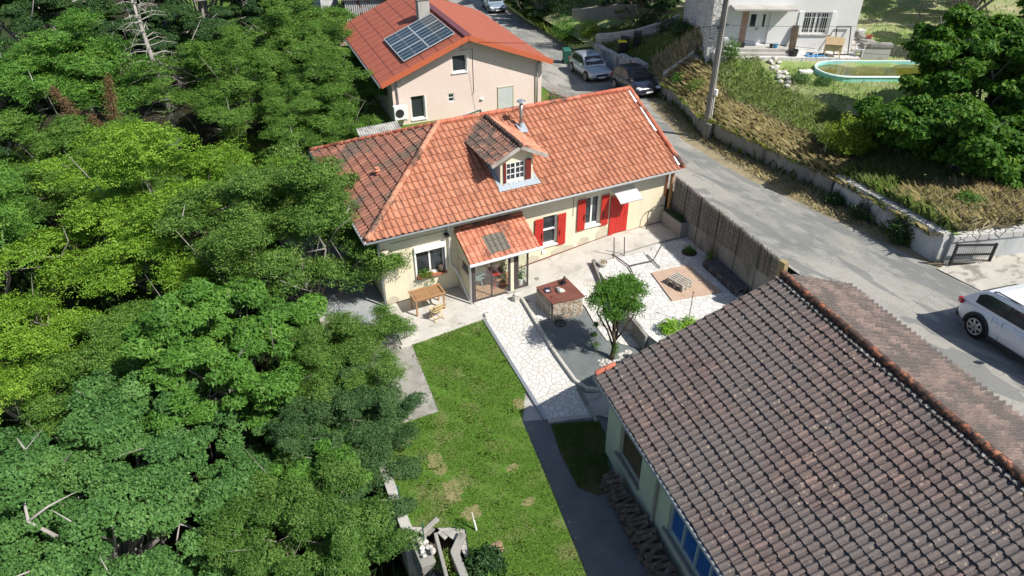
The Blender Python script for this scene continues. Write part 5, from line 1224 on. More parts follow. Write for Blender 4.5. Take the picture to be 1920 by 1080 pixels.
m = MB(); m.prism([(-2.3,-10.2),(-1.2,-10.3),(-1.3,-13),(-2.5,-13)],-1.4,-1.0); m.build('pit_floor', M_barkdark, t)
m = MB(); random.seed(4)
for k in range(9): m.rock((-2.35+random.uniform(-.2,.2),-10.75+random.uniform(-.3,.3),-.4+random.uniform(-.04,.08)), random.uniform(.05,.1))
tag(m.build('rubble', M_rock), 'heap of pale broken stones beside the broken wall', 'rubble')
m = MB(); m.rock((-2.3,-12.6,-.5),.13,jit=.1); tag(m.build('rock', M_rock), 'single round white stone below the rubble at the frame bottom', 'rock')
m = MB(); n = 9
vs = [(-2.6+.5*i/n-.15*math.sin(j*1.2), -11.2-1.3*j/n, -.55-.25*abs(math.sin(i*1.3+j*.8))-.25*(1-i/n)) for j in range(n+1) for i in range(n+1)]
m.add(vs, [(j*(n+1)+i, j*(n+1)+i+1, (j+1)*(n+1)+i+1, (j+1)*(n+1)+i) for j in range(n) for i in range(n)])
tag(m.build('tarpaulin', flat('black_sheet',(.02,.022,.022),.25,.6), smooth=True), 'crumpled black plastic sheet beside the broken wall', 'tarpaulin')
M_gpost = flat('green_post', (.02,.12,.08))
for lab, x, y in (('thin green post on top of the old retaining wall, farther one',-2.5,-9.05),('thin green post near the rubble, closer one',-2.3,-10.55)):
    m = MB(); m.tube([(x,y,-.5),(x,y,.35)],.018,6); m.box((x,y,.36),(.05,.03,.03)); tag(m.build('fence_post', M_gpost), lab, 'post', 'thin green posts')
m = MB(); m.tube([(-.85,-10.85,-.5),(-.9,-10.8,-.02)],.028,6); m.tube([(-.9,-10.8,-.02),(-.93,-10.75,.28)],.014,6); tag(m.build('marker_post', M_frame), 'white marker post with a thin tip standing in the lawn', 'post')
m = MB(); m.rock((-.55,-11.55,-.47),.2,(1,1,.35)); tag(m.build('earth_mound', surf('dry_earth',(.3,.2,.12),(.4,.28,.18),5)), 'small bare mound of earth at the end of the lawn', 'mound')

# ---------------------------------------------------------------- street things
t = thing('electricity_pole', 'tall grey concrete electricity pole rising out of the dry bank', 'pole', (19.55,5.4,2.2), R(20))
m = MB(); 
def taper(m, z0, z1, a0, a1, b0, b1): m.add([(-a0,-b0,z0),(a0,-b0,z0),(a0,b0,z0),(-a0,b0,z0),(-a1,-b1,z1),(a1,-b1,z1),(a1,b1,z1),(-a1,b1,z1)],[(3,2,1,0),(4,5,6,7),(0,1,5,4),(1,2,6,5),(2,3,7,6),(3,0,4,7)])
taper(m,-1.2,8.6,.17,.11,.13,.09); m.build('shaft', M_pole, t, bevel=.02)
m = MB(); taper(m,-1.0,8.5,.06,.05,.005,.005); o = m.build('cable_channel', M_wallgrey, t); o.location = (-.05,-.145,0)
m = MB(); m.b2(-.05,.1,-.3,-.14,1.55,1.85); m.build('junction_box', M_frame, t, bevel=.01)
m = MB(); m.tube([(.09,-.17,-1.1),(.08,-.16,1.6)],.03,6); m.build('conduit', M_frame, t)
m = MB(); m.beam((-.45,0,4.95),(.6,0,4.95),.05); m.box((-.4,0,5.0),(.06,.06,.1)); m.build('crossarm', M_black, t)
m = MB(); m.box((19.35,5.0,1.9),(.28,.35,.9),rz=R(20)); tag(m.build('meter_cabinet', M_wallgrey, bevel=.01), 'grey concrete meter cabinet at the foot of the pole', 'cabinet')
def wire(lab, a, b, sag, r=.012):
    a, b = Vector(a), Vector(b); m = MB(); m.tube([a.lerp(b,k/16)-Vector((0,0,sag*4*(k/16)*(1-k/16))) for k in range(17)], r, 5)
    tag(m.build('overhead_wire', M_black), lab, 'wire')
wire('overhead wire from the pole to the gable of the pink house', (19.75,5.3,7.3), tuple(Bp(4.6,.1,4.6)), .4)
wire('overhead wire crossing the white house front to the right', (19.9,5.3,7.2), (40,-5,8.5), .5, .01)
wire('lower thin wire from the pole toward the meadow trees', (19.9,5.2,6.6), (34,-9,7.5), .5, .009)
# gate
t = thing('metal_gate', 'low black mesh gate standing open at the driveway', 'gate', (17.3,-10.45,2.98), R(-24))
m = MB(); 
for a, b in (((0,0,.1),(1.35,0,.1)),((0,0,.85),(1.35,0,.85)),((0,0,.48),(1.35,0,.48)),((0,0,.05),(0,0,.9)),((1.35,0,.05),(1.35,0,.9))): m.beam(a,b,.06 if a[0] != b[0] else .07)
m.build('gate_frame', M_black, t)
m = MB()
for k in range(1,18): m.tube([(1.35*k/18,0,.12),(1.35*k/18,0,.83)],.006,4)
for k in range(1,9): m.tube([(0,0,.1+.75*k/9),(1.35,0,.1+.75*k/9)],.006,4)
m.build('mesh_infill', M_black, t)
t = thing('metal_fence', 'grey sheet metal roadside fence by the pink house', 'fence')
m = MB(); a, b = Vector((15.9,16.2,-.1)), Vector((16.6,12.3,.3))
m.add([a,b,b+Vector((0,0,1.1)),a+Vector((0,0,1.1))],[(0,1,2,3)]); m.build('sheet_panel', M_zinc, t)
for k in range(6): m = MB(); p = a.lerp(b,k/5); m.beam(p,p+Vector((0,0,1.15)),.06); m.build('post', M_black, t)
m = MB(); m.beam(a+Vector((0,0,1.12)),b+Vector((0,0,1.12)),.06); m.build('rail', M_wallgrey, t)
def bin_(label, loc, rz, lidm, bodym=None, s=1):
    t = thing('wheelie_bin', label, 'bin', loc, rz); t.scale = (s,s,s)
    m = MB(); m.add([(-.22,-.25,.05),(.22,-.25,.05),(.22,.25,.05),(-.22,.25,.05),(-.29,-.35,.98),(.29,-.35,.98),(.29,.33,.98),(-.29,.33,.98)],[(3,2,1,0),(4,5,6,7),(0,1,5,4),(1,2,6,5),(2,3,7,6),(3,0,4,7)]); m.build('body', bodym or M_plastic, t, bevel=.02)
    m = MB(); m.add([(-.31,-.38,.98),(.31,-.38,.98),(.31,.36,.98),(-.31,.36,.98),(-.27,-.33,1.04),(.27,-.33,1.04),(.27,.3,1.1),(-.27,.3,1.1)],[(3,2,1,0),(4,5,6,7),(0,1,5,4),(1,2,6,5),(2,3,7,6),(3,0,4,7)]); m.build('lid', lidm, t, bevel=.015)
    for x in (-.25,.25): m = MB(); m.tube([(x-.03,.3,.1),(x+.03,.3,.1)],.1,12); m.build('wheel', M_tyre, t)
    m = MB(); m.tube([(-.25,.4,1.0),(.25,.4,1.0)],.02,6); m.build('handle', M_plastic, t)
yb = lambda x, y: yard(x, y)
bin_('green wheelie bin at the roadside behind the silver car', (21.7,24.3,zr(0,24.3)+.02), -.3, flat('green_bin',(.02,.13,.09)), flat('green_bin_body',(.02,.1,.07)))
bin_('black wheelie bin with a closed black lid behind the stepped wall', (24.3,20.6,yb(24.3,20.6)+.15), 2.6, M_plastic)
bin_('black wheelie bin with a bright yellow lid behind the stepped wall', (23.85,20.2,yb(23.85,20.2)+.15), 2.7, flat('yellow_lid',(.75,.65,.02)))
bin_('dark brown bin right of the black ones', (25.1,20.2,yb(25.1,20.2)+.1), 2.5, flat('brown_bin',(.08,.05,.05)))
# sheds
def corrug(name, label, P, U, V, W, L, mat, amp=.03, pw=.13, cat='shed'):
    m = MB(); U = Vector(U).normalized(); V = Vector(V).normalized(); Nn = U.cross(V); P = Vector(P); n = int(W/pw*4)
    vs = []; fs = []
    for j in (0,1):
        for i in range(n+1): vs.append(P+U*(W*i/n)+V*(L*j)+Nn*(amp*math.sin(i*PI/2)))
    for i in range(n): fs.append((i,i+1,n+2+i,n+1+i))
    m.add(vs, fs); return m
t = thing('corrugated_shed', 'grey corrugated lean-to roof between the main house and the pink house', 'shed')
m = corrug('', '', (2.3,9.6,1.75), (1,.04,.0), (.1,1,.1), 2.3, 3.6, None)
m.build('roof', surf('fibre_cement',(.4,.39,.36),(.55,.54,.5),2,.9,.2,.2,30,c3=(.2,.19,.17),lo3=.5,hi3=.65,s3=1.6), t, smooth=True)
m = MB(); m.prism([(2.5,9.8),(4.5,9.9),(4.8,12.9),(2.8,12.9)],-1.5,1.65); m.build('wall', M_wallgrey, t)
t = thing('tin_shed', 'ramshackle tin shed with rusty red and white roof behind the pink house', 'shed')
M_tin = surf('rusty_tin',(.5,.5,.49),(.42,.4,.38),2,.6,.2,.4,30,c3=(.22,.1,.07),lo3=.52,hi3=.6,s3=1.4)
m = corrug('', '', (7.7,34.0,-.4), (1,-.42,0), (0,0,1), 5.0, 4.3, None, .03,.16); m.build('wall', M_tin, t)
m = corrug('', '', (7.2,34.0,3.95), (1,-.42,0), (.4,1,.25), 5.8, 4, None,.03,.16); m.build('roof', surf('red_tin',(.3,.1,.09),(.6,.55,.52),1.0,.6,.2,.4,20,stretch=(6,1,1)), t)
m = MB(); m.prism([(7.8,34.15),(12.3,32.2),(14,36),(9.4,38)],-1,3.8); m.build('inner_wall', M_barkdark, t)
m = MB()
for k in range(3): p = Vector((7.0+.15*k,32.6-.02*k,1.2+.4*k)); m.box(tuple(p),(.8,.5,.35),rz=.3*k,rx=.2*k)
tag(m.build('scrap_pile', surf('scrap',(.6,.6,.58),(.4,.25,.1),3,.6), bevel=.02), 'pile of pale boards and scrap at the corner of the tin shed', 'scrap')
m = MB(); m.box((6.8,37.0,3.9),(2.2,2.0,.08),ry=.2,rz=.4); m.box((6.8,37.0,1.8),(1.6,1.4,4),rz=.4); tag(m.build('small_shed', M_whitewall), 'pale flat-roofed hut at the edge of the wood behind the tin shed', 'shed')

# ---------------------------------------------------------------- cars
def lerpl(x, tab):
    for (a, *u), (b, *v) in zip(tab, tab[1:]):
        if a <= x <= b: t = (x-a)/(b-a+1e-9); return [p+(q_-p)*t for p, q_ in zip(u, v)]
    return list(tab[-1][1:]) if x > tab[-1][0] else list(tab[0][1:])
def car(name, label, loc, rz, pitch, L, Wd, Ht, belt, paint, suv=False, wr=.33, roofm=None, gc=.2, hood=.27, cls='car', rails=False, wb=.6, wcx=None):
    """front points to +x locally"""
    t = thing(name, label, cls, loc, rz); t.rotation_euler = (0, pitch, rz)
    hl, hw_ = L/2, Wd/2
    # lower body: stations rear -> front (t, ztop, halfwidth, zbottom)
    st = [(0,.74*belt,.72,gc+.2),(.012,.84*belt,.84,gc+.1),(.05,.95*belt,.95,gc+.02),(.14,1.0*belt,.995,gc),(.3,1.0*belt,1,gc),(.55,.985*belt,1,gc),(1-hood-.03,.965*belt,1,gc),(1-hood*.6,.915*belt,.985,gc),(1-hood*.25,.83*belt,.95,gc+.02),(.975,.72*belt,.86,gc+.06),(.995,.6*belt,.74,gc+.12),(1.0,.52*belt,.66,gc+.18)]
    vs = []; fs = []; K = 0
    for s, zt, w, zb in st:
        x = -hl+L*s; w *= hw_
        ring = [(0,zb),(w*.8,zb),(w*.97,zb+.06),(w*1.0,zb+(zt-zb)*.35),(w*.995,zb+(zt-zb)*.62),(w*.965,zt-.09),(w*.9,zt-.02),(w*.6,zt+.012),(0,zt+.02)]
        full = [(x,y,z) for y, z in ring]+[(x,-y,z) for y, z in ring[-2:0:-1]]
        K = len(full); vs += full
    for i in range(len(st)-1):
        for k in range(K): fs.append((i*K+k, (i+1)*K+k, (i+1)*K+(k+1)%K, i*K+(k+1)%K))
    fs += [tuple(range(K)), tuple((len(st)-1)*K+k for k in range(K-1,-1,-1))]
    m = MB(); m.add(vs, fs); body = m.build('body', paint, t, smooth=True, sub=1)
    # greenhouse
    xr0, xr1 = -hl+.03*L, -hl+(.2 if not suv else .17)*L; xf1, xf0 = -hl+(1-hood-.2)*L, -hl+(1-hood-.0)*L
    if not suv: xr0 = -hl+.05*L
    zb_, zt_ = belt-.06, Ht
    wb0, wt0 = hw_*.93, hw_*.73
    def gp(x, z): # half width at height
        k = (z-zb_)/(zt_-zb_); return wb0+(wt0-wb0)*k
    n = 7; rooftop = []
    prof = [(xr0,zb_),(xr0+(xr1-xr0)*.55,zb_+(zt_-zb_)*.62),(xr1,zt_-.04),(xr1+.25,zt_),( (xr1+xf1)/2,zt_+.02),(xf1-.15,zt_-.005),(xf1+.08,zt_-.06),(xf0-(xf0-xf1)*.45,zb_+(zt_-zb_)*.52),(xf0,zb_)]
    vs = []
    for x, z in prof: w = gp(x, z); vs += [(x,w,z),(x,w*.86,z+.02 if z > belt else z),(x,0,z+.035 if z > belt else z),(x,-w*.86,z+.02 if z > belt else z),(x,-w,z)]
    fs = []
    for i in range(len(prof)-1):
        for k in range(4): fs.append((i*5+k,i*5+k+1,(i+1)*5+k+1,(i+1)*5+k))
    for side in (0, 4): 
        idx = [i*5+side for i in range(len(prof))]; fs.append(tuple(idx if side == 0 else idx[::-1]))
    m = MB(); m.add(vs, fs); m.build('roof', roofm or paint, t, smooth=False, bevel=.03)
    # side windows: polygons offset outwards
    def sidepoly(pts, mat, nm, off=.012):
        for sgn in (1,-1):
            m = MB(); q_ = [(x, sgn*(gp(x, z)+off), z) for x, z in pts]; m.add(q_ if sgn > 0 else q_[::-1], [tuple(range(len(q_)))]); m.build(nm, mat, t)
    def edge(x): # top height of glass area at x
        for (a, za), (b, zb2) in zip(prof, prof[1:]):
            if a <= x <= b: return za+(zb2-za)*(x-a)/(b-a)
        return zb_
    mx = (xr1+xf1)/2+.02*L; g0 = belt+.03
    xa, xb = xr1-.02*L, xf0-.3
    def seg(x0, x1):
        pts = [(x0,g0)]; pts.append((x1,g0)); 
        for k in range(6, -1, -1): x = x0+(x1-x0)*k/6; pts.append((x, max(g0+.01, min(edge(x)-.09, zt_-.1))))
        return pts
    sidepoly(seg(xr0+(xr1-xr0)*.75, mx-.04), M_glass, 'side_window'); sidepoly(seg(mx+.04, xf0-.28), M_glass, 'side_window'); sidepoly(seg(mx-.045, mx+.045), M_plastic, 'pillar_trim', .008)
    # windscreen and rear window
    def endglass(x0, z0, x1, z1, nm, f0=.12, f1=.9, off=.02):
        m = MB(); dx, dz = x1-x0, z1-z0; nx, nz = -dz, dx; l = math.hypot(nx, nz); nx, nz = nx/l*off, nz/l*off
        if nz < 0: nx, nz = -nx, -nz
        row = []
        for f in (f0, f1):
            x, z = x0+dx*f, z0+dz*f; w = gp(x, z)*.88; row.append([(x+nx,w,z+nz),(x+nx,-w,z+nz)])
        (a, b), (c, d) = row; m.quad(a, b, d, c); return m.build(nm, M_glass, t)
    endglass(xf0, zb_, xf1+.08, zt_-.06, 'windscreen', .16, .93, .05); endglass(xr0, zb_, xr1, zt_-.04, 'rear_window', .3, .9, .06)
    # wheels
    wxs = (wcx if wcx else (-L*wb/2, L*wb/2)); dr_ = M_plastic
    for wx_ in wxs:
        for sgn in (1,-1):
            w = MB(); y0 = sgn*(hw_-.2); y1 = sgn*(hw_+.015)
            w.tube([(wx_,y0,wr),(wx_,y1,wr)],wr,22); wo = w.build('wheel', M_tyre, t, bevel=.02)
            r_ = MB(); yy = sgn*(hw_+.02); c0 = (wx_,yy,wr)
            r_.tube([(wx_,yy-sgn*.02,wr),(wx_,yy,wr)],wr*.3,12)
            for a in range(7):
                an = 2*PI*a/7; r_.beam((wx_,yy,wr),(wx_+wr*.62*math.cos(an),yy,wr+wr*.62*math.sin(an)),.03 if not suv else .07,.055 if not suv else .03,up=(0,1,0))
            r_.tube([(wx_+wr*.66*math.cos(2*PI*k/20),yy,wr+wr*.66*math.sin(2*PI*k/20)) for k in range(21)],.022,6,cap=False)
            r_.build('rim', M_rim, wo)
            ar = MB(); pts = [(wx_+(wr+.05)*math.cos(a),(hw_-.005)*sgn,wr+.0+(wr+.05)*math.sin(a)) for a in [PI*(-.04+1.08*k/14) for k in range(15)]]
            ar.tube(pts,.045 if suv else .03,6); ar.build('wheel_arch', M_plastic, t)
    # sills, lights, grille, mirrors, plates, seams
    m = MB(); 
    for sgn in (1,-1): m.beam((wxs[0]+wr+.08,sgn*(hw_-.01),gc+.05),(wxs[1]-wr-.08,sgn*(hw_-.01),gc+.05),.05,.12)
    m.box((-hl+.1,0,gc+.12),(.22,Wd*.8,.16)); m.box((hl-.08,0,gc+.14),(.16,Wd*.72,.12)); m.build('sill_cladding', M_plastic, t, bevel=.02)
    for sgn in (1,-1):
        m = MB(); m.box((hl-.13*L/4.3,sgn*hw_*.76,.68*belt),(.3,.34,.12),rz=-sgn*.5,ry=.25); m.build('headlight', M_clearlamp, t, bevel=.03)
        m = MB(); m.box((-hl+.13,sgn*hw_*.8,.84*belt),(.18,.26,.17),rz=sgn*.4); m.build('tail_light', M_redlamp, t, bevel=.03)
        m = MB(); m.box((xf0-.42,sgn*(hw_+.07),belt+.05),(.12,.2,.13)); m.build('mirror', paint, t, bevel=.03)
    m = MB(); m.box((hl-.035,0,.57*belt),(.07,Wd*.5,.13)); m.build('grille', M_plastic, t, bevel=.02)
    m = MB(); m.box((hl+.0,0,.42*belt),(.03,.46,.1)); m.box((-hl-.0,0,.62*belt),(.03,.46,.1)); m.build('number_plate', M_frame, t)
    m = MB()
    for sgn in (1,-1):
        for x in (wxs[0]+wr+.06+.04*0, mx, xf0-.35): m.beam((x,sgn*(hw_+.001),gc+.15),(x,sgn*(hw_*.972),belt-.07),.008,.006)
    m.build('door_seams', M_plastic, t)
    m = MB()
    for sgn in (1,-1):
        for x in (mx-.2, xf0-.95 if xf0-.95 > mx+.2 else mx+.7): m.box((x,sgn*(hw_*.99+.012),belt-.17),(.17,.025,.03))
    m.build('door_handles', paint, t)
    if rails:
        m = MB()
        for sgn in (1,-1): m.tube([(xr1+.15,sgn*wt0*.93,zt_+.0),(xr1+.25,sgn*wt0*.93,zt_+.05),(xf1-.2,sgn*wt0*.93,zt_+.05),(xf1-.08,sgn*wt0*.93,zt_-.01)],.018,6)
        m.build('roof_rails', M_plastic, t)
    return t
M_clearlamp = flat('lamp_lens', (.7,.72,.75), .1, .8)
M_redlamp = flat('red_lens', (.5,.01,.01), .15, .7)
def carpaint(name, c, metal=0.0): m = flat(name, c, .3, .5, metal, .8); return m
head = R(-97.5)
car('parked_car', 'silver hatchback parked by the stepped white wall', (21.6,20.7,zr(0,20.7)+.05), head, R(-2.0), 4.25,1.79,1.48,.93, carpaint('silver_paint',(.42,.48,.52),.35))
car('parked_car', 'dark blue compact suv parked in front of the silver hatchback', (21.75,15.3,zr(0,15.3)+.03), R(-96), R(-5.0), 4.0,1.76,1.55,.98, carpaint('navy_paint',(.022,.025,.05),.2), suv=True, roofm=flat('black_roof',(.02,.02,.025),.3))
car('parked_car', 'pale blue-grey hatchback parked far up the lane', (24.6,44.0,zr(0,44)+.03), R(-100), R(0), 3.9,1.66,1.42,.9, carpaint('pale_blue_paint',(.32,.4,.48),.3))
SV = car('white_suv', 'glossy white suv with dark windows at the right edge of the lane', (14.72,-15.05,zr(0,-15.05)+.03), R(-100), R(-5.5), 4.4,1.84,1.48,.99, carpaint('white_paint',(.85,.86,.87)), suv=True, wr=.36, rails=True, wcx=(-1.32,1.32))

# ---------------------------------------------------------------- vegetation
LM = {}
def lm(name, *a, **k): LM[name] = leaf_mat(name, *a, **k); return LM[name]
lm('locust_yellow', (.09,.19,.015),(.165,.31,.025),(.29,.44,.05), rough=.55, trans=.25)
lm('locust_dark', (.055,.125,.018),(.095,.195,.028),(.19,.29,.06), rough=.55, trans=.22)
lm('locust_mid', (.055,.13,.018),(.1,.21,.028),(.19,.31,.055), rough=.55, trans=.22)
lm('oak_leaf', (.055,.14,.035),(.09,.21,.05),(.165,.31,.085), rough=.55, spec=.25, trans=.25)
lm('walnut_leaf', (.06,.155,.022),(.1,.235,.034),(.2,.36,.06), rough=.55, spec=.25, trans=.25)
lm('willow_leaf', (.07,.16,.028),(.115,.235,.042),(.21,.34,.08), rough=.5)
lm('blue_leaf', (.04,.1,.03),(.07,.15,.045),(.13,.22,.075), rough=.6, trans=.2)
lm('wood_dark', (.025,.065,.018),(.045,.105,.026),(.08,.15,.04), rough=.6, trans=.2)
lm('fig_leaf', (.035,.1,.012),(.07,.17,.02),(.19,.3,.035), rough=.6, spec=.2, trans=.28)
lm('hedge_yellow', (.12,.2,.02),(.22,.32,.03),(.38,.44,.06))
lm('topiary', (.045,.13,.017),(.075,.195,.024),(.15,.31,.04), rough=.55)
lm('brown_needle', (.12,.07,.035),(.2,.12,.06),(.26,.17,.09), trans=.15)
lm('weed', (.1,.18,.03),(.18,.27,.05),(.34,.37,.13))

def limbs(m, root, targets, r0, g, n=6):
    """a trunk that forks towards the targets"""
    top = np.mean(targets, axis=0); top = root+(top-root)*.45
    k = 7; pts = []; 
    for i in range(k): t = i/(k-1); pts.append(root+(top-root)*t+np.array([math.sin(t*5+g.random()*.5), math.cos(t*4), 0])*.12*t)
    m.tube(pts, [r0*(1-.5*i/(k-1)) for i in range(k)], 9)
    for T in targets:
        s = pts[g.integers(2, k)]; L = np.linalg.norm(T-s); mid = (s+T)/2+g.normal(size=3)*L*.08+np.array([0,0,.08*L]); rr_ = min(r0*.4, .03+.02*L)
        q1 = (s+mid)/2+g.normal(size=3)*L*.03; q2 = (mid+T)/2+g.normal(size=3)*L*.05
        m.tube([s,q1,mid,q2,T],[rr_,rr_*.8,rr_*.6,rr_*.4,rr_*.15],n)
        for _ in range(3):
            a = [q1,mid,q2][g.integers(0,3)]; e = a+g.normal(size=3)*L*.22+np.array([0,0,.06*L]); m.tube([a,(a+e)/2+g.normal(size=3)*L*.02,e],[rr_*.4,rr_*.25,rr_*.06],5)
def dome(k, g, fr=.8):
    d = g.normal(size=(k,3)); d /= np.linalg.norm(d,axis=1)[:,None]; d[:,2] = np.abs(d[:,2])*1.15-.22
    q_ = np.where(g.random(k) < fr, .85+.3*g.random(k), g.random(k))
    bp = 1+.15*np.sin(d[:,0]*7)*np.cos(d[:,1]*6)
    return d*(q_*bp)[:,None]*1.5
def crown(lobes, nclump, per, cr, g, mode='clump', lo=.08, hi=.14, w=.5, shell=.55, sq=.55):
    """returns leaf centres, outward dirs, axis, rnd"""
    out = []
    for x, y, z, r in lobes:
        if r < .9: out.append((x,y,z,r)); continue
        out.append((x,y,z-.2*r,r*.55))
        for k in range(9):
            d = g.normal(size=3); d[2] = abs(d[2])*.95-.2; d /= np.linalg.norm(d); q_ = r*g.uniform(.5,.85)
            out.append((x+d[0]*q_*1.1, y+d[1]*q_*1.1, z+d[2]*q_, r*g.uniform(.2,.4)))
    lobes = out
    L = np.array([l[:3] for l in lobes]); Rr = np.array([l[3] for l in lobes]); wts = Rr**2; wts /= wts.sum()
    C = []; D = []; tries = 0
    while len(C) < nclump and tries < nclump*8:
        tries += 1
        i = g.choice(len(L), p=wts); d = g.normal(size=3); d[2] = d[2]+.25; d /= np.linalg.norm(d)
        if d[2] < -.15: continue
        r = Rr[i]*(shell*.8+(1.06-shell*.8)*g.random()**.8)*(1+.16*math.sin(d[0]*6+i*2)*math.cos(d[1]*5+i)); p = L[i]+d*r*np.array([1,1,.6])
        dd = np.linalg.norm((p-L)/np.array([1,1,.6]),axis=1)/Rr
        if np.sort(dd)[0] < shell*.8: continue
        nz = math.sin(p[0]*1.9+1.3*math.sin(p[1]*1.1)+p[2]*.9)*math.cos(p[1]*1.7+1.1*math.sin(p[0]*1.3)+p[2]*1.2)
        if r > .35 and nz < -.5: continue
        C.append(p); D.append(d)
    C = np.array(C); D = np.array(D); n = len(C)
    tone = g.normal(0,.16,n)
    if mode == 'spray':
        ns = per//8; of = dome(n*ns, g, .5); base = np.repeat(C, ns, 0)+of*cr*np.array([1,1,sq])*.62
        dirs = g.normal(size=(n*ns,3)); dirs[:,2] = dirs[:,2]*.4-.15; dirs += np.repeat(D,ns,0)*.6; dirs /= np.linalg.norm(dirs,axis=1)[:,None]
        s = np.tile(np.linspace(-.16,.16,4),2); side = np.repeat([-1,1],4)
        cb = np.cross(dirs, [0,0,1.]); cb /= np.linalg.norm(cb,axis=1)[:,None]+1e-6
        P = base[:,None,:]+dirs[:,None,:]*s[None,:,None]+cb[:,None,:]*(side*.045)[None,:,None]
        P[:,:,2] -= (s**2*1.2)[None,:]
        P = P.reshape(-1,3); ax = (cb[:,None,:]*side[None,:,None]+dirs[:,None,:]*.5).reshape(-1,3); od = np.repeat(np.repeat(D,ns,0)*.5+of*np.array([.55,.55,.7]),8,0); tn = np.repeat(np.repeat(tone,ns)+g.normal(0,.14,n*ns),8)
    else:
        of = dome(n*per, g); P = np.repeat(C, per, 0)+of*cr*np.array([1,1,sq])*.55
        ax = g.normal(size=(n*per,3)); ax[:,2] -= .5; ax += np.repeat(D,per,0)*.5; ax /= np.linalg.norm(ax,axis=1)[:,None]; od = np.repeat(D,per,0)*.5+of*np.array([.55,.55,.7]); tn = np.repeat(tone,per)
    rnd = np.clip(.45+tn+g.normal(0,.15,len(P)),0,1)
    return P, od, ax, rnd, C
def tree(name, label, cat, loc, lobes, nclump, per, cr, leafm, bark, seed, mode='clump', lo=.08, hi=.14, w=.5, shell=.55, sq=.55, r0=.22, nl=18, rz=0, group=None, up=.5, deadtwigs=0):
    g = np.random.default_rng(seed); t = thing(name, label, cat, loc, rz, group)
    P, od, ax, rnd, C = crown(lobes, nclump, per, cr, g, mode, lo, hi, w, shell, sq)
    leaves('crown', P, od, lo, hi, leafm, g, t, up, w, rnd, ax)
    m = MB(); idx = g.choice(len(C), min(nl, len(C)), replace=False); limbs(m, np.array([0,0,0.]), C[idx], r0, g); m.build('trunk', bark, t, smooth=True)
    if deadtwigs:
        m = MB()
        for _ in range(deadtwigs):
            p = C[g.integers(len(C))]*1.0; d = g.normal(size=3); d[2] = abs(d[2])*.6; d /= np.linalg.norm(d); p = p-d*.3
            q1 = p+d*.5+g.normal(size=3)*.1; q2 = q1+(d+g.normal(size=3)*.5)*.45
            m.tube([p,q1,q2],[.04,.028,.008],5)
            m.tube([q1,q1+g.normal(size=3)*.35],[.014,.004],5)
        m.build('bare_twigs', M_deadwood, t)
    return t
def recolor(t, mat):
    for c in kids(t):
        if c.name.startswith('crown'): c.material_slots[0].link = 'OBJECT'; c.material_slots[0].material = mat
    return t
GW = 'trees of the wood left of the houses'
fz_ = lambda x, y: forest(x, y)
# big kinds ---------------------------------------------------
LA = tree('locust_tree', 'largest yellow-green feathery locust tree, its crown spreading over the middle left', 'tree', (-7.2,8.0,-4), [(0,0,6.2,3.6),(-3.3,-1.2,5.2,2.8),(3.0,.6,5.4,2.9),(.6,-2.8,5.0,2.7),(-2.2,2.6,6.0,2.8),(2.2,2.8,6.0,2.6),(-.6,1.0,8.0,2.2)], 860, 200, .56, LM['locust_yellow'], M_bark, 1, 'spray', .085, .13, .42, .5, sq=.6, r0=.28, group=GW, deadtwigs=6)
LB = tree('locust_tree', 'darker locust with brownish seed pods leaning over the left end of the main roof', 'tree', (-3.1,1.8,-2.7), [(0,.6,6.0,2.6),(1.9,2.0,5.8,1.9),(2.3,-1.2,4.6,1.7),(-1.8,1.5,5.9,2.2),(-1.3,-1.4,5.0,2.0),(.9,3.4,6.0,1.9),(2.6,.4,5.2,1.3)], 700, 200, .5, LM['locust_dark'], M_bark, 2, 'spray', .08, .12, .42, .5, sq=.6, r0=.2, group=GW, deadtwigs=5)
OK_ = tree('oak_tree', 'broad blue-green oak filling the bottom left, with pale broken branches', 'tree', (-10.2,-5.4,-5.5), [(0,0,6.2,3.0),(2.6,.9,5.7,2.3),(-2.8,.8,5.6,2.5),(.3,-2.7,5.0,2.4),(3.2,-1.9,4.4,2.0),(-2.6,-2.6,4.4,2.3),(.9,2.4,6.0,2.2)], 340, 520, .46, LM['oak_leaf'], M_deadwood, 3, 'clump', .075, .12, .6, .6, .62, r0=.3, group=GW, deadtwigs=5)
WN = tree('walnut_tree', 'walnut tree with long pointed leaves and a pale bare limb, left of centre', 'tree', (-5.9,-2.2,-4.3), [(0,0,6.4,2.1),(1.7,.7,5.9,1.7),(-1.5,1.0,6.4,1.8),(.7,-1.6,5.3,1.7),(-1.2,-1.2,5.5,1.6)], 170, 330, .46, LM['walnut_leaf'], M_bark, 4, 'clump', .13, .21, .36, .55, .55, r0=.2, group=GW, deadtwigs=4)
WL_ = tree('willow_tree', 'fine-leaved yellowish willow at the bottom beside the end of the lawn', 'tree', (-4.8,-8.6,-4), [(0,0,3.9,1.7),(1.2,-1.0,3.4,1.2),(-1.4,.2,3.9,1.5),(.3,1.4,3.7,1.3),(-.6,-1.7,3.4,1.4)], 230, 330, .38, LM['willow_leaf'], M_bark, 5, 'clump', .08, .14, .22, .5, .6, r0=.13, group=GW, deadtwigs=4)
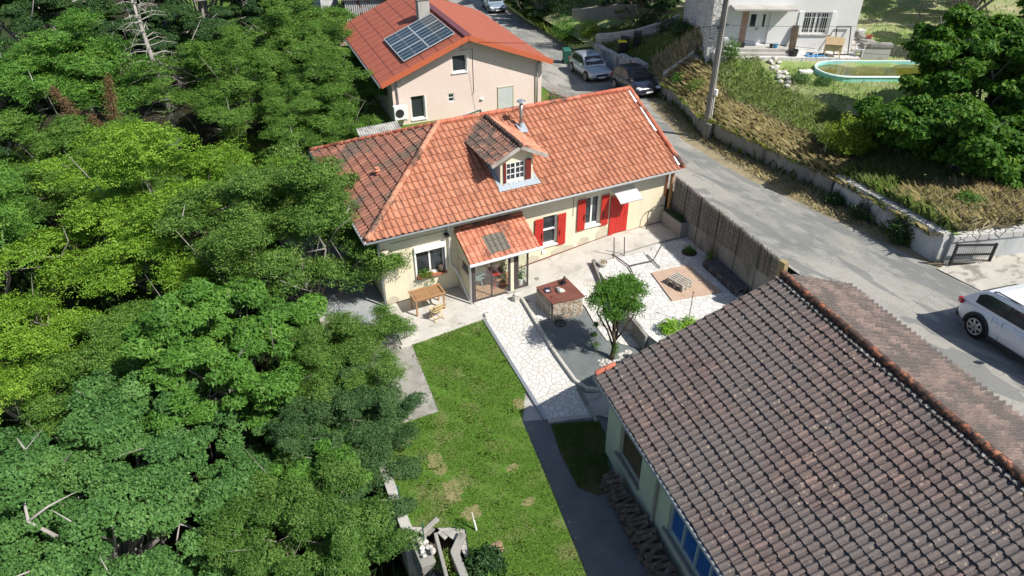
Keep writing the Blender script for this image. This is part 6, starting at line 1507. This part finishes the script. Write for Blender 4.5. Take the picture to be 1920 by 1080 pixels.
# copies with their own looks ---------------------------------
def cp(src, label, loc, rz, sc, mat=None):
    c = copy_tree(src, label, loc, rz, sc)
    if mat: recolor(c, LM[mat])
    return c
cp(LB, 'bright yellow-green locust at the left picture edge, halfway down', (-12.9,3.2,-5.2), 2.0, .95, 'locust_yellow')
cp(LA, 'tall mid-green locust behind the bare dead tree, left of the tin shed', (-2.0,24.6,-3.6), 1.2, .88, 'locust_mid')
cp(LA, 'mid-green locust right against the pink house', (2.4,20.6,-3.0), 3.6, (.66,.66,.76), 'locust_mid')
cp(LB, 'leafy locust beside the far left corner of the pink house roof', (4.2,26.0,-3.2), 2.0, .9, 'locust_mid')
cp(LB, 'locust filling the gap in front of the tin shed', (2.6,30.5,-2.8), 4.0, 1.0, 'locust_mid')
cp(OK_, 'dark tree right behind the far lane bend', (29,30,-.5), 1.0, .6, 'wood_dark')
cp(OK_, 'dark tree between the far garden wall and the white house', (33,27,1), 3.0, .7, 'wood_dark')
cp(LB, 'small locust in the gap between the pink house and the main roof', (2.0,16.0,-3.2), 1.0, .78, 'locust_mid')
cp(LA, 'fresh green tree in front of the brown dead conifer at the left', (-12.9,19.6,-4.6), 4.4, (.95,.95,.8), 'locust_mid')
cp(OK_, 'dark dense tree in the far top left corner', (-16.5,30,-5), 1.0, 1.25, 'wood_dark')
cp(LB, 'mid-green tree right behind the withered brown conifer', (-9.5,26.5,-4.2), 1.4, 1.25, 'walnut_leaf')
cp(LA, 'bushy tree between the withered conifer and the bare trunk', (-8.6,19.0,-4.8), 2.9, .62, 'locust_mid')
cp(OK_, 'dark tree along the top left, behind the bare trunk', (-6,35,-4.5), 2.4, 1.2, 'wood_dark')
cp(OK_, 'dark tree at the top, left of the tin shed roof', (3.0,41,-3.5), 4.0, 1.1, 'wood_dark')
cp(OK_, 'dark tree mass at the left edge below the top corner', (-20,20,-5), 5.1, 1.15, 'wood_dark')
cp(LB, 'shaded bluish tree at the left edge above the yellow locust', (-15.8,12.0,-4.8), 2.6, 1.2, 'walnut_leaf')
cp(OK_, 'small oak between the big oak and the lawn wall', (-5.0,-5.8,-4.6), 2.2, .62)
cp(OK_, 'lower oak crown at the bottom left corner', (-10.5,-10.6,-6.6), 4.0, .78)
cp(WN, 'low walnut sapling with large pale leaves right of the small oak', (-3.9,-6.4,-4.6), 1.9, .66)
cp(WL_, 'willow bush at the bottom edge left of the fine-leaved willow', (-7.3,-11.0,-5.0), 2.0, .95)
cp(LB, 'thin locust sapling spreading over the side slab by the house corner', (-3.0,-2.7,-2.9), 3.9, .62)
cp(WL_, 'grey-green olive-like shrub beside the lower end of the side slab', (-3.0,-5.3,-2.9), .5, .84, 'blue_leaf')
cp(WL_, 'dark olive-like shrub between the lawn wall and the willow', (-3.3,-7.4,-3.6), 3.5, .8, 'blue_leaf')
cp(WN, 'walnut at the bottom left edge beneath the broad oak', (-13.6,-9.5,-6.6), 3.0, .95)
cp(LB, 'locust filling the wood between the broad oak and the yellow locusts', (-10.0,-.2,-5.0), 5.2, .85, 'locust_mid')
cp(OK_, 'dark tree standing behind the tin shed at the top edge', (9.5,46,-3), .7, .95, 'wood_dark')
cp(OK_, 'dark far tree above the topmost left corner of the wood', (-30,40,-5), .3, 1.6, 'wood_dark')
cp(OK_, 'dark far tree between the top left corner and the bare trunk', (-14,45,-5), 1.9, 1.5, 'wood_dark')
cp(OK_, 'dark far tree above the bare trunk at the top edge', (-2,50,-5), 3.1, 1.5, 'wood_dark')
# sapling on the patio corner
tree('sapling', 'thin young locust sapling growing by the patio corner', 'sapling', (-.55,-1.9,-.05), [(0,0,1.2,.3),(.1,-.05,.8,.25)], 26, 72, .2, LM['locust_mid'], M_bark, 9, 'spray', .05,.08,.45,.3, r0=.02, nl=8)
tree('sapling', 'sparse leafy sapling on the edge of the patio below the other one', 'sapling', (.05,-2.3,-.02), [(0,0,.55,.32)], 16, 64, .18, LM['willow_leaf'], M_bark, 10, 'clump', .05,.08,.35,.3, r0=.015, nl=6)
# trimmed tree of the courtyard
tree('mulberry_tree', 'small trimmed tree with a thick bent trunk rising from white pebbles in the courtyard', 'tree', (6.35,-6.45,-.22), [(.15,.2,2.35,.7),(-.6,.3,2.6,.45),(.9,.3,2.55,.45),(-.25,-.1,2.05,.42),(.65,0,2.0,.42),(.2,.5,2.8,.45),(-.3,.4,2.9,.3),(.7,.5,2.9,.3)], 330, 44, .2, LM['topiary'], M_barkdark, 12, 'clump', .045,.08,.6,.3,.9, r0=.1, nl=14, deadtwigs=0)
g = np.random.default_rng(77); t = bpy.data.objects['mulberry_tree']
sh = []; 
for k in range(330):
    a = g.normal(size=3); a[2] = abs(a[2])+.5; a /= np.linalg.norm(a); st = np.array([.15,.2,2.3])+a*np.array([.95,.6,.55])*(.7+.5*g.random()); d = a*.75+np.array([0,0,.6]); d /= np.linalg.norm(d)
    for s in np.linspace(0,.5,11): sh.append(st+d*s+g.normal(size=3)*.02)
sh = np.array(sh); leaves('young_shoots', sh, np.tile([0,0,1.],(len(sh),1)), .05,.08, LM['topiary'], g, t, .2, .5, np.clip(g.normal(.75,.15,len(sh)),0,1))
leafclump('ivy', 260, .17, .04,.07, LM['topiary'], t, 55, 2.6, (.1,-.05,.5))
tree('shoot_bush', 'slender leafy shoots left of the trimmed tree trunk', 'shrub', (5.9,-6.0,-.2), [(0,0,.5,.16),(-.05,.05,.95,.14),(0,.05,1.35,.14)], 36, 12, .1, ML_mid, M_bark, 13, 'clump', .05,.08,.55,.2, r0=.012, nl=7)
t = thing('lime_shrub', 'bright lime-green shrub at the terrace edge against the barn roof', 'shrub', (8.75,-6.75,.45))
leafclump('foliage', 900, .42, .06,.12, ML_bright, t, 21, .6, (-.2,0,.3), .6); leafclump('foliage', 500, .32, .06,.12, ML_bright, t, 22, .6, (.55,-.1,.3), .6)
t = thing('garden_bush', 'dark green bushy plant at the bottom end of the lawn near the pit', 'shrub', (-1.05,-11.95,-.5))
leafclump('foliage', 2600, .55, .08,.16, ML_dark, t, 23, .45, (0,0,.12), .6, .4); leafclump('foliage', 900, .4, .08,.16, ML_mid, t, 24, .5, (-.2,-.6,.1), .6, .4)
t = thing('pit_weeds', 'pale green weeds sprouting out of the pit between the broken walls', 'weeds', (-1.95,-11.2,-.75))
leafclump('foliage', 900, .35, .05,.11, LM['weed'], t, 25, .6, (0,0,.1), .6, .35); leafclump('foliage', 500, .25, .05,.11, ML_mid, t, 26, .6, (.1,-.7,.15), .6, .35)
leafclump('foliage', 350, .2, .05,.1, ML_mid, t, 27, .5, (.75,.75,.35), .6, .35)
# dead trees
t = thing('dead_tree', 'bare grey dead tree with whorled thin branches standing in the wood at the top left', 'tree', (-6.2,25.2,-3), 0); g = np.random.default_rng(6)
m = MB(); m.tube([(0,0,0),(.1,0,4),(-.1,.1,8),(-.3,.1,13)],[.2,.16,.12,.04],8); m.build('trunk', M_deadwood, t, smooth=True)
m = MB()
for k in range(90):
    z = 3.0+9*(k/90); a = g.random()*6.28; L = (2.6-(z-3)*.16)*(.5+.5*g.random()); p = np.array([0,0,z]); e = p+np.array([math.cos(a)*L, math.sin(a)*L, .15*L-.35*L*g.random()]); mid = (p+e)/2+np.array([0,0,.12*L])
    m.tube([p,mid,e],[.03,.018,.005],5)
    for _ in range(3): q_ = mid+(e-mid)*g.random(); m.tube([q_,q_+g.normal(size=3)*.3],[.01,.003],4)
m.build('branches', M_deadwood, t)
t = thing('dead_conifer', 'brown withered conifer with two drooping tops rising from the left wood', 'tree', (-9.6,21.5,-3), 0)
m = MB(); tips = []
for (dx, dy, h) in ((-1.6,.2,6.8),(.9,0,7.0),(-.3,-.3,5.2)):
    pts = [np.array([0,0,0.]), np.array([dx*.3,dy,2.5]), np.array([dx*.7,dy,h*.7]), np.array([dx*1.1,dy,h])]; m.tube(pts,[.12,.09,.06,.02],6)
    for s in np.linspace(0.25,1,45):
        i = min(2,int(s*3)); p = pts[i]+(pts[i+1]-pts[i])*(s*3-i)
        for _ in range(16): tips.append(p+g.normal(size=3)*np.array([.32,.32,.2])*(1.25-s))
m.build('trunk', M_barkdark, t); tips = np.array(tips); tips = np.repeat(tips,5,0)+g.normal(size=(len(tips)*5,3))*.08; leaves('crown', tips, np.tile([0,0,-1.],(len(tips),1)), .08,.16, LM['brown_needle'], g, t, .1, .3)

# right-hand side trees ---------------------------------------
FG = tree('fig_tree', 'large glossy-leaved tree with some yellow leaves right of the pool', 'tree', (26.9,-3.7,2.4), [(0,0,3.6,2.3),(-1.4,1.3,3.4,1.9),(1.8,-.6,3.6,2.0),(.2,1.9,4.2,1.8),(-.9,-1.3,2.4,1.7),(2.6,.9,4.4,1.8),(3.2,-1.8,3.2,2.0),(-1.2,.1,1.6,1.7),(1.2,-1.9,2.0,1.9)], 820, 110, .5, LM['fig_leaf'], M_bark, 14, 'clump', .18,.32,.6,.6,.6, r0=.2, deadtwigs=6)
c = cp(FG, 'lower glossy-leaved tree overhanging the roadside wall', (22.9,-6.3,1.7), 2.2, .84)
c = cp(FG, 'glossy-leaved tree at the right edge beside the large one', (29.3,-8.0,2.0), 4.0, .8)
t = thing('hedge_shrub', 'rounded yellow-green hedge shrub left of the glossy-leaved tree', 'shrub', (20.9,-2.6,3.0))
leafclump('foliage', 7200, 1.12, .07,.12, LM['hedge_yellow'], t, 61, .85, (-.2,.1,1.1), .5, .6, .5)
m = MB(); m.tube([(19.75,-2.2,2.2),(19.75,-2.2,4.2)],.03,6); tag(m.build('fence_post', M_zinc), 'thin grey post left of the yellow-green hedge shrub', 'post')
cp(OK_, 'dark tree in the far top right corner', (43,9,2), 1.0, 1.0, 'wood_dark')
cp(OK_, 'dark trees behind the right end of the white house', (38,21,1), 3.2, .95, 'wood_dark')
cp(FG, 'glossy dark bush on the rise in the top right', (38.5,1.2,4.2), 1.0, .95)
cp(OK_, 'dark broad tree behind the upper garden wall at the top centre', (31,32,0), 2.0, .95, 'wood_dark')
cp(OK_, 'dark tree above the far lane at the top', (26.5,37,-2), 4.6, .7, 'wood_dark')
cp(WN, 'dark leafy tree against the stone corner of the white house', (28.5,24.5,-1.5), .6, .95, 'wood_dark')
cp(WN, 'dark roadside tree at the top right of the parked pale hatchback', (29.5,44,-3.0), .6, 1.2, 'wood_dark')
def bush(label, x, y, r, mat, n, seed, sq=.8, lo=.07, hi=.12, zf=yard, name='bush', dz=0, w=.5):
    t = thing(name, label, 'bush', (x, y, zf(x,y)+dz)); leafclump('foliage', n, r, lo, hi, mat, t, seed, sq, (0,0,r*sq*.6), .5, w, .45); return t
bush('round bright green bush in the dry grass above the whitewashed wall', 19.7,-8.9,.58, ML_mid, 2200, 71, .8)
bush('dark ivy-like bush hanging over the middle of the whitewashed roadside wall', 17.7,-8.2,.7, ML_dark, 2600, 72, .8, zf=zr, dz=.1)
bush('dark weeds at the upper end of the whitewashed wall', 18.1,-6.2,.6, ML_dark, 1800, 73, .8, zf=zr)
bush('low dark creeper at the foot of the wall near the glossy tree', 18.3,-4.6,.55, ML_dark, 1500, 74, .7, zf=zr)
bush('leafy green roadside bush at the top of the lane, nearest', 23.6,28.2,1.1, ML_mid, 3600, 75, .9)
bush('yellowish roadside bush beside the upper garden wall', 25.0,26.6,.9, LM['hedge_yellow'], 2400, 76, .9)
bush('tall dark roadside hedge at the far bend of the lane', 26.6,33,1.9, ML_dark, 6000, 77, 1.0)
bush('dark green shrub beside the black bins', 26.6,18.9,.85, ML_dark, 2600, 78, 1.1)
bush('dark shrub in front of the stone corner of the white house', 25.2,15.6,.8, ML_dark, 2400, 79, .9)
bush('green shrub growing by the pole near the white house steps', 24.0,9.4,.6, ML_mid, 1600, 80, 1.3)
bush('blue-green lavender-like clump in the meadow left of the pool', 25.2,5.0,.6, LM['blue_leaf'], 1800, 81, .5, .05,.14, w=.2)
bush('second blue-green clump nearer the pool', 25.9,4.1,.5, LM['blue_leaf'], 1500, 82, .5, .05,.14, w=.2)
bush('dark bramble on the bank above the dark blue car', 22.6,11.8,.6, ML_mid, 2400, 83, .7)
bush('green bramble behind the bank wall left of the pole', 21.9,9.2,.8, LM['weed'], 2400, 84, .6)
bush('dark undergrowth below the far garden wall', 28.0,23.0,1.2, ML_dark, 3600, 85, .7)
t = thing('rose_bush', 'pink flowering rose bush behind the sheet metal fence', 'bush', (15.4,14.6,.4))
leafclump('foliage', 1100, .65, .06,.1, ML_mid, t, 91, 1.1, (0,0,.6)); leafclump('flowers', 110, .68, .07,.11, ML_red, t, 92, 1.1, (0,0,.75), .5, .9, .8)

# grass ------------------------------------------------------
def inpoly(P, poly):
    x, y = P[:,0], P[:,1]; ins = np.zeros(len(P), bool); n = len(poly)
    for i in range(n):
        (x0, y0), (x1, y1) = poly[i], poly[(i+1)%n]
        c = ((y0 > y) != (y1 > y)) & (x < (x1-x0)*(y-y0)/((y1-y0) if y1 != y0 else 1e-9)+x0); ins ^= c
    return ins
def grass(name, poly, n, zf, h0, h1, mat, seed, w=.012, lean=.5, dens=None, off=.01, rmean=.45):
    g = np.random.default_rng(seed); P = np.array(poly); lo, hi = P.min(0), P.max(0)
    Q = lo+(hi-lo)*g.random((n*2,2)); Q = Q[inpoly(Q, poly)][:n]
    if dens is not None: Q = Q[g.random(len(Q)) < dens(Q)]
    z = np.array([zf(a, b) for a, b in Q])+off; Q = Q+g.normal(0,.055,Q.shape); k = len(Q); h = (h0+(h1-h0)*g.random(k)); a = g.random(k)*6.283
    d = np.stack([np.cos(a), np.sin(a)],1); s = np.stack([-d[:,1], d[:,0]],1); l = lean*h*(.3+g.random(k))
    b = np.column_stack([Q, z]); W3 = np.column_stack([s*w*.5, np.zeros(k)]); tip = b+np.column_stack([d*l[:,None], h]); mid = b+np.column_stack([d*l[:,None]*.3, h*.6])
    V = np.stack([b-W3, b+W3, mid+W3*.8, tip, mid-W3*.8],1).reshape(-1,3)
    patch = .5+.5*np.sin(Q[:,0]*1.7+np.sin(Q[:,1]*1.3)*2)*np.cos(Q[:,1]*1.9); rnd = np.clip(rmean+.25*(patch-.5)+g.normal(0,.2,k),0,1)
    return tag(npmesh(name, V, 5, rnd, mat), kind='stuff')
def gm(name, a, b, c): return leaf_mat(name, a, b, c, .7, .25, .15, (1.1,1.1,.8))
GL = gm('lawn_blade', (.085,.18,.022),(.14,.26,.036),(.28,.33,.09)); GD = gm('dry_blade', (.46,.41,.24),(.66,.58,.38),(.82,.75,.56)); GM = gm('meadow_blade', (.17,.29,.06),(.3,.4,.13),(.56,.53,.32))
patchy = lambda Q: .25+.75*(np.sin(Q[:,0]*2.1+1)*np.cos(Q[:,1]*1.6)+np.sin(Q[:,0]*5+Q[:,1]*4) > -.9)
def wallside(y0, y1, n, a, b):
    return [(xat(WL,y)+a, y) for y in np.linspace(y0,y1,n)]+[(xat(WL,y)+b, y) for y in np.linspace(y1,y0,n)]
def lawnd(Q):
    k = patchy(Q)*1.0
    for px_, py_, ra, rb in PATCH: k = np.where(((Q[:,0]-px_)/ra)**2+((Q[:,1]-py_)/rb)**2 < 1.1, k*.45, k)
    return k
grass('lawn_grass', lawn_poly, 75000, court, .025,.065, GL, 1, .012, .7, lawnd, .02)
grass('wall_top_grass', wallside(13,-9.6,24,-.22,.15), 9000, lambda x, y: zr(0,y)+.85, .12,.4, GD, 31, .02, 1.5)
grass('wall_top_grass', wallside(13,-9.6,24,-.22,.15), 6000, lambda x, y: zr(0,y)+.8, .12,.4, LM['weed'], 32, .025, 1.5)
grass('lawn_weeds', lawn_poly, 9000, court, .05,.13, LM['weed'], 41, .03, 1.0, lambda Q: .9*(np.sin(Q[:,0]*4.3+np.sin(Q[:,1]*3)*1.5)*np.cos(Q[:,1]*3.7+Q[:,0]) > .55), .02, .25)
grass('shaded_grass', [(2.9,-8.25),(4.4,-8.75),(3.5,-11.1),(2.45,-10.8)], 4000, court, .03,.06, GL, 2, .012, .7, off=.02)
grass('dry_bank_grass', wallside(15,-3.9,20,.15,1.7), 17000, yard, .15,.42, GD, 3, .015, 1.5)
grass('green_bank_grass', wallside(15,-3.9,20,.2,4.5), 17000, yard, .1,.28, GM, 4, .022, .8)
grass('oat_grass', [(18.3,-6.8),(20.5,-7.3),(27,-9.2),(34,-10),(34,-13.3),(24,-11.9),(17.8,-10.1),(18.3,-8.6)], 26000, yard, .25,.6, GD, 5, .013, .9)
grass('verge_straw', [(17.9,-9.8),(17.2,-5),(17.9,0),(19,5.5),(20.8,11),(22.0,12),(21.2,9.5),(19.6,6),(18.8,-1.9),(18.5,-4.2)], 16000, zr, .05,.22, GD, 6, .02, 1.2)
grass('wall_weeds', wallside(15,-9,20,-.35,-.1), 4500, zr, .15,.6, LM['weed'], 7, .025, .6, rmean=.3)
md = [(20,8),(24,14),(24,8),(32,4.5),(46,4),(60,18),(60,-10),(33,-10),(22,-7.5),(20.5,-2)]
grass('wall_top_weeds', wallside(-3.9,-9.8,12,.15,2.4), 9000, yard, .15,.5, GM, 21, .025, .7)
def nopool(Q):
    a = (Q[:,0]-pc0.x)*pu.x+(Q[:,1]-pc0.y)*pu.y; b = (Q[:,0]-pc0.x)*pv.x+(Q[:,1]-pc0.y)*pv.y
    return np.where(np.hypot(a-np.clip(a,0,5.2), b) < 1.62, 0., 1.)
grass('meadow_grass', md, 42000, yard, .06,.22, GM, 8, .03, .7, nopool)
grass('meadow_grass', [(32.5,5),(36,14),(60,30),(70,5),(45,-10),(34,-6)], 14000, yard, .08,.22, GM, 9, .05, .6)
grass('terrace_weeds', [(23.5,13),(23.5,21),(25,27),(30,24),(28,15),(25,12.5)], 12000, yard, .15,.45, GM, 10, .03, .5)
grass('slope_weeds', [(22.6,14),(23.3,13),(25,11.8),(25.5,13.5),(23.5,16)], 3500, yard, .4,.9, GD, 11, .03, .4)
grass('wood_undergrowth', [(-2.7,-16),(-2.7,20),(-22,30),(-22,-16)], 30000, forest, .2,.6, LM['wood_dark'], 12, .08, .8)
grass('back_weeds', [(-2.6,8.7),(13,8.7),(13,16),(5,16),(0,28),(-2.6,28)], 12000, back, .1,.35, LM['weed'], 13, .03, .7)
grass('far_verge_grass', [(23.6,27.5),(25,38),(27.3,51),(29,51),(27,38),(25.5,27)], 5000, lambda x, y: zr(x,y)+.3, .2,.6, LM['weed'], 14, .04, .6)

def split_loose(o):
    bm = bmesh.new(); bm.from_mesh(o.data); bm.verts.ensure_lookup_table(); seen = set(); comps = []
    for v in bm.verts:
        if v.index in seen: continue
        st = [v]; seen.add(v.index); c = []
        while st:
            a = st.pop(); c.append(a.index)
            for e in a.link_edges:
                b = e.other_vert(a)
                if b.index not in seen: seen.add(b.index); st.append(b)
        comps.append(set(c))
    bm.free()
    if len(comps) < 2: return
    for k, c in enumerate(comps):
        me = o.data.copy(); bm = bmesh.new(); bm.from_mesh(me)
        bmesh.ops.delete(bm, geom=[v for v in bm.verts if v.index not in c], context='VERTS'); bm.to_mesh(me); bm.free()
        if k == 0: keep = me; continue
        n = o.copy(); n.data = me; COL.objects.link(n)
    o.data = keep
for o in list(bpy.data.objects):
    if o.type == 'MESH' and o.parent and o.name.split('.')[0] in ('number_plate','sill_cladding','roof_rails','door_handles','drainpipe','window_trim','sill','wall_fittings','door_seams','bracket','broken_slab','open_shutter','door_glass','wall_cable'): split_loose(o)
